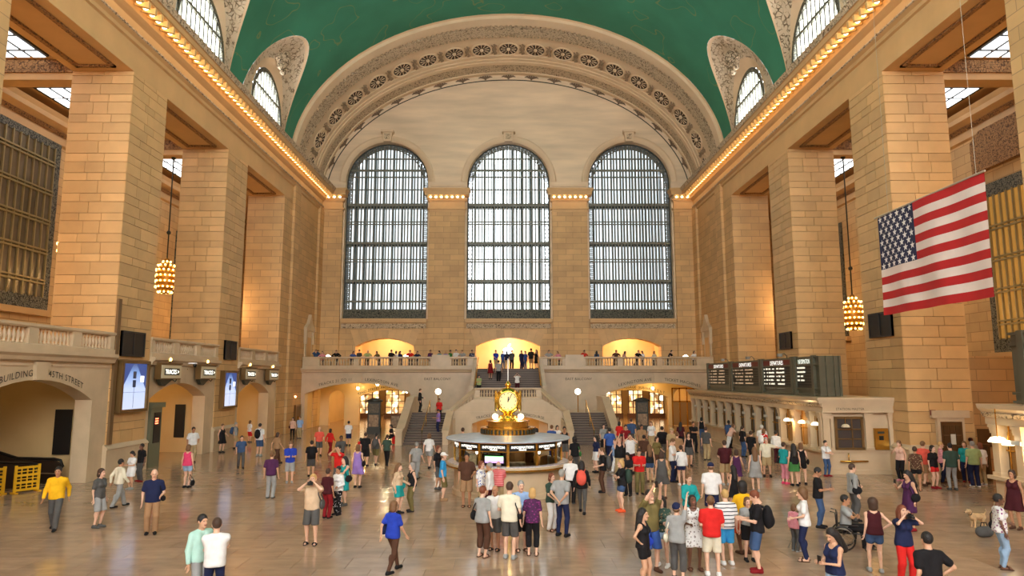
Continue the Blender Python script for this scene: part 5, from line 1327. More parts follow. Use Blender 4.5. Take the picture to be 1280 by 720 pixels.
class Field:
    def __init__(s, lo, hi, vox):
        s.lo = np.array(lo, float); s.vox = vox; s.n = np.ceil((np.array(hi)-s.lo)/vox).astype(int)+1
        s.v = np.full(s.n, .25); s.ax = [s.lo[i]+vox*np.arange(s.n[i]) for i in range(3)]
    def sub(s, mn, mx, pad):
        a = np.clip(np.floor((mn-pad-s.lo)/s.vox).astype(int), 0, s.n-1); b = np.clip(np.ceil((mx+pad-s.lo)/s.vox).astype(int)+1, 1, s.n)
        sl = tuple(slice(i, j) for i, j in zip(a, b)); g = np.meshgrid(*[s.ax[i][a[i]:b[i]] for i in range(3)], indexing='ij', sparse=True)
        return sl, g
    def smin(s, sl, d, k):
        o = s.v[sl]; h = np.clip(.5+.5*(o-d)/k, 0, 1); s.v[sl] = o*(1-h)+d*h-k*h*(1-h)
    def cone(s, a, b, ra, rb, k=.03, sq=(1, 1, 1)):
        a = np.array(a, float); b = np.array(b, float); R_ = max(ra, rb)/min(sq)
        sl, (X, Y, Z) = s.sub(np.minimum(a, b)-R_, np.maximum(a, b)+R_, .07)
        ab = (b-a); w = np.array(sq); L2 = max(((ab*w)**2).sum(), 1e-9)
        px, py, pz = X-a[0], Y-a[1], Z-a[2]
        t = np.clip((px*ab[0]*w[0]**2+py*ab[1]*w[1]**2+pz*ab[2]*w[2]**2)/L2, 0, 1)
        d = np.sqrt(((px-ab[0]*t)*w[0])**2+((py-ab[1]*t)*w[1])**2+((pz-ab[2]*t)*w[2])**2)-(ra+(rb-ra)*t)
        s.smin(sl, d, k)
    def ell(s, c, r, k=.02, carve=False):
        c = np.array(c, float); r = np.array(r, float); sl, (X, Y, Z) = s.sub(c-r, c+r, .06)
        q = np.sqrt(((X-c[0])/r[0])**2+((Y-c[1])/r[1])**2+((Z-c[2])/r[2])**2); d = (q-1)*r.min()
        if carve:
            o = s.v[sl]; h = np.clip(.5-.5*(o+d)/k, 0, 1); s.v[sl] = o*(1-h)-d*h+k*h*(1-h)
        else: s.smin(sl, d, k)
    def cut(s, p, n):      # remove the side the normal points to
        p = np.array(p, float); n = np.array(n, float); n /= np.linalg.norm(n)
        X, Y, Z = np.meshgrid(*s.ax, indexing='ij', sparse=True)
        s.v = np.maximum(s.v, (X-p[0])*n[0]+(Y-p[1])*n[1]+(Z-p[2])*n[2])
    def mesh(s): return surfnet(s.v, s.lo, s.vox)

def ik(a, c, l1, l2, hint):
    a = np.array(a, float); c = np.array(c, float); d = c-a; L_ = np.linalg.norm(d)
    if L_ > (l1+l2)*.995: c = a+d*(l1+l2)*.995/L_; d = c-a; L_ = np.linalg.norm(d)
    u = d/L_; h = np.array(hint, float); h -= u*h.dot(u); h /= max(np.linalg.norm(h), 1e-6)
    x = (l1*l1-l2*l2+L_*L_)/(2*L_); y = math.sqrt(max(0, l1*l1-x*x))
    return a+u*x+h*y, c
# poses: feet (x,y), hands as wrist targets relative to standing 1.75 m; facing -y; person's left is +x
POSES = dict(
    stand=dict(f=((.1, 0), (-.1, .02)), h=((.27, -.02, .86), (-.27, -.02, .86))),
    hip=dict(f=((.15, -.04), (-.09, .04)), h=((.26, .0, .87), (-.21, -.02, 1.03)), el=((0, 1, 0), (-1, .4, 0))),
    walk=dict(f=((.08, -.3), (-.08, .26)), h=((.27, .16, .9), (-.27, -.2, .92)), drop=.035),
    phone=dict(f=((.1, 0), (-.1, .03)), h=((.09, -.3, 1.14), (-.08, -.31, 1.15)), nod=.45),
    phone1=dict(f=((.1, 0), (-.1, .03)), h=((.27, -.02, .87), (-.12, -.34, 1.3)), nod=.3),
    cross=dict(f=((.12, 0), (-.12, .0)), h=((-.1, -.2, 1.17), (.1, -.22, 1.14)), el=((1, -.2, -.3), (-1, -.2, -.3))),
    camera=dict(f=((.12, -.02), (-.12, .05)), h=((.1, -.22, 1.57), (-.1, -.22, 1.57)), el=((1, -.3, -.8), (-1, -.3, -.8)), nod=-.15),
    cameraup=dict(f=((.12, -.02), (-.12, .05)), h=((.1, -.3, 1.83), (-.1, -.3, 1.83)), el=((1, -.3, -.6), (-1, -.3, -.6)), nod=-.5),
    point=dict(f=((.1, 0), (-.12, .05)), h=((.26, -.02, .87), (-.22, -.22, 1.93)), nod=-.35),
    reach=dict(f=((.13, 0), (-.13, .0)), h=((.62, -.22, 1.3), (-.27, -.02, .87))),
    hold=dict(f=((.1, 0), (-.1, .03)), h=((.2, -.26, 1.05), (-.26, -.02, .87)), nod=.1),
    behind=dict(f=((.13, 0), (-.13, .03)), h=((.06, .17, .98), (-.06, .18, .96)), el=((1, .6, 0), (-1, .6, 0))),
    front=dict(f=((.1, 0), (-.1, .02)), h=((.06, -.2, .98), (-.06, -.2, .97)), el=((1, .2, 0), (-1, .2, 0))),
    lookup=dict(f=((.12, 0), (-.12, .03)), h=((.12, -.22, 1.12), (-.14, -.22, 1.1)), nod=-.4),
    lean=dict(f=((.12, .28), (-.12, .3)), h=((.17, -.3, 1.08), (-.17, -.3, 1.08)), lean=.42, nod=.1, el=((1, 0, -.2), (-1, 0, -.2))),
    sit=dict(f=((.12, -.46), (-.12, -.44)), h=((.12, -.26, .78), (-.1, -.26, .8)), pelvis=.5, el=((1, .3, 0), (-1, .3, 0))),
    halfsit=dict(f=((.06, -.62), (-.1, -.3)), h=((.08, -.28, .85), (-.08, -.3, .88)), pelvis=.66, lean=.1, nod=.3),
)
def skeleton(pose, sex):
    p = POSES[pose]; f = sex == 'f'; S = {}
    pel = V3(0, 0, p.get('pelvis', .94)-p.get('drop', 0)); dz = pel[2]-.94; lean = p.get('lean', 0); cl, sl = math.cos(lean), math.sin(lean)
    def up(x, y, z):   # upper body point, leaned about the pelvis
        q = V3(x, y, z-.94); return pel+V3(q[0], q[1]*cl-q[2]*sl, q[1]*sl+q[2]*cl)
    S['up'] = up; S['pel'] = pel; sw = .165 if f else .19
    S['neck'] = up(0, .015, 1.47); S['head'] = up(0, -.02, 1.625); S['sh'] = [up(g*sw, .01, 1.385) for g in (1, -1)]; S['hip'] = [pel+V3(g*.088, 0, -.02) for g in (1, -1)]
    S['kn'] = []; S['an'] = []; S['el'] = []; S['wr'] = []
    for i, g in enumerate((1, -1)):
        an = V3(p['f'][i][0], p['f'][i][1], .085); k, an = ik(S['hip'][i], an, .43, .425, (g*.15, -1, 0)); S['kn'].append(k); S['an'].append(an)
        h = V3(*p['h'][i]); h = h+V3(0, 0, dz) if 'pelvis' not in p else h
        if f: h = h*V3(.93, 1, 1)
        e, w = ik(S['sh'][i], h, .285, .255, p.get('el', ((.5, 1, -.2), (-.5, 1, -.2)))[i]); S['el'].append(e); S['wr'].append(w)
    S['nod'] = p.get('nod', 0)+lean*-.3
    return S
def torso(F, S, f, o=0.0, k=.05):
    u = S['up']
    if f:
        F.cone(u(.05, .005, 1.13), u(.075, .0, 1.33), .088+o, .088+o, k); F.cone(u(-.05, .005, 1.13), u(-.075, .0, 1.33), .088+o, .088+o, k)
        F.cone(u(.06, .02, .95), u(.045, .005, 1.12), .112+o, .086+o, k); F.cone(u(-.06, .02, .95), u(-.045, .005, 1.12), .112+o, .086+o, k)
        F.ell(u(.075, -.085, 1.28), (.062+o, .055+o, .06+o), .03); F.ell(u(-.075, -.085, 1.28), (.062+o, .055+o, .06+o), .03)
    else:
        F.cone(u(.07, .0, 1.12), u(.1, .0, 1.33), .1+o, .1+o, k); F.cone(u(-.07, .0, 1.12), u(-.1, .0, 1.33), .1+o, .1+o, k)
        F.cone(u(.06, .01, .95), u(.065, -.01, 1.12), .108+o, .1+o, k); F.cone(u(-.06, .01, .95), u(-.065, -.01, 1.12), .108+o, .1+o, k)
    for i in (0, 1): F.cone(u(0, .02, 1.435), S['sh'][i], .05+o*.7, .056+o*.8, .05)
def armr(f): return (.05, .04, .039, .027) if not f else (.043, .034, .033, .023)
def legr(f): return (.088, .058, .056, .038) if not f else (.092, .056, .052, .034)
def bounds(S, pad=.16):
    P = np.array([S['neck'], S['head'], S['pel']]+S['sh']+S['kn']+S['an']+S['el']+S['wr']); return P.min(0)-pad, P.max(0)+pad
HEADC = {}
def head_mesh(sex):
    if sex in HEADC: return HEADC[sex]
    F = Field((-.12, -.16, -.17), (.12, .14, .16), .0125)
    F.ell((0, .012, .03), (.076, .095, .1), .02); F.ell((0, -.022, -.05), (.056 if sex == 'm' else .052, .068, .072), .03); F.cone((0, -.088, .012), (0, -.112, -.022), .011, .016, .012)
    F.cone((-.03, -.088, .036), (.03, -.088, .036), .012, .012, .012); F.ell((0, -.075, -.098), (.026, .022, .02), .02)
    for g in (1, -1):
        F.ell((g*.034, -.103, .014), (.02, .018, .012), .012, True); F.ell((g*.08, .012, .0), (.012, .02, .032), .01)
    F.cone((-.02, -.09, -.052), (.02, -.09, -.052), .01, .01, .008); F.cone((0, .015, -.09), (0, .025, -.16), .054 if sex == 'm' else .047, .056, .02)
    v, q = F.mesh(); m = np.zeros(len(q), int); c = v[q].mean(1)
    m[(np.abs(c[:, 0]) < .026) & (c[:, 1] < -.085) & (np.abs(c[:, 2]+.054) < .011)] = 2
    m[(np.abs(np.abs(c[:, 0])-.034) < .015) & (c[:, 1] < -.07) & (np.abs(c[:, 2]-.014) < .0085)] = 1
    HEADC[sex] = (v, q, m); return HEADC[sex]
def hand_mesh():
    # palm and five fingers, pointing -z, palm facing +y (towards the body's side), thumb on +x
    vs, qs = [], []
    def ring(c, a, b, n=6): return [(c[0]+a*math.cos(2*math.pi*k/n), c[1]+b*math.sin(2*math.pi*k/n), c[2]) for k in range(n)]
    def loft(rings):
        n = len(rings[0]); o = len(vs)
        for r in rings: vs.extend(r)
        for i in range(len(rings)-1):
            for k in range(n): qs.append((o+i*n+k, o+i*n+(k+1) % n, o+(i+1)*n+(k+1) % n, o+(i+1)*n+k))
        qs.append(tuple(o+k for k in range(n))[::-1]); e = o+(len(rings)-1)*n; qs.append(tuple(e+k for k in range(n)))
    loft([ring((0, 0, .02), .024, .02), ring((0, 0, -.02), .034, .018), ring((0, .002, -.06), .04, .016), ring((0, .004, -.085), .038, .013)])
    for x, l, r in ((.029, .068, .0088), (.01, .078, .0092), (-.01, .072, .0088), (-.029, .055, .0078)):
        loft([ring((x, .004, -.075), r, r, 5), ring((x*1.05, .008, -.08-l*.45), r, r, 5), ring((x*1.05, .026, -.08-l*.85), r*.8, r*.8, 5), ring((x*1.02, .038, -.08-l), r*.55, r*.55, 5)])
    loft([ring((.03, .0, -.018), .011, .011, 5), ring((.054, .012, -.045), .0105, .0105, 5), ring((.06, .024, -.075), .009, .009, 5), ring((.058, .03, -.092), .006, .006, 5)])
    return np.array(vs), qs
HV, HQ = hand_mesh()
def rotm(rx, rz=0.0):
    c, s = math.cos(rx), math.sin(rx); A = np.array([[1, 0, 0], [0, c, -s], [0, s, c]]); c, s = math.cos(rz), math.sin(rz); return np.array([[c, -s, 0], [s, c, 0], [0, 0, 1]]) @ A
MESHC = {}
skin_def = mat('skin_mid', srgb(206, 158, 126), .55); eye_m = mat('eye_dark', srgb(52, 36, 28), .3); lip_m = mat('lips', srgb(168, 98, 84), .5)
def to_mesh(key, name, v, faces, mi=None, mats=()):
    me = bpy.data.meshes.new(name); me.from_pydata([tuple(p) for p in v], [], [tuple(int(i) for i in f) for f in faces])
    for m in mats: me.materials.append(m)
    if mi is not None: me.polygons.foreach_set('material_index', [int(i) for i in mi])
    me.polygons.foreach_set('use_smooth', [True]*len(me.polygons)); me.update(); MESHC[key] = me; return me
def body_mesh(pose, sex, yaw):
    key = ('body', pose, sex, yaw)
    if key in MESHC: return MESHC[key]
    S = skeleton(pose, sex); f = sex == 'f'; lo, hi = bounds(S); F = Field(lo, hi, .024)
    torso(F, S, f); a = armr(f); l = legr(f)
    F.cone(S['up'](0, .02, 1.4), S['neck']+V3(0, -.005, .05), .062 if not f else .052, .052 if not f else .045, .03)
    for i in (0, 1):
        F.cone(S['sh'][i], S['el'][i], a[0], a[1], .03); F.cone(S['el'][i], S['wr'][i], a[2], a[3], .015)
        F.cone(S['hip'][i], S['kn'][i], l[0], l[1], .03); F.cone(S['kn'][i], S['an'][i], l[2], l[3], .02)
        F.ell(S['kn'][i]*.55+S['an'][i]*.45+V3(0, .03, .08), (.045, .05, .1), .03)
        F.cone(S['an'][i]+V3(0, .03, -.045), S['an'][i]+V3(.01*(1-2*i), -.16, -.055), .036, .03, .03)
    v, q = F.mesh(); V = [v]; Q = [tuple(x) for x in q]; M = [0]*len(Q); off = len(v)
    hv, hq, hm = head_mesh(sex); hv = (hv*1.06) @ rotm(S['nod'], yaw).T+S['head']; V.append(hv); Q += [tuple(int(i)+off for i in x) for x in hq]; M += list(hm); off += len(hv)
    for i, g in enumerate((1, -1)):
        d = S['wr'][i]-S['el'][i]; d /= np.linalg.norm(d); z = -d; x = np.cross(V3(g, 0, 0) if abs(d[0]) < .8 else V3(0, -1, 0), z); x /= np.linalg.norm(x); y = np.cross(z, x)
        w = HV*V3(1, 1, 1.0)*(1.0 if not f else .9)
        T = np.stack([x, y, z], 1); V.append(w @ T.T+S['wr'][i]); Q += [tuple(int(k)+off for k in fq) for fq in HQ]; M += [0]*len(HQ); off += len(HV)
    return to_mesh(key, 'body', np.concatenate(V), Q, M, [skin_def, eye_m, lip_m])
def top_mesh(kind, pose, sex):
    key = ('top', kind, pose, sex)
    if key in MESHC: return MESHC[key]
    S = skeleton(pose, sex); f = sex == 'f'; lo, hi = bounds(S, .22); F = Field(lo, hi, .024); o = .02; a = armr(f); u = S['up']
    torso(F, S, f, o, .06)
    for g in (1, -1): F.cone(u(g*.062, .012, .9), u(g*.06, .0, 1.05), .136 if f else .138, .118 if f else .124, .05)
    if kind == 'tank':
        F.cut(u(.155 if f else .17, 0, 1.4), (1, 0, .12)); F.cut(u(-.155 if f else -.17, 0, 1.4), (-1, 0, .12))
    if kind in ('tee', 'long'):
        for i in (0, 1):
            if kind == 'tee':
                e = S['sh'][i]*.38+S['el'][i]*.62; F.cone(S['sh'][i], e, a[0]+o+.002, a[0]+o+.004, .03)
            else:
                F.cone(S['sh'][i], S['el'][i], a[0]+o, a[1]+o, .03); F.cone(S['el'][i], S['wr'][i]*.9+S['el'][i]*.1, a[2]+o, a[3]+.018, .015)
    if kind == 'dress':
        F.cut(u(.155, 0, 1.4), (1, 0, .12)); F.cut(u(-.155, 0, 1.4), (-1, 0, .12))
        for i, g in enumerate((1, -1)): F.cone(S['pel']+V3(g*.05, .0, .02), S['kn'][i]+V3(g*.02, .03, .08), .125, .15, .08)
    ax = u(0, 0, 2)-u(0, 0, 1)
    if kind != 'dress': F.cut(u(0, 0, .86 if kind != 'tank' else .9), -ax)
    else: F.cut(V3(0, 0, S['kn'][0][2]+.06), (0, 0, -1))
    # neckline
    F.ell(u(0, -.01, 1.52), (.068, .072, .06) if kind in ('tee', 'long') else (.1, .125, .16), .015, True)
    if kind in ('tank', 'dress'): F.ell(u(0, -.1, 1.48), (.09, .08, .1), .02, True)
    v, q = F.mesh(); return to_mesh(key, 'top', v, q, None, [skin_def])
def bottom_mesh(kind, pose, sex):
    key = ('bot', kind, pose, sex)
    if key in MESHC: return MESHC[key]
    S = skeleton(pose, sex); f = sex == 'f'; lo, hi = bounds(S, .22); F = Field(lo, hi, .024); l = legr(f); o = .016; u = S['up']
    F.cone(u(.06, .015, .95), u(.055, .005, 1.0), .112+o, .1+o, .05); F.cone(u(-.06, .015, .95), u(-.055, .005, 1.0), .112+o, .1+o, .05)
    for i, g in enumerate((1, -1)):
        hp, kn, an = S['hip'][i], S['kn'][i], S['an'][i]
        if kind == 'trousers': F.cone(hp, kn, l[0]+o, l[1]+o+.012, .03); F.cone(kn, an+V3(0, .01, -.02), l[2]+o+.012, l[3]+o+.02, .02); F.ell(kn*.55+an*.45+V3(0, .03, .08), (.06, .066, .12), .03)
        elif kind == 'jeans': F.cone(hp, kn, l[0]+o*.7, l[1]+o*.8, .03); F.cone(kn, an+V3(0, 0, 0), l[2]+o*.8, l[3]+o*.8, .02); F.ell(kn*.55+an*.45+V3(0, .03, .08), (.056, .062, .11), .03)
        elif kind == 'capri': F.cone(hp, kn, l[0]+o, l[1]+o+.01, .03); e = kn*.45+an*.55; F.cone(kn, e, l[2]+o+.016, l[2]+o+.012, .02); F.ell(kn*.55+an*.45+V3(0, .03, .08), (.062, .068, .12), .03)
        elif kind == 'shorts': e = hp*.06+kn*.94; F.cone(hp, e, l[0]+o+.006, l[1]+o+.03, .012)
        elif kind == 'hotpants': e = hp*.62+kn*.38; F.cone(hp, e, l[0]+o, l[0]+o, .03)
        elif kind == 'skirt': e = hp*.25+kn*.75; F.cone(hp, e+V3(0, .01, 0), l[0]+.03, .13, .09)
    if kind in ('shorts', 'hotpants', 'capri', 'skirt'):
        pass
    if kind in ('shorts', 'trousers', 'capri', 'jeans') and 'pelvis' not in POSES[pose]: F.ell(V3(0, 0, .5), (.011, .3, .3), .006, True)
    if kind == 'shorts' and 'pelvis' not in POSES[pose]: F.cut(V3(0, 0, S['kn'][0][2]-.0), (0, 0, -1))
    if kind == 'skirt': F.cut(V3(0, 0, S['kn'][0][2]+.1), (0, 0, -1))
    F.cut(V3(0, 0, .04), (0, 0, -1)); ax = u(0, 0, 2)-u(0, 0, 1); F.cut(u(0, 0, 1.02), ax)
    v, q = F.mesh(); return to_mesh(key, 'bottoms', v, q, None, [skin_def])
def shoe_mesh(pose, sex, i, kind):
    key = ('shoe', pose, sex, i, kind)
    if key in MESHC: return MESHC[key]
    S = skeleton(pose, sex); an = S['an'][i]; g = 1-2*i
    F = Field(an-V3(.13, .3, .14), an+V3(.13, .16, .12), .016)
    if kind == 'shoe':
        F.cone(an+V3(0, .035, -.05), an+V3(.012*g, -.165, -.058), .05, .044, .03, (1, 1, 1)); F.cone(an+V3(0, .01, -.04), an+V3(0, 0, .0), .05, .05, .03)
        F.cut(an+V3(0, 0, .02), (0, 0, 1))
    else:
        F.cone(an+V3(0, .04, -.075), an+V3(.012*g, -.17, -.075), .05, .046, .02); F.cut(an+V3(0, 0, -.065), (0, 0, 1)); 
        F.cone(an+V3(-.05, -.1, -.05), an+V3(.05, -.1, -.05), .022, .022, .01); F.cone(an+V3(-.035, -.1, -.022), an+V3(.035, -.1, -.022), .02, .02, .01)
    F.cut(V3(0, 0, .002), (0, 0, -1))
    v, q = F.mesh(); return to_mesh(key, 'shoe', v, q, None, [skin_def])
def hair_mesh(kind, pose, sex, yaw):
    key = ('hair', kind, pose, sex, yaw)
    if key in MESHC: return MESHC[key]
    S = skeleton(pose, sex); F = Field((-.2, -.2, -.45), (.2, .25, .26), .018)
    if kind in ('short', 'fringe'):
        F.ell((0, .018, .04), (.086, .102, .107), .01); F.cut((0, -.068, .055), (0, -.86, -.5)); F.cut((0, .09, -.075), (0, .3, -1))
    elif kind == 'curly':
        F.ell((0, .03, .05), (.115, .12, .125), .01); F.ell((0, .06, -.06), (.11, .07, .09), .03); F.cut((0, -.068, .05), (0, -.86, -.5))
    elif kind == 'bob':
        F.ell((0, .02, .04), (.092, .107, .108), .01); F.ell((0, .05, -.05), (.1, .075, .09), .03); F.cut((0, -.06, .05), (0, -.9, -.42))
    elif kind == 'long':
        F.ell((0, .02, .04), (.09, .105, .108), .01); F.cut((0, -.07, .06), (0, -.86, -.5)); F.cone((0, .07, -.02), (0, .12, -.34), .085, .075, .04, (.8, 1, 1)); F.cone((.072, .02, .0), (.085, .03, -.22), .03, .025, .02); F.cone((-.072, .02, .0), (-.085, .03, -.22), .03, .025, .02)
    elif kind == 'pony':
        F.ell((0, .02, .04), (.086, .102, .106), .01); F.cut((0, -.068, .055), (0, -.86, -.5)); F.cone((0, .11, .06), (0, .17, -.14), .038, .022, .02)
    elif kind == 'bald':
        F.ell((0, .022, .0), (.084, .09, .07), .01); F.cut((0, 0, .035), (0, 0, 1)); F.cut((0, -.01, 0), (0, -1, 0))
    elif kind == 'cap':
        F.ell((0, .012, .05), (.092, .108, .1), .01); F.cut((0, 0, .035), (0, 0, -1)); F.cone((-.035, -.1, .042), (.035, -.1, .042), .035, .035, .01, (1, .55, 2.2)); F.cone((0, -.1, .042), (0, -.155, .034), .04, .03, .02, (1, 1, 2.4))
    v, q = F.mesh(); v = (v*1.06) @ rotm(S['nod'], yaw).T+S['head']; return to_mesh(key, 'hair', v, q, None, [skin_def])
def setmat(o, m):
    o.material_slots[0].link = 'OBJECT'; o.material_slots[0].material = m
SKINS = dict(l=mat('skin_light', srgb(222, 176, 148), .55), m=skin_def, t=mat('skin_tan', srgb(184, 132, 98), .55), d=mat('skin_dark', srgb(112, 74, 54), .5))
HAIRS = dict(k=srgb(30, 24, 22), b=srgb(66, 44, 30), n=srgb(112, 78, 48), y=srgb(196, 156, 96), g=srgb(150, 146, 140), w=srgb(206, 200, 190), r=srgb(120, 62, 36))
CL = dict(white=(226, 224, 222), cream=(222, 214, 190), grey=(152, 152, 150), dgrey=(84, 82, 80), black=(30, 28, 30), navy=(34, 40, 72), blue=(60, 90, 160), sky=(60, 156, 216), lblue=(150, 178, 220), red=(206, 40, 36), dred=(128, 26, 32), maroon=(70, 26, 32), coral=(224, 92, 76), pink=(216, 140, 150), hotpink=(220, 70, 110), orange=(214, 84, 44), yellow=(232, 176, 30), green=(70, 130, 70), teal=(36, 150, 150), dgreen=(58, 76, 66), olive=(112, 100, 60), khaki=(176, 152, 112), brown=(84, 56, 42), beige=(206, 178, 146), purple=(78, 40, 76), lav=(150, 120, 190), denim=(62, 84, 120), ldenim=(146, 172, 200), mint=(176, 214, 202), jade=(160, 176, 120), royal=(40, 64, 170), peach=(222, 180, 160), tan=(160, 124, 90))
def cloth(c):
    pat = None
    if ':' in c: c, pat = c.split(':')
    nm = 'cloth_'+c+('_'+pat if pat else '')
    if nm in _mats: return _mats[nm]
    m = mat(nm, srgb(*CL[c]), .85, noise=.1, nscale=6, bump=.25, bscale=14, spec=.2)
    if pat:
        nt = m.node_tree; N = nt.nodes; L = nt.links; b = N['Principled BSDF']; src = b.inputs['Base Color'].links[0].from_socket
        t = N.new('ShaderNodeTexCoord'); mx = N.new('ShaderNodeMix'); mx.data_type = 'RGBA'; L.new(src, mx.inputs[6])
        if pat.startswith('stripe'):
            w = N.new('ShaderNodeTexWave'); w.bands_direction = 'Z'; w.inputs['Scale'].default_value = 3.6 if 'navy' in pat else 6.0; L.new(t.outputs['Object'], w.inputs['Vector'])
            th = N.new('ShaderNodeMath'); th.operation = 'GREATER_THAN'; th.inputs[1].default_value = .86 if 'navy' in pat else .6; L.new(w.outputs['Fac'], th.inputs[0]); L.new(th.outputs[0], mx.inputs[0])
            mx.inputs[7].default_value = (*(srgb(30, 30, 48) if 'navy' in pat else srgb(236, 170, 176)), 1)
        else:
            v = N.new('ShaderNodeTexVoronoi'); v.inputs['Scale'].default_value = 16; L.new(t.outputs['Object'], v.inputs['Vector'])
            th = N.new('ShaderNodeMath'); th.operation = 'LESS_THAN'; th.inputs[1].default_value = .32; L.new(v.outputs['Distance'], th.inputs[0]); L.new(th.outputs[0], mx.inputs[0])
            mx.inputs[7].default_value = (*srgb(*{'pinkdot': (196, 120, 150), 'bluedot': (50, 84, 170), 'plumdot': (130, 50, 110), 'whitedot': (210, 206, 206), 'greydot': (150, 140, 136), 'tandot': (150, 130, 100)}[pat]), 1)
        L.new(mx.outputs[2], b.inputs['Base Color'])
    return m
def haircol(k): return mat('hair_'+k, HAIRS[k], .6, bump=.4, bscale=40)
def person(x, y, h, face, pose, sex, top, bot, shoes, hair, skin, label, yaw=0.0, z=0.0, group=None, cat='person'):
    e = empty('person', (x, y, z), R(face), label, cat, group); sc = h/1.75; e.scale = (sc, sc, sc)
    yr = R(yaw)
    b = link('body', body_mesh(pose, sex, yr), e); setmat(b, SKINS[skin])
    tk, tc = top.split('-'); o = link({'tee': 'shirt', 'long': 'long_sleeved_shirt', 'tank': 'sleeveless_top', 'dress': 'dress'}[tk], top_mesh(tk, pose, sex), e); setmat(o, cloth(tc))
    if bot:
        bk, bc = bot.split('-'); o = link({'hotpants': 'short_shorts'}.get(bk, bk), bottom_mesh(bk, pose, sex), e); setmat(o, cloth(bc))
    sk_, scol = shoes.split('-')
    for i in (0, 1):
        o = link('sandal' if sk_ == 'sandal' else 'shoe', shoe_mesh(pose, sex, i, sk_), e); setmat(o, cloth(scol))
    if hair:
        hk, hc = hair.split('-'); o = link('cap' if hk == 'cap' else 'hair', hair_mesh(hk, pose, sex, yr), e)
        setmat(o, cloth(hc) if hk == 'cap' else haircol(hc))
        if hk == 'cap': o2 = link('hair', hair_mesh('bald', pose, sex, yr), e); setmat(o2, haircol('n'))
    return e
# ---- things people carry
def soft_box(key, r, vox=.025, extra=()):
    if key in MESHC: return MESHC[key]
    m = max(r)+.12; F = Field((-m, -m, -m), (m, m, m), vox); F.ell((0, 0, 0), r, .03)
    for c, rr in extra: F.ell(c, rr, .04)
    v, q = F.mesh(); return to_mesh(key, 'bag', v, q, None, [skin_def])
def at_person(p, loc):  # local body point -> world
    sc = p.scale[0]; a = p.rotation_euler[2]; x, y, z = [k*sc for k in loc]
    return (p.location[0]+x*math.cos(a)-y*math.sin(a), p.location[1]+x*math.sin(a)+y*math.cos(a), p.location[2]+z), a
def backpack(p, col, label):
    l, a = at_person(p, (0, .24, 1.2)); e = empty('backpack', l, a, label, 'backpack', 'backpacks worn in the hall'); e.scale = p.scale
    o = link('pack_body', soft_box('packb', (.17, .115, .26), .025, [((0, .06, -.08), (.13, .09, .13))]), e); setmat(o, cloth(col))
    for g in (-1, 1):
        t = MB(); t.smooth = True; t.tube([(g*.1, -.06, .2), (g*.11, -.22, .25), (g*.12, -.37, .12), (g*.13, -.36, -.05), (g*.15, -.15, -.18)], .02, 6); t.build('strap', cloth(col), e)
def shoulder_bag(p, col, label, side=1, z=.98, y=0.0, r=(.06, .16, .13), strap=1.44):
    l, a = at_person(p, (side*.26, y, z)); e = empty('shoulder_bag', l, a, label, 'bag', 'bags carried in the hall'); e.scale = p.scale
    o = link('bag_body', soft_box(('sb', r), r, .025), e); setmat(o, cloth(col))
    t = MB(); t.smooth = True; dz = strap-z; t.tube([(0, -.1, r[2]*.7), (-side*.08, -.12, dz*.6), (-side*.13, -.01, dz+.04), (-side*.08, .12, dz*.6), (0, .1, r[2]*.7)], .014, 6); t.build('strap', cloth(col), e)
def phone(p, loc, label, lit=False):
    l, a = at_person(p, loc); e = empty('phone', l, a, label, 'phone', 'phones held up'); MB().box(-.04, .04, -.006, .006, -.075, .075).build('case', black, e); MB().box(-.035, .035, .006, .008, -.065, .065).build('screen', emis('phone_screen', (.8, .9, 1), 1.0 if lit else .6), e)
def photo_camera(p, loc, label):
    l, a = at_person(p, loc); e = empty('photo_camera', l, a, label, 'camera', 'cameras held by visitors'); MB().box(-.07, .07, -.03, .03, -.045, .045).build('camera_body', black, e); c = MB(); c.smooth = True; c.lathe([(.035, 0), (.035, .09), (.001, .09)], n=12); c.v = [(x, -.03-z, y) for x, y, z in c.v]; c.build('lens', black, e); MB().box(-.025, .025, -.025, .025, .045, .07).build('finder', black, e)
# ================================================================ THE CROWD (positions in metres on the hall floor)
_p = person(-0.65, 18.08, 1.74, 150, 'hold', 'f', 'tee-grey', 'capri-brown', 'sandal-brown', 'short-r', 'l', 'woman in pale grey tee and dark cropped trousers, back turned, before the booth')
shoulder_bag(_p,'black','small black bag on shoulder of woman in pale grey tee',side=1,z=1.02)
_p = person(-0.34, 18.81, 1.65, -20, 'stand', 'm', 'tee-white', 'shorts-dgrey', 'sandal-black', 'bald-w', 't', 'balding man in white polo facing the camera in central group')
_p = person(0.04, 17.93, 1.86, 165, 'hold', 'm', 'tee-cream', 'shorts-dgrey', 'shoe-grey', 'short-b', 'l', 'man in cream shirt and grey shorts seen from behind in central group')
shoulder_bag(_p,'black','black camera bag slung on man in cream shirt',side=-1,z=1.0,r=(.07,.1,.09))
_p = person(0.34, 18.73, 1.78, 15, 'front', 'm', 'tee-lblue', 'shorts-black', 'sandal-brown', 'short-g', 'l', 'man in light blue shirt with sunglasses on his head, central group')
_p = person(0.63, 18.23, 1.67, 175, 'stand', 'f', 'tee-purple:plumdot', 'capri-black', 'sandal-brown', 'bob-y', 'l', 'blonde woman in plum dotted top and black trousers, back turned')
_p = person(1.31, 21.10, 1.66, 40, 'front', 'f', 'tee-dgreen', 'trousers-white', 'sandal-brown', 'bob-r', 'l', 'woman in grey green top and white trousers beside the grey polo man')
_p = person(1.56, 20.37, 1.86, 150, 'behind', 'm', 'tee-grey', 'jeans-navy', 'shoe-black', 'short-g', 'm', 'man in grey polo with hands behind his back, jeans')
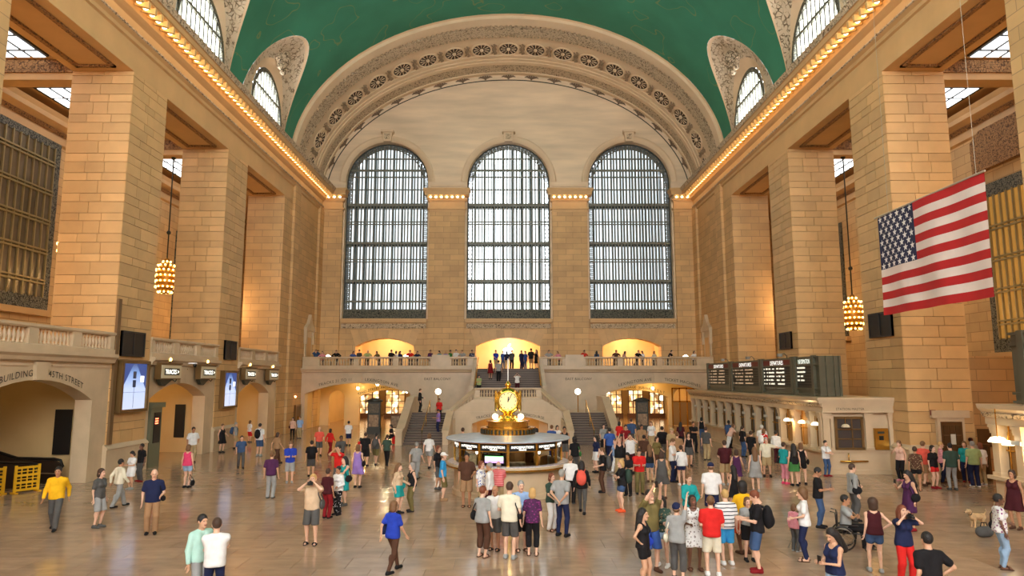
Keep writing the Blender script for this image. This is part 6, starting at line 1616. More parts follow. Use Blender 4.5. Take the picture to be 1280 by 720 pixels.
_p = person(2.28, 25.52, 1.69, 165, 'stand', 'm', 'tee-white', 'trousers-black', 'shoe-dgrey', 'short-n', 'l', 'man in white tee and black trousers at the booth side')
shoulder_bag(_p,'black','black bag on white tee man at booth side',side=1)
_p = person(-2.43, 26.17, 1.73, 95, 'stand', 'm', 'tee-sky', 'shorts-olive', 'shoe-tan', 'cap-white', 'l', 'man in bright blue polo and white cap beside the booth')
_p = person(-2.87, 28.75, 1.74, 60, 'stand', 'f', 'tee-black', 'shorts-dgrey', 'shoe-dgrey', 'bob-r', 'm', 'red haired woman in black standing behind the white cap man')
_p = person(-1.47, 24.91, 1.86, 0, 'hold', 'm', 'tee-brown', 'shorts-tan', 'sandal-brown', 'short-k', 't', 'man in brown shirt and tan shorts in front of booth')
_p = person(-0.92, 24.00, 1.68, 60, 'stand', 'f', 'tee-white:bluedot', 'trousers-khaki', 'shoe-tan', 'bob-r', 'l', 'woman in white top with blue flowers at the booth counter')
_p = person(-0.61, 23.51, 1.69, -100, 'stand', 'm', 'long-white', 'trousers-maroon', 'shoe-black', 'short-g', 't', 'grey haired man in white shirt facing the flowered woman')
_p = person(-0.33, 24.32, 1.63, 180, 'front', 'm', 'tee-red:stripe', 'trousers-khaki', 'shoe-tan', 'bald-g', 'l', 'man in pink striped polo leaning toward the booth screen')
_p = person(-5.39, 19.42, 1.86, 0, 'camera', 'm', 'tee-beige', 'shorts-dgrey', 'sandal-black', 'short-y', 'l', 'man in beige shirt, grey shorts and black sandals holding a camera up')
photo_camera(_p,(0,-.26,1.56),'black camera held by man in beige shirt')
shoulder_bag(_p,'dgrey','grey bag across man in beige shirt',side=1,z=1.0)
_p = person(-5.89, 22.95, 1.56, 160, 'stand', 'f', 'tee-maroon', 'trousers-dred', 'shoe-black', 'short-b', 't', 'short haired woman in maroon top and dark red trousers')
_p = person(-5.68, 23.50, 1.57, -25, 'hold', 'f', 'long-white', 'trousers-black:whitedot', 'shoe-black', 'short-k', 't', 'woman in white jacket and dotted black trousers beside maroon woman')
_p = person(-5.88, 25.21, 1.70, -40, 'cross', 'f', 'dress-teal', '', 'shoe-dgrey', 'long-k', 'l', 'long haired woman in teal dress behind the white jacket woman')
shoulder_bag(_p,'black','black bag of the teal dress woman',side=1)
_p = person(-6.96, 28.75, 1.75, -30, 'camera', 'm', 'tee-red', 'shorts-dgrey', 'shoe-black', 'short-k', 'm', 'man in red tee raising a phone behind the teal dress woman')
_p = person(-6.26, 29.16, 1.74, 170, 'stand', 'f', 'dress-lav', '', 'shoe-black', 'bob-n', 'l', 'woman in lavender blue dress walking toward the passage')
shoulder_bag(_p,'black','black bag of the lavender dress woman',side=-1)
_p = person(-7.39, 36.15, 1.70, 170, 'stand', 'm', 'tee-black', 'shorts-black', 'shoe-black', 'short-b', 'l', 'man all in black walking toward the left passage')
_p = person(-6.98, 36.81, 1.65, 175, 'walk', 'f', 'tank-dgrey', 'shorts-olive', 'shoe-black', 'pony-k', 'l', 'woman in dark grey top beside the man in black')
backpack(_p,'dgrey','grey backpack on the woman beside the man in black')
_p = person(-8.23, 38.94, 1.20, 170, 'stand', 'f', 'tee-red', 'shorts-tan', 'shoe-black', 'bob-k', 'm', 'small child in red top beside the man in black')
_p = person(-6.33, 36.48, 1.59, 180, 'walk', 'f', 'tee-dgreen', 'jeans-black', 'shoe-black', 'short-b', 'l', 'person in grey green top and black leggings striding toward passage')
_p = person(-3.70, 23.68, 1.64, 70, 'hold', 'f', 'long-beige', 'skirt-teal', 'shoe-black', 'long-n', 'l', 'woman with long brown hair, beige top and turquoise skirt')
shoulder_bag(_p,'teal','turquoise bag hanging on the beige top woman',side=1,z=.95)
_p = person(-3.30, 24.11, 1.61, -60, 'hip', 'f', 'tank-black', 'trousers-olive', 'shoe-black', 'bob-g', 'l', 'grey haired woman in black sleeveless top, hand on hip')
shoulder_bag(_p,'khaki','tan bag of woman in black sleeveless top',side=-1,z=.98)
_p = person(-2.71, 16.72, 1.64, 150, 'walk', 'f', 'tee-royal', 'jeans-brown', 'shoe-black', 'bob-n', 'm', 'woman in royal blue top and dark leggings striding in foreground')
shoulder_bag(_p,'navy','navy bag of the striding royal blue woman',side=1,z=1.0)
_p = person(-9.02, 26.69, 1.71, 180, 'stand', 'm', 'tee-purple', 'trousers-grey', 'shoe-dgrey', 'short-n', 'm', 'man in purple tee and grey trousers, back to camera')
_p = person(-9.49, 30.46, 1.76, 20, 'phone', 'm', 'tee-royal', 'shorts-grey', 'shoe-grey', 'short-n', 'l', 'man in deep blue tee left of the black tee backpacker')
_p = person(-9.12, 32.40, 1.62, 200, 'stand', 'm', 'tee-black', 'shorts-dgrey', 'shoe-black', 'short-k', 'm', 'young man in black tee with black backpack, left floor')
backpack(_p,'black','black backpack on young man in black tee, left floor')
_p = person(-11.09, 40.91, 1.65, 30, 'hold', 'm', 'tee-coral', 'shorts-dgrey', 'shoe-black', 'bald-n', 'l', 'man in coral shirt with dark strap across chest')
_p = person(-10.66, 41.76, 1.52, 160, 'walk', 'f', 'long-red', 'trousers-dred', 'shoe-black', 'bob-k', 'l', 'woman in red coat walking near the far passage')
_p = person(-10.81, 47.14, 1.62, 175, 'stand', 'm', 'tee-white', 'shorts-navy', 'shoe-black', 'short-k', 'm', 'man in white tee and navy shorts entering left passage')
_p = person(-16.13, 52.04, 1.58, 10, 'stand', 'f', 'tee-peach', 'jeans-black', 'shoe-black', 'bob-k', 'l', 'woman in peach top and black trousers by the brown wall door')
shoulder_bag(_p,'maroon','maroon bag of woman in peach top',side=-1)
_p = person(-15.80, 52.72, 1.62, -10, 'stand', 'm', 'tee-lblue', 'trousers-khaki', 'shoe-dgrey', 'short-n', 'l', 'man in pale blue shirt and khaki trousers by the wall door')
_p = person(-18.38, 49.47, 1.52, 150, 'stand', 'f', 'tee-white', 'shorts-red', 'shoe-dgrey', 'bob-n', 'l', 'woman in white top and red skirt near third arch')
_p = person(-14.60, 40.91, 1.86, 170, 'stand', 'm', 'tee-white', 'shorts-denim', 'shoe-grey', 'short-k', 'l', 'man in white tee and denim shorts with backpack near third arch')
backpack(_p,'black','black backpack on white tee man near third arch')
_p = person(-17.52, 42.64, 1.72, 60, 'hold', 'f', 'dress-black', '', 'shoe-black', 'short-n', 'l', 'woman in black dress standing between the arches')
_p = person(-17.64, 45.03, 1.67, 95, 'stand', 'm', 'tee-grey', 'shorts-khaki', 'shoe-black', 'short-g', 'm', 'man in grey shirt and khaki shorts with backpack between arches')
backpack(_p,'denim','blue backpack on grey shirt man between arches')
_p = person(-17.12, 37.84, 1.86, 40, 'hold', 'm', 'tee-white', 'trousers-khaki', 'shoe-brown', 'short-k', 't', 'man in white tee and khaki trousers before the second arch')
_p = person(-13.35, 29.16, 1.74, 175, 'stand', 'f', 'tank-hotpink', 'hotpants-ldenim', 'shoe-black', 'bob-n', 'l', 'girl in pink top and pale denim shorts, back turned')
shoulder_bag(_p,'black','black bag on the floor side of the pink top girl',side=-1,z=.2,strap=.5)
_p = person(-10.43, 20.68, 1.83, 25, 'hold', 'm', 'tee-navy', 'trousers-tan', 'shoe-black', 'bald-b', 'l', 'bald man in navy polo and tan trousers, left foreground')
shoulder_bag(_p,'black','black pouch of the navy polo man',side=1,z=.95,r=(.07,.1,.08))
_p = person(-13.67, 21.31, 1.86, 20, 'walk', 'm', 'long-yellow', 'trousers-dgrey', 'shoe-black', 'short-k', 't', 'worker in bright yellow jacket walking past the barrier')
_p = person(-12.50, 21.53, 1.74, 80, 'stand', 'f', 'tee-dgrey', 'shorts-grey', 'shoe-dgrey', 'bob-b', 'l', 'woman in dark grey top and grey shorts near yellow jacket')
_p = person(-13.79, 24.91, 1.67, 150, 'walk', 'm', 'long-cream', 'trousers-grey', 'shoe-black', 'short-k', 't', 'man in cream jacket walking by the near pier')
_p = person(-15.45, 28.75, 1.52, -20, 'phone', 'f', 'tee-white', 'skirt-white', 'shoe-grey', 'bob-k', 'm', 'woman all in white by the near pier plinth')
_p = person(-16.22, 30.92, 1.62, -30, 'stand', 'm', 'tee-black', 'trousers-dgrey', 'shoe-dred', 'short-k', 'd', 'man in black tee at the plinth of near pier')
_p = person(-5.73, 13.93, 1.76, 200, 'cross', 'm', 'tee-white', 'jeans-navy', 'shoe-black', 'short-b', 'l', 'man in plain white tee, back turned, left foreground corner')
_p = person(-6.18, 14.29, 1.76, 60, 'stand', 'm', 'long-mint', 'trousers-grey', 'shoe-black', 'short-k', 'm', 'man with glasses in mint shirt facing the plain white tee man')
_p = person(2.93, 15.39, 1.68, 60, 'hip', 'f', 'tank-black', 'hotpants-black', 'shoe-brown', 'long-k', 'm', 'woman with long black hair in black top and shorts')
shoulder_bag(_p,'royal','blue bag beside woman with long black hair',side=1,z=1.0)
_p = person(3.37, 16.77, 1.86, 20, 'cameraup', 'm', 'tee-olive', 'shorts-blue', 'shoe-brown', 'short-k', 'l', 'man in olive tee filming overhead with both arms raised')
phone(_p,(0,-.3,1.92),'phone held overhead by the olive tee man')
_p = person(3.75, 17.21, 1.64, -30, 'cross', 'f', 'long-dgreen:tandot', 'hotpants-ldenim', 'shoe-white', 'long-k', 'l', 'woman in patterned green top and denim shorts looking up')
_p = person(3.83, 16.06, 1.68, 150, 'point', 'f', 'tee-grey', 'capri-dgrey', 'shoe-dgrey', 'cap-navy', 'l', 'woman in grey tee and navy cap pointing upward')
shoulder_bag(_p,'cream','cream bag of the pointing woman',side=1,z=.95)
_p = person(4.43, 16.92, 1.71, 0, 'lookup', 'f', 'dress-white:greydot', '', 'sandal-brown', 'bob-k', 'd', 'woman in mottled white and grey dress facing camera')
_p = person(4.72, 16.42, 1.78, 170, 'lookup', 'm', 'tee-red', 'shorts-cream', 'shoe-white', 'short-n', 'l', 'man in red tee and cream shorts, back turned')
_p = person(5.35, 17.35, 1.76, 185, 'stand', 'm', 'tee-white:stripenavy', 'shorts-sky', 'shoe-white', 'short-y', 'l', 'blond boy in navy striped white tee and blue swim shorts')
_p = person(6.12, 18.38, 1.80, 200, 'front', 'm', 'tee-yellow', 'shorts-orange', 'shoe-brown', 'curly-k', 'd', 'man in yellow tee and orange shorts')
_p = person(5.88, 16.72, 1.84, -100, 'phone', 'm', 'tee-black', 'shorts-denim', 'shoe-dred', 'short-r', 'l', 'man in black tee and denim shorts with large black backpack')
backpack(_p,'black','large black backpack on man in denim shorts')
_p = person(6.01, 17.70, 1.53, 0, 'stand', 'f', 'tee-grey', 'skirt-black', 'shoe-black', 'bob-n', 'l', 'woman in grey tee and black skirt behind the yellow tee man')
_p = person(5.22, 20.27, 1.74, 10, 'front', 'f', 'long-teal', 'trousers-black', 'shoe-black', 'pony-n', 'l', 'woman with teal sleeves standing behind the pointing woman')
_p = person(6.37, 21.99, 1.86, 170, 'stand', 'm', 'tee-white', 'shorts-navy', 'shoe-white', 'cap-navy', 'l', 'man in white tee and navy cap, back turned')
_p = person(7.72, 24.03, 1.53, -150, 'stand', 'f', 'dress-black', '', 'shoe-black', 'long-k', 'm', 'long haired woman in black dress behind the striped boy')
_p = person(3.89, 24.03, 1.72, -80, 'cross', 'f', 'tee-black', 'hotpants-denim', 'shoe-orange', 'bob-y', 'l', 'girl in black tee, denim shorts and orange shoes')
backpack(_p,'dgreen','green strapped backpack of the girl with orange shoes')
_p = person(4.66, 27.22, 1.62, -30, 'phone', 'f', 'tee-black', 'trousers-black', 'shoe-black', 'bob-k', 't', 'woman all in black just behind the girl with orange shoes')
_p = person(5.17, 27.58, 1.74, 0, 'phone', 'm', 'tee-red', 'trousers-olive', 'shoe-black', 'short-b', 'l', 'man in red polo and olive trousers looking at his phone')
_p = person(5.00, 31.40, 1.86, 10, 'cameraup', 'm', 'tank-black', 'trousers-khaki', 'shoe-black', 'short-g', 'l', 'man in black vest photographing with raised arms')
photo_camera(_p,(0,-.33,1.86),'camera raised by the man in black vest')
_p = person(5.87, 33.47, 1.86, -10, 'camera', 'm', 'tee-white', 'shorts-maroon', 'shoe-black', 'short-k', 'l', 'man in white tee and maroon shorts photographing')
_p = person(3.78, 27.96, 1.73, -90, 'hold', 'm', 'tee-black', 'trousers-brown', 'shoe-black', 'short-n', 'l', 'man in black tee and brown trousers with grey backpack')
backpack(_p,'dgrey','dark grey backpack on man in brown trousers')
_p = person(2.50, 23.76, 1.74, 170, 'walk', 'f', 'long-black', 'jeans-dgrey', 'shoe-black', 'long-k', 'l', 'long haired woman in black carrying a red backpack')
backpack(_p,'coral','red backpack on long haired woman')
_p = person(6.22, 30.69, 1.60, 180, 'stand', 'f', 'tank-black', 'hotpants-denim', 'shoe-brown', 'long-n', 'm', 'woman in black top and denim shorts behind the red polo man')
_p = person(5.83, 26.51, 1.74, 160, 'stand', 'f', 'dress-dgrey', '', 'shoe-brown', 'bob-b', 'm', 'woman in grey dress with pale yellow bag')
shoulder_bag(_p,'khaki','pale yellow bag of woman in grey dress',side=-1)
_p = person(7.23, 30.69, 1.86, 60, 'phone', 'm', 'tee-white', 'trousers-navy', 'shoe-black', 'short-n', 'l', 'man in white tee and navy trousers facing a woman in white')
_p = person(7.38, 29.79, 1.65, 180, 'stand', 'f', 'long-white', 'hotpants-navy', 'shoe-white', 'short-b', 'l', 'woman in white sweater and navy shorts, back turned')
shoulder_bag(_p,'navy','navy bag of woman in white sweater',side=1)
_p = person(9.25, 29.79, 1.86, 178, 'front', 'm', 'tee-maroon', 'shorts-khaki', 'shoe-grey', 'short-b', 'l', 'man in maroon tee and khaki shorts, back turned')
_p = person(9.47, 28.95, 1.60, 150, 'walk', 'f', 'dress-purple', '', 'shoe-dgrey', 'bob-b', 'm', 'woman in dusky purple dress beside the maroon tee man')
_p = person(9.94, 28.15, 1.74, 170, 'stand', 'f', 'dress-grey', '', 'shoe-grey', 'long-n', 'l', 'woman in long pale grey dress right of the maroon tee man')
_p = person(12.51, 35.83, 1.80, 120, 'stand', 'm', 'tee-black', 'trousers-black', 'shoe-black', 'short-b', 'm', 'man in black facing the ticket counter')
_p = person(11.99, 32.40, 1.77, -15, 'reach', 'm', 'tee-cream', 'shorts-khaki', 'shoe-black', 'short-g', 'l', 'man in cream polo stretching an arm toward the counter')
_p = person(14.45, 37.54, 1.69, 130, 'stand', 'm', 'long-white', 'trousers-maroon', 'shoe-black', 'short-k', 't', 'man in white shirt and wine trousers at the ticket counter')
_p = person(14.45, 39.58, 1.86, 140, 'stand', 'm', 'tee-white', 'trousers-black', 'shoe-black', 'short-w', 'l', 'white haired man in white shirt at ticket counter')
_p = person(14.05, 38.20, 1.74, 120, 'stand', 'f', 'tee-red', 'trousers-black', 'shoe-black', 'bob-n', 'l', 'woman in red top with white backpack at the ticket counter')
backpack(_p,'white','white backpack of woman in red at the counter')
_p = person(11.91, 30.17, 1.74, 120, 'hold', 'f', 'tee-teal', 'capri-pink', 'shoe-hotpink', 'short-b', 'l', 'woman in teal top and pink trousers')
shoulder_bag(_p,'black','black bag of the teal top woman at the counter',side=1)
_p = person(12.12, 29.63, 1.74, 175, 'stand', 'f', 'tank-black', 'skirt-green', 'shoe-black', 'long-k', 'l', 'long haired girl in black top and green skirt')
_p = person(12.60, 30.03, 1.73, 150, 'reach', 'f', 'tank-black', 'hotpants-black', 'shoe-black', 'bob-n', 'l', 'woman in black shorts reaching to the ticket counter')
shoulder_bag(_p,'black','black bag of woman in black shorts at counter',side=-1)
_p = person(14.79, 32.50, 1.62, 20, 'cross', 'm', 'tee-white', 'jeans-denim', 'shoe-dred', 'short-k', 'l', 'man in white tee with denim jacket at waist leaning on ticket booth')
_p = person(17.45, 31.10, 1.74, -60, 'phone1', 'f', 'tank-peach', 'trousers-black', 'shoe-pink', 'pony-n', 'l', 'woman in pale top and black trousers leaning beside the brass cabinet')
_p = person(16.52, 28.35, 1.74, 150, 'stand', 'f', 'tee-brown:tandot', 'hotpants-black', 'sandal-brown', 'short-b', 't', 'woman in mottled brown top and black shorts near the door')
_p = person(17.60, 28.95, 1.73, 20, 'stand', 'f', 'tee-black', 'hotpants-red', 'shoe-dred', 'bob-k', 'l', 'woman in black top and red shorts near the door')
_p = person(17.72, 29.79, 1.86, 120, 'walk', 'm', 'tee-coral', 'shorts-tan', 'shoe-brown', 'short-n', 'l', 'man in coral tee passing in front of the pier')
_p = person(18.88, 30.46, 1.74, 60, 'front', 'f', 'tee-pink:stripe', 'trousers-navy', 'shoe-brown', 'short-y', 'l', 'woman in pink striped top within the standing group')
_p = person(18.09, 28.55, 1.86, 170, 'stand', 'm', 'tee-dgreen', 'jeans-grey', 'shoe-dgrey', 'short-k', 'l', 'man in dark green tee and grey jeans, back turned')
_p = person(20.08, 30.69, 1.74, -40, 'hold', 'f', 'tee-teal', 'trousers-navy', 'shoe-dred', 'bob-n', 'l', 'woman in turquoise blouse and dark trousers within the standing group')
_p = person(19.56, 29.37, 1.86, 170, 'stand', 'm', 'tee-jade', 'trousers-navy', 'shoe-white', 'short-g', 'l', 'man in light green polo and dark trousers')
_p = person(20.31, 30.01, 1.74, 180, 'stand', 'f', 'tee-white', 'trousers-khaki', 'shoe-white', 'bob-r', 'l', 'woman in white tee and khaki trousers beside light green polo')
_p = person(9.49, 21.53, 1.77, 60, 'phone', 'm', 'tee-black', 'jeans-denim', 'shoe-black', 'short-k', 't', 'bearded man in black shirt and jeans typing on a phone')
phone(_p,(0,-.36,1.22),'phone of the bearded man in black shirt')
_p = person(11.03, 22.47, 1.77, 90, 'hold', 'm', 'long-grey', 'trousers-dgrey', 'shoe-black', 'short-b', 'l', 'man in grey long sleeved shirt with black shoulder bag')
shoulder_bag(_p,'black','black bag of man in grey long sleeved shirt',side=-1,z=.98)
_p = person(12.03, 21.10, 1.74, -80, 'phone1', 'f', 'dress-purple', '', 'shoe-dred', 'long-k', 'm', 'woman in purple dress holding a phone up')
shoulder_bag(_p,'black','black bag of woman in purple dress',side=1,z=1.0)
phone(_p,(-.12,-.36,1.42),'phone held by woman in purple dress')
_p = person(7.41, 17.70, 1.74, -110, 'hold', 'f', 'tee-white', 'jeans-navy', 'sandal-brown', 'curly-n', 'l', 'woman with curly brown hair in white tee and jeans')
shoulder_bag(_p,'black','black bag of the curly haired woman',side=-1)
_p = person(7.55, 18.65, 1.20, 120, 'stand', 'f', 'long-pink', 'trousers-dgrey', 'shoe-grey', 'bob-n', 'l', 'child in pale pink hooded top beside the tripod')
_p = person(8.65, 16.72, 1.66, 165, 'hip', 'f', 'tank-maroon', 'hotpants-denim', 'shoe-grey', 'curly-b', 'l', 'woman in plum top and denim shorts beside the wheelchair')
_p = person(8.74, 15.66, 1.70, 5, 'camera', 'f', 'tee-navy', 'trousers-red', 'shoe-black', 'long-r', 'l', 'woman in navy top and red trousers photographing toward camera')
photo_camera(_p,(0,-.27,1.56),'silver camera of woman in red trousers')
_p = person(7.44, 12.59, 1.78, 180, 'hip', 'm', 'tee-black', 'trousers-black', 'shoe-black', 'short-k', 'm', 'man in black tee seen from behind at lower picture edge')
_p = person(6.13, 13.39, 1.68, -70, 'phone', 'f', 'tank-navy', 'jeans-ldenim', 'shoe-black', 'long-k', 'm', 'long haired woman in blue vest looking down at lower edge')
phone(_p,(0,-.37,1.2),'phone of long haired woman in blue vest')
_p = person(11.81, 16.99, 1.72, 75, 'hold', 'f', 'tee-white:plumdot', 'jeans-ldenim', 'sandal-brown', 'short-k', 'd', 'woman in purple and white patterned top and pale jeans')
shoulder_bag(_p,'black','black bag of woman in purple and white top',side=1)
_p = person(15.32, 21.31, 1.73, -60, 'stand', 'f', 'dress-maroon', '', 'shoe-brown', 'bob-b', 't', 'woman in maroon dress at the picture edge by ticket booth')
_p = person(3.15, 32.93, 1.74, 180, 'stand', 'f', 'tee-black', 'trousers-dgrey', 'shoe-black', 'curly-k', 'l', 'dark haired woman with green bag behind the booth')
shoulder_bag(_p,'green','bright green bag of dark haired woman',side=-1)
_p = person(4.27, 33.75, 1.74, -70, 'stand', 'f', 'tee-navy', 'skirt-white', 'shoe-black', 'long-k', 'l', 'woman in navy top and white skirt below right stair')
_p = person(5.53, 37.84, 1.86, 170, 'walk', 'm', 'tee-blue', 'trousers-navy', 'shoe-black', 'short-k', 'm', 'man in blue tee walking toward right stair')
_p = person(7.14, 44.53, 1.74, 150, 'stand', 'f', 'tee-red', 'trousers-dgrey', 'shoe-black', 'bob-k', 'l', 'woman in red top at right passage arch')
_p = person(8.09, 45.54, 1.86, 170, 'stand', 'm', 'tee-denim', 'trousers-dgrey', 'shoe-black', 'short-b', 'l', 'man in slate blue tee before right passage kiosk')
_p = person(7.78, 40.50, 1.82, 10, 'hold', 'm', 'tee-tan', 'trousers-olive', 'shoe-black', 'short-k', 't', 'man in tan tee walking out of right passage')
_p = person(9.18, 44.53, 1.74, -20, 'stand', 'f', 'tee-white', 'trousers-khaki', 'shoe-black', 'bob-n', 'l', 'woman in white tee before the right passage')
_p = person(8.63, 38.94, 1.86, 170, 'walk', 'm', 'tee-black', 'trousers-dgrey', 'shoe-black', 'short-k', 'm', 'man in black tee walking into right passage')
backpack(_p,'black','black backpack on man walking into right passage')
_p = person(8.74, 37.15, 1.86, 20, 'stand', 'm', 'tee-khaki', 'shorts-dgrey', 'shoe-black', 'cap-khaki', 'l', 'man in khaki shirt and cap right of the passage')
_p = person(10.94, 44.04, 1.74, 150, 'stand', 'f', 'tee-maroon', 'trousers-black', 'shoe-black', 'long-k', 'm', 'long haired woman in maroon top near the passage doors')
_p = person(11.37, 42.64, 1.86, 10, 'cross', 'm', 'tee-black', 'trousers-black', 'shoe-black', 'short-b', 't', 'man in black standing near passage doors')
_p = person(14.14, 50.72, 1.66, 160, 'stand', 'f', 'tank-black', 'trousers-denim', 'shoe-black', 'bob-k', 'l', 'woman in black top and jeans at far end of counter')
_p = person(14.45, 45.49, 1.76, 130, 'stand', 'm', 'tee-denim', 'trousers-black', 'shoe-black', 'short-k', 'd', 'man in slate shirt at far part of the counter')
_p = person(14.09, 44.25, 1.68, 100, 'lean', 'f', 'tee-peach', 'trousers-white', 'shoe-black', 'bob-n', 'l', 'woman in peach top bending at the counter')
_p = person(1.59, 38.57, 1.74, 170, 'stand', 'f', 'tee-pink', 'trousers-grey', 'shoe-black', 'bob-k', 'l', 'woman in pink top behind the clock booth')
_p = person(2.47, 39.32, 1.86, 150, 'stand', 'm', 'tee-blue', 'trousers-navy', 'shoe-black', 'short-n', 'l', 'man in blue tee behind the booth near right stair')
_p = person(2.90, 40.91, 1.74, 10, 'stand', 'f', 'tee-white', 'trousers-black', 'shoe-black', 'bob-k', 'm', 'woman in white top behind the booth near right stair')
_p = person(3.10, 38.20, 1.86, 0, 'stand', 'm', 'tank-black', 'shorts-dgrey', 'shoe-black', 'short-k', 't', 'man in black vest behind the booth below right stair')
_p = person(-2.46, 37.84, 1.86, 170, 'walk', 'm', 'tee-navy', 'trousers-navy', 'shoe-black', 'short-b', 'l', 'man in navy clothes behind the booth on its far left')
_p = person(-8.51, 35.52, 1.62, 20, 'walk', 'm', 'tee-dgrey', 'trousers-black', 'shoe-black', 'short-k', 'd', 'man in charcoal tee walking between red coat and the man in black')
_p = person(5.86, 42.64, 1.74, 10, 'walk', 'f', 'tee-grey', 'trousers-black', 'shoe-black', 'bob-k', 'l', 'woman in grey tee walking below right stair')
_p = person(5.24, 34.03, 1.59, -60, 'walk', 'f', 'tee-lblue', 'trousers-white', 'shoe-grey', 'long-n', 'l', 'woman in pale blue tee and white trousers behind the black vest man')
_p = person(6.87, 35.21, 1.65, 170, 'stand', 'm', 'tee-brown', 'trousers-dgrey', 'shoe-black', 'short-k', 't', 'man in brown tee and charcoal trousers behind the red polo man')
_p = person(7.26, 34.03, 1.67, 30, 'hold', 'f', 'tee-olive', 'trousers-brown', 'shoe-black', 'bob-b', 'm', 'woman in olive tee and brown trousers right of red polo man')
_p = person(8.63, 35.52, 1.79, 160, 'walk', 'm', 'tee-tan', 'shorts-black', 'shoe-black', 'short-n', 'l', 'man in tan tee and black shorts walking away')
_p = person(9.37, 36.15, 1.70, 0, 'stand', 'f', 'tank-black', 'skirt-dgrey', 'shoe-black', 'long-k', 'l', 'long haired woman in black vest and charcoal skirt')
_p = person(11.08, 38.94, 1.79, 140, 'stand', 'm', 'tee-dgrey', 'trousers-khaki', 'shoe-black', 'short-b', 'l', 'man in charcoal tee and khaki trousers facing the counter')
_p = person(13.66, 40.50, 1.74, 110, 'stand', 'f', 'tee-black', 'trousers-denim', 'shoe-black', 'pony-b', 'l', 'woman in black tee and jeans queueing at the counter')
_p = person(6.72, 39.70, 1.86, 0, 'stand', 'm', 'tee-dred', 'trousers-black', 'shoe-black', 'short-k', 'm', 'man in dark red tee facing camera below right stair')
_p = person(-4.11, 31.40, 1.68, 160, 'walk', 'm', 'tee-grey', 'trousers-grey', 'shoe-black', 'short-g', 'l', 'man all in grey walking toward left stair')
_p = person(-4.01, 35.52, 1.74, 170, 'walk', 'f', 'tee-white', 'skirt-grey', 'shoe-black', 'bob-n', 'l', 'woman in white tee and grey skirt below left stair')
_p = person(-13.58, 35.52, 1.62, 30, 'walk', 'm', 'tee-denim', 'trousers-dgrey', 'shoe-black', 'short-b', 'l', 'man in slate blue tee walking on left floor before the arches')
_p = person(-12.30, 37.15, 1.66, 150, 'walk', 'f', 'tee-tan', 'trousers-brown', 'shoe-black', 'bob-b', 'm', 'woman in tan top and brown trousers walking on left floor')
# ---- people on the stairs
_p = person(-6.75, 53.0, 1.75, 95, 'hold', 'm', 'long-black', 'trousers-black', 'shoe-black', 'short-n', 'l', 'man in black standing at the top of the left stair', z=1.95)
_p = person(-4.95, 49.35, 1.72, -70, 'phone', 'm', 'tee-lav', 'trousers-navy', 'shoe-black', 'short-k', 't', 'man in lavender shirt on the lower left stair', z=.6)
_p = person(-5.1, 51.3, 1.66, 0, 'stand', 'f', 'tee-red', 'trousers-black', 'shoe-black', 'short-k', 't', 'woman in red top on the upper left stair', z=1.35)
_p = person(-7.95, 47.6, 1.62, -60, 'halfsit', 'f', 'tee-black', 'jeans-black', 'shoe-black', 'bob-k', 'l', 'woman in black sitting on a red suitcase by the stair')
sc = empty('suitcase', (-7.7, 47.75, 0), R(20), 'red wheeled suitcase under the seated woman by the stair', 'suitcase')
sm_ = cloth('red'); c = MB(); c.prism([(-.2, .06), (.2, .06), (.24, .12), (.24, .5), (.2, .56), (-.2, .56), (-.24, .5), (-.24, .12)], -.14, .14, MX); c.build('shell', sm_, sc)
for a in (-.17, .17): w = MB(); w.tube([(a, -.1, .03), (a, -.06, .03)], .03, 8); w.build('wheel', black, sc)
MB().box(-.08, .08, -.015, .015, .56, .6).build('handle', black, sc)
_p = person(-1.5, 58.6, 1.64, 175, 'stand', 'f', 'dress-dred', '', 'shoe-black', 'bob-k', 'm', 'woman in dark red dress climbing the central stairs', z=4.41)
_p = person(-.8, 58.2, 1.76, 170, 'stand', 'm', 'tee-grey', 'trousers-black', 'shoe-black', 'short-k', 'l', 'man in grey tee climbing the central stairs', z=4.25)
_p = person(.75, 55.9, 1.66, 0, 'camera', 'f', 'tee-white', 'trousers-maroon', 'shoe-black', 'bob-b', 'l', 'woman in white top photographing from the lower central stairs', z=3.31)
phone(_p, (0, -.27, 1.58), 'glowing phone of woman on lower central stairs', True)
_p = person(-2.35, 55.75, 1.62, 10, 'phone', 'f', 'tee-jade', 'trousers-black', 'shoe-black', 'bob-k', 'm', 'woman in green top at the foot of the central stairs', z=3.16)
top = [(-1.15, 64.4, 1.78, 30, 'front', 'm', 'tee-royal', 'shorts-khaki', 'short-k', 'm', 'staff man in blue tee alone under the glowing emblem'), (-.45, 64.6, 1.74, -20, 'stand', 'm', 'tee-blue', 'trousers-denim', 'short-b', 'l', 'man in blue tee just left of the clock rod'), (-.1, 64.0, 1.7, 170, 'stand', 'f', 'tee-navy', 'trousers-khaki', 'long-k', 'l', 'woman in navy top beside the clock rod'), (.35, 64.9, 1.8, 10, 'stand', 'm', 'tee-dgrey', 'trousers-black', 'short-k', 'm', 'man in charcoal tee right of the clock rod'),
       (1.25, 63.6, 1.7, 40, 'stand', 'm', 'tee-navy', 'trousers-navy', 'short-k', 't', 'man in navy at top of the central stairs'), (1.6, 64.1, 1.68, -30, 'stand', 'f', 'tee-blue', 'trousers-denim', 'bob-k', 'l', 'woman in blue top of the stair head group'), (2.1, 62.4, 1.84, 160, 'stand', 'm', 'tee-black', 'shorts-tan', 'short-k', 'm', 'tall man in black tee and tan shorts at the stair head'), (2.6, 62.7, 1.74, -40, 'hip', 'f', 'tank-black', 'shorts-black', 'long-k', 'l', 'woman in black at the right stair head wall')]
for x, y, h, fc, po, sx_, tp, bt, hr_, sk_, lb in top: person(x, y, h, fc, po, sx_, tp, bt, 'shoe-black', hr_, sk_, lb, z=5.35)
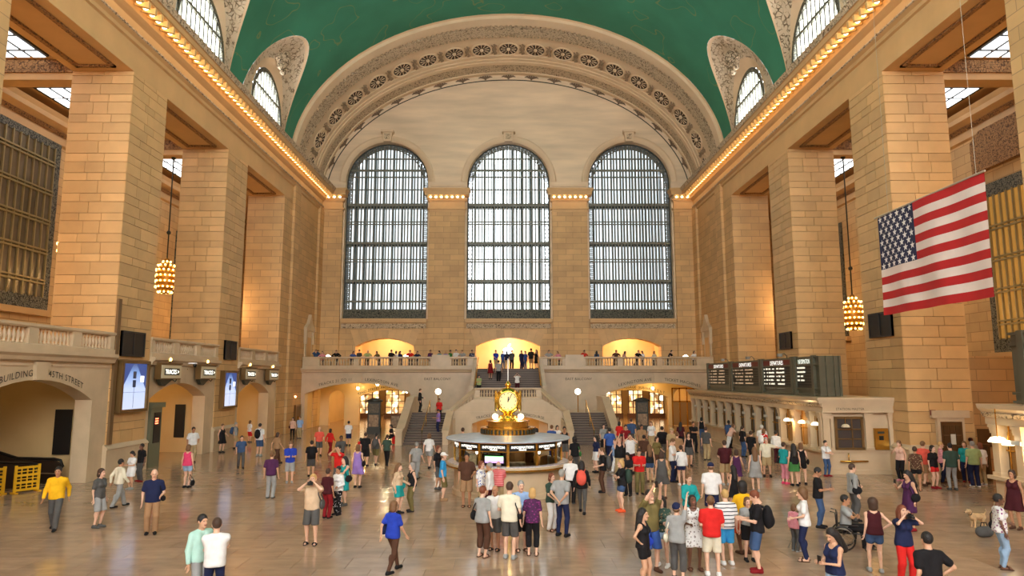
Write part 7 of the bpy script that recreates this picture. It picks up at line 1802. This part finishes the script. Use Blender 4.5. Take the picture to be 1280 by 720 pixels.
# ---- people along the balcony rail
BAL = [(368, 'stand', 'm', 'tee-navy:greydot', 'short-k', 'man in patterned navy shirt at far corner of the left balcony', 0), (381, 'camera', 'm', 'long-denim', 'short-b', 'man taking a flash photograph from the left balcony', 20), (394, 'stand', 'f', 'tee-brown', 'long-k', 'dark haired woman in brown on the left balcony', 160), (403, 'lean', 'f', 'tee-pink', 'bob-k', 'woman in pink leaning on the left balcony rail', 10), (421, 'lean', 'm', 'long-black', 'short-k', 'broad man in black leaning on the left balcony rail', 0),
       (440, 'lean', 'f', 'tee-blue', 'bob-k', 'woman in blue bent low at the left balcony rail', 40), (449, 'hold', 'm', 'tee-dgrey', 'short-k', 'man in charcoal before the magenta screen on the balcony', -20), (459, 'lean', 'm', 'tee-jade', 'short-w', 'white haired man in green at the left balcony rail', 20), (473, 'lean', 'f', 'tee-olive', 'bob-b', 'woman in olive leaning at left part of golden recess', -30), (489, 'hip', 'm', 'tee-black', 'short-n', 'man in black tee before the golden recess', 170), (495, 'stand', 'f', 'tee-white', 'bob-k', 'woman in white behind the black tee man on balcony', 150), (500, 'phone', 'f', 'tee-navy', 'long-k', 'woman in navy at her phone before golden recess', 30), (513, 'lean', 'm', 'tee-red', 'short-k', 'man in red leaning on the left balcony rail', 0), (521, 'lean', 'f', 'tee-navy', 'bob-k', 'woman in navy bending beside the man in red', 20),
       (538, 'stand', 'm', 'long-purple', 'short-b', 'man in purple behind the solid left parapet', 40), (549, 'phone', 'f', 'tee-teal', 'bob-b', 'woman in teal near the left stair wall', -20), (557, 'lookup', 'f', 'tee-lav', 'bob-y', 'blonde woman in lilac near the left stair wall', 10), (563, 'stand', 'm', 'tee-green', 'short-k', 'man in green near the left stair wall', 60), (570, 'hold', 'm', 'tee-white', 'short-k', 'man in white shirt near the left stair wall', 0), (579, 'lean', 'm', 'tee-grey', 'short-n', 'man in grey leaning near the left stair wall', -20), (590, 'stand', 'm', 'tee-navy:whitedot', 'short-k', 'man in dotted navy shirt at left stair head corner', 30),
       (686, 'lean', 'm', 'tee-grey', 'short-k', 'man in grey leaning at the right stair head corner', 0), (699, 'lean', 'f', 'long-pink', 'bob-n', 'woman in pink bent over the right balcony rail', -40), (729, 'lean', 'm', 'tee-red', 'short-k', 'man in red behind the solid right parapet', 20), (746, 'stand', 'f', 'tee-denim', 'long-k', 'woman in slate blue at edge of right parapet', 160), (770, 'lean', 'm', 'tee-brown', 'short-k', 'man in brown leaning before the right golden recess', 0), (778, 'lean', 'f', 'tee-peach', 'bob-b', 'woman in peach leaning before the right golden recess', 60), (796, 'lean', 'm', 'tee-black', 'short-b', 'man in black bent low at the right balcony rail', 30), (803, 'phone', 'f', 'tee-white', 'bob-k', 'woman in white before the right golden recess', -30), (818, 'stand', 'f', 'tee-cream', 'bob-n', 'woman in cream at edge of the right golden recess', 20), (836, 'lean', 'm', 'tee-black', 'short-k', 'man in black leaning beyond the right golden recess', 60), (868, 'hip', 'f', 'tee-white', 'bob-k', 'woman in white and pink at far end of right balcony', 20)]
for i, (px, po, sx_, tp, hr_, lb, fc) in enumerate(BAL):
    y = (62.05+.35*(i % 3) if po != 'lean' else 61.75)+(1.0 if i == 0 else 0)
    person(max(-17.5, (px-635)/853*(y*.995)), y, 1.72 if sx_ == 'm' else 1.62, fc, po, sx_, tp, 'trousers-dgrey', 'shoe-black', hr_, 'lmt'[i % 3], lb, z=5.35)
# small desk lamps glowing on the balcony tables
for i, (px, lb) in enumerate(((411, 'small glowing table lamp beside woman in pink on balcony'), (508, 'small glowing table lamp right of the woman in navy'), (720, 'small glowing table lamp beside the man in red, right balcony'), (856, 'small glowing table lamp near the far right balcony end'))):
    y = 63.6; e = empty('table_lamp', ((px-635)/853*y, y, 5.35), 0, lb, 'lamp', 'table lamps on the balcony')
    MB().box(-.35, .35, -.3, .3, .7, .75).build('table_top', gold_wall, e); 
    for a in (-.3, .3): MB().box(a-.03, a+.03, -.03, .03, 0, .7).build('leg', bronze_dk, e)
    t = MB(); t.tube([(0, 0, .75), (0, 0, 1.2)], .02, 6); t.build('stem', brass, e); s_ = MB(); s_.smooth = True; s_.lathe([(.06, 1.32), (.24, 1.18), (.2, 1.17), (.001, 1.22)], n=12); s_.build('lamp_shade', emis('table_lamp_glow', (1, .9, .7), 8), e)
# ================================================================ WHEELCHAIR, TRIPOD, DOG
def wheel_ring(mb, c, r, t, n=24):
    for k in range(n):
        a0 = 2*math.pi*k/n
    P_ = [(c[0], c[1]+r*math.cos(2*math.pi*k/n), c[2]+r*math.sin(2*math.pi*k/n)) for k in range(n+1)]; mb.tube(P_, t, 6, caps=False)
WX_, WYY = (9.05, 18.95)
e = empty('wheelchair', (WX_, WYY, 0), R(62), 'black wheelchair carrying the man in grey tee', 'wheelchair')
for g in (-1, 1):
    w = MB(); w.smooth = True; wheel_ring(w, (g*.3, .08, .31), .3, .022); o = w.build('wheel', black, e)
    w2 = MB(); w2.smooth = True; wheel_ring(w2, (g*.34, .08, .31), .26, .01); w2.build('hand_rim', sil, o)
    sp_ = MB()
    for k in range(12): a = 2*math.pi*k/12; sp_.tube([(g*.3, .08, .31), (g*.3, .08+.29*math.cos(a), .31+.29*math.sin(a))], .004, 4)
    sp_.sphere((g*.3, .08, .31), .04, 8, 5); sp_.build('spokes', sil, o, kind='stuff')
    w = MB(); w.smooth = True; wheel_ring(w, (g*.22, -.5, .09), .07, .02, 12); w.build('caster', black, e)
    f = MB(); f.smooth = True; f.tube([(g*.24, .2, .45), (g*.24, -.42, .45), (g*.22, -.5, .16), (g*.16, -.62, .1)], .016, 6); f.tube([(g*.24, .2, .3), (g*.24, .24, .95), (g*.24, .36, .97)], .016, 6); f.build('frame', black, e)
    MB().box(g*.16-.07, g*.16+.07, -.74, -.58, .08, .1).build('footrest', black, e); MB().box(g*.26-.02, g*.26+.02, -.3, .15, .64, .67).build('armrest', black, e)
MB().box(-.22, .22, -.26, .2, .42, .46).build('seat', black, e); MB().box(-.23, .23, .2, .23, .46, .9).build('backrest', black, e)
_p = person(WX_+.0, WYY, 1.75, 62, 'sit', 'm', 'tee-grey', 'trousers-black', 'shoe-black', 'short-k', 't', 'man in grey tee sitting in the wheelchair with arms folded'); _p.location.z = .07
e = empty('camera_tripod', (7.7, 18.85, 0), 0, 'small silver camera tripod standing beside the curly haired woman', 'tripod')
for k in range(3):
    a = 2*math.pi*k/3+.5; t = MB(); t.tube([(.02*math.cos(a), .02*math.sin(a), .52), (.26*math.cos(a), .26*math.sin(a), .012)], [.014, .01], 6); t.build('leg', sil, e)
t = MB(); t.tube([(0, 0, .3), (0, 0, .68)], .014, 6); t.build('column', sil, e); MB().box(-.05, .05, -.03, .03, .66, .76).build('head', black, e)
# dog: continuous body with legs, head, ears and tail
e = empty('dog', (14.35, 21.6, 0), R(-75), 'small tan and white dog walking near the patterned top woman', 'dog')
F = Field((-.2, -.5, -.03), (.2, .5, .62), .02)
F.cone((0, -.16, .32), (0, .02, .31), .105, .09, .05); F.cone((0, .02, .31), (0, .2, .32), .085, .085, .05)
F.cone((0, -.2, .36), (0, -.3, .46), .07, .055, .04); F.ell((0, -.34, .49), (.06, .075, .06), .03); F.cone((0, -.38, .475), (0, -.46, .455), .036, .026, .02)
for g in (-1, 1):
    F.cone((g*.06, -.16, .27), (g*.06, -.17, .15), .04, .026, .03); F.cone((g*.06, -.17, .15), (g*.06, -.18, .03), .024, .02, .015); F.cone((g*.06, -.18, .025), (g*.06, -.21, .02), .025, .022, .01)
    F.cone((g*.055, .18, .28), (g*.065, .14, .19), .06, .035, .03); F.cone((g*.065, .14, .19), (g*.065, .24, .12), .032, .022, .015); F.cone((g*.065, .24, .12), (g*.065, .22, .03), .021, .019, .01); F.cone((g*.065, .22, .025), (g*.065, .18, .02), .025, .022, .01)
    F.cone((g*.045, -.32, .53), (g*.075, -.3, .47), .026, .02, .012)
F.cone((0, .26, .36), (0, .36, .46), .026, .016, .02); F.cone((0, .36, .46), (0, .33, .54), .016, .01, .01); F.cut((0, 0, .0), (0, 0, -1))
v, q = F.mesh(); dogme = to_mesh('dog', 'body', v, q, None, [mat('dog_fur', srgb(196, 160, 116), .85, noise=.35, nscale=5)]); link('body', dogme, e)
c = MB(); c.smooth = True; wheel_pts = [(.062*math.cos(2*math.pi*k/12), -.27+.03*math.sin(2*math.pi*k/12), .43+.06*math.sin(2*math.pi*k/12)) for k in range(13)]; c.tube(wheel_pts, .012, 6, caps=False); c.build('collar', black, e)
for g in (-1, 1): s_ = MB(); s_.smooth = True; s_.sphere((g*.03, -.405, .505), .009, 6, 4); s_.build('eye', black, e)
s_ = MB(); s_.smooth = True; s_.sphere((0, -.485, .462), .016, 6, 4); s_.build('nose', black, e)
# dark duffel bag near the dog
e = empty('duffel_bag', (13.65, 20.3, 0), R(12), 'dark grey duffel bag on the floor between dog and woman', 'bag'); o = link('bag_body', soft_box('duffel', (.27, .13, .15), .03, [((.12, 0, 0), (.14, .13, .14)), ((-.12, 0, 0), (.14, .13, .14))]), e); setmat(o, cloth('dgrey')); o.location = (0, 0, .15); t = MB(); t.smooth = True; t.tube([(-.12, 0, .28), (-.08, 0, .4), (.08, 0, .4), (.12, 0, .28)], .015, 6); t.build('handle', cloth('black'), e)
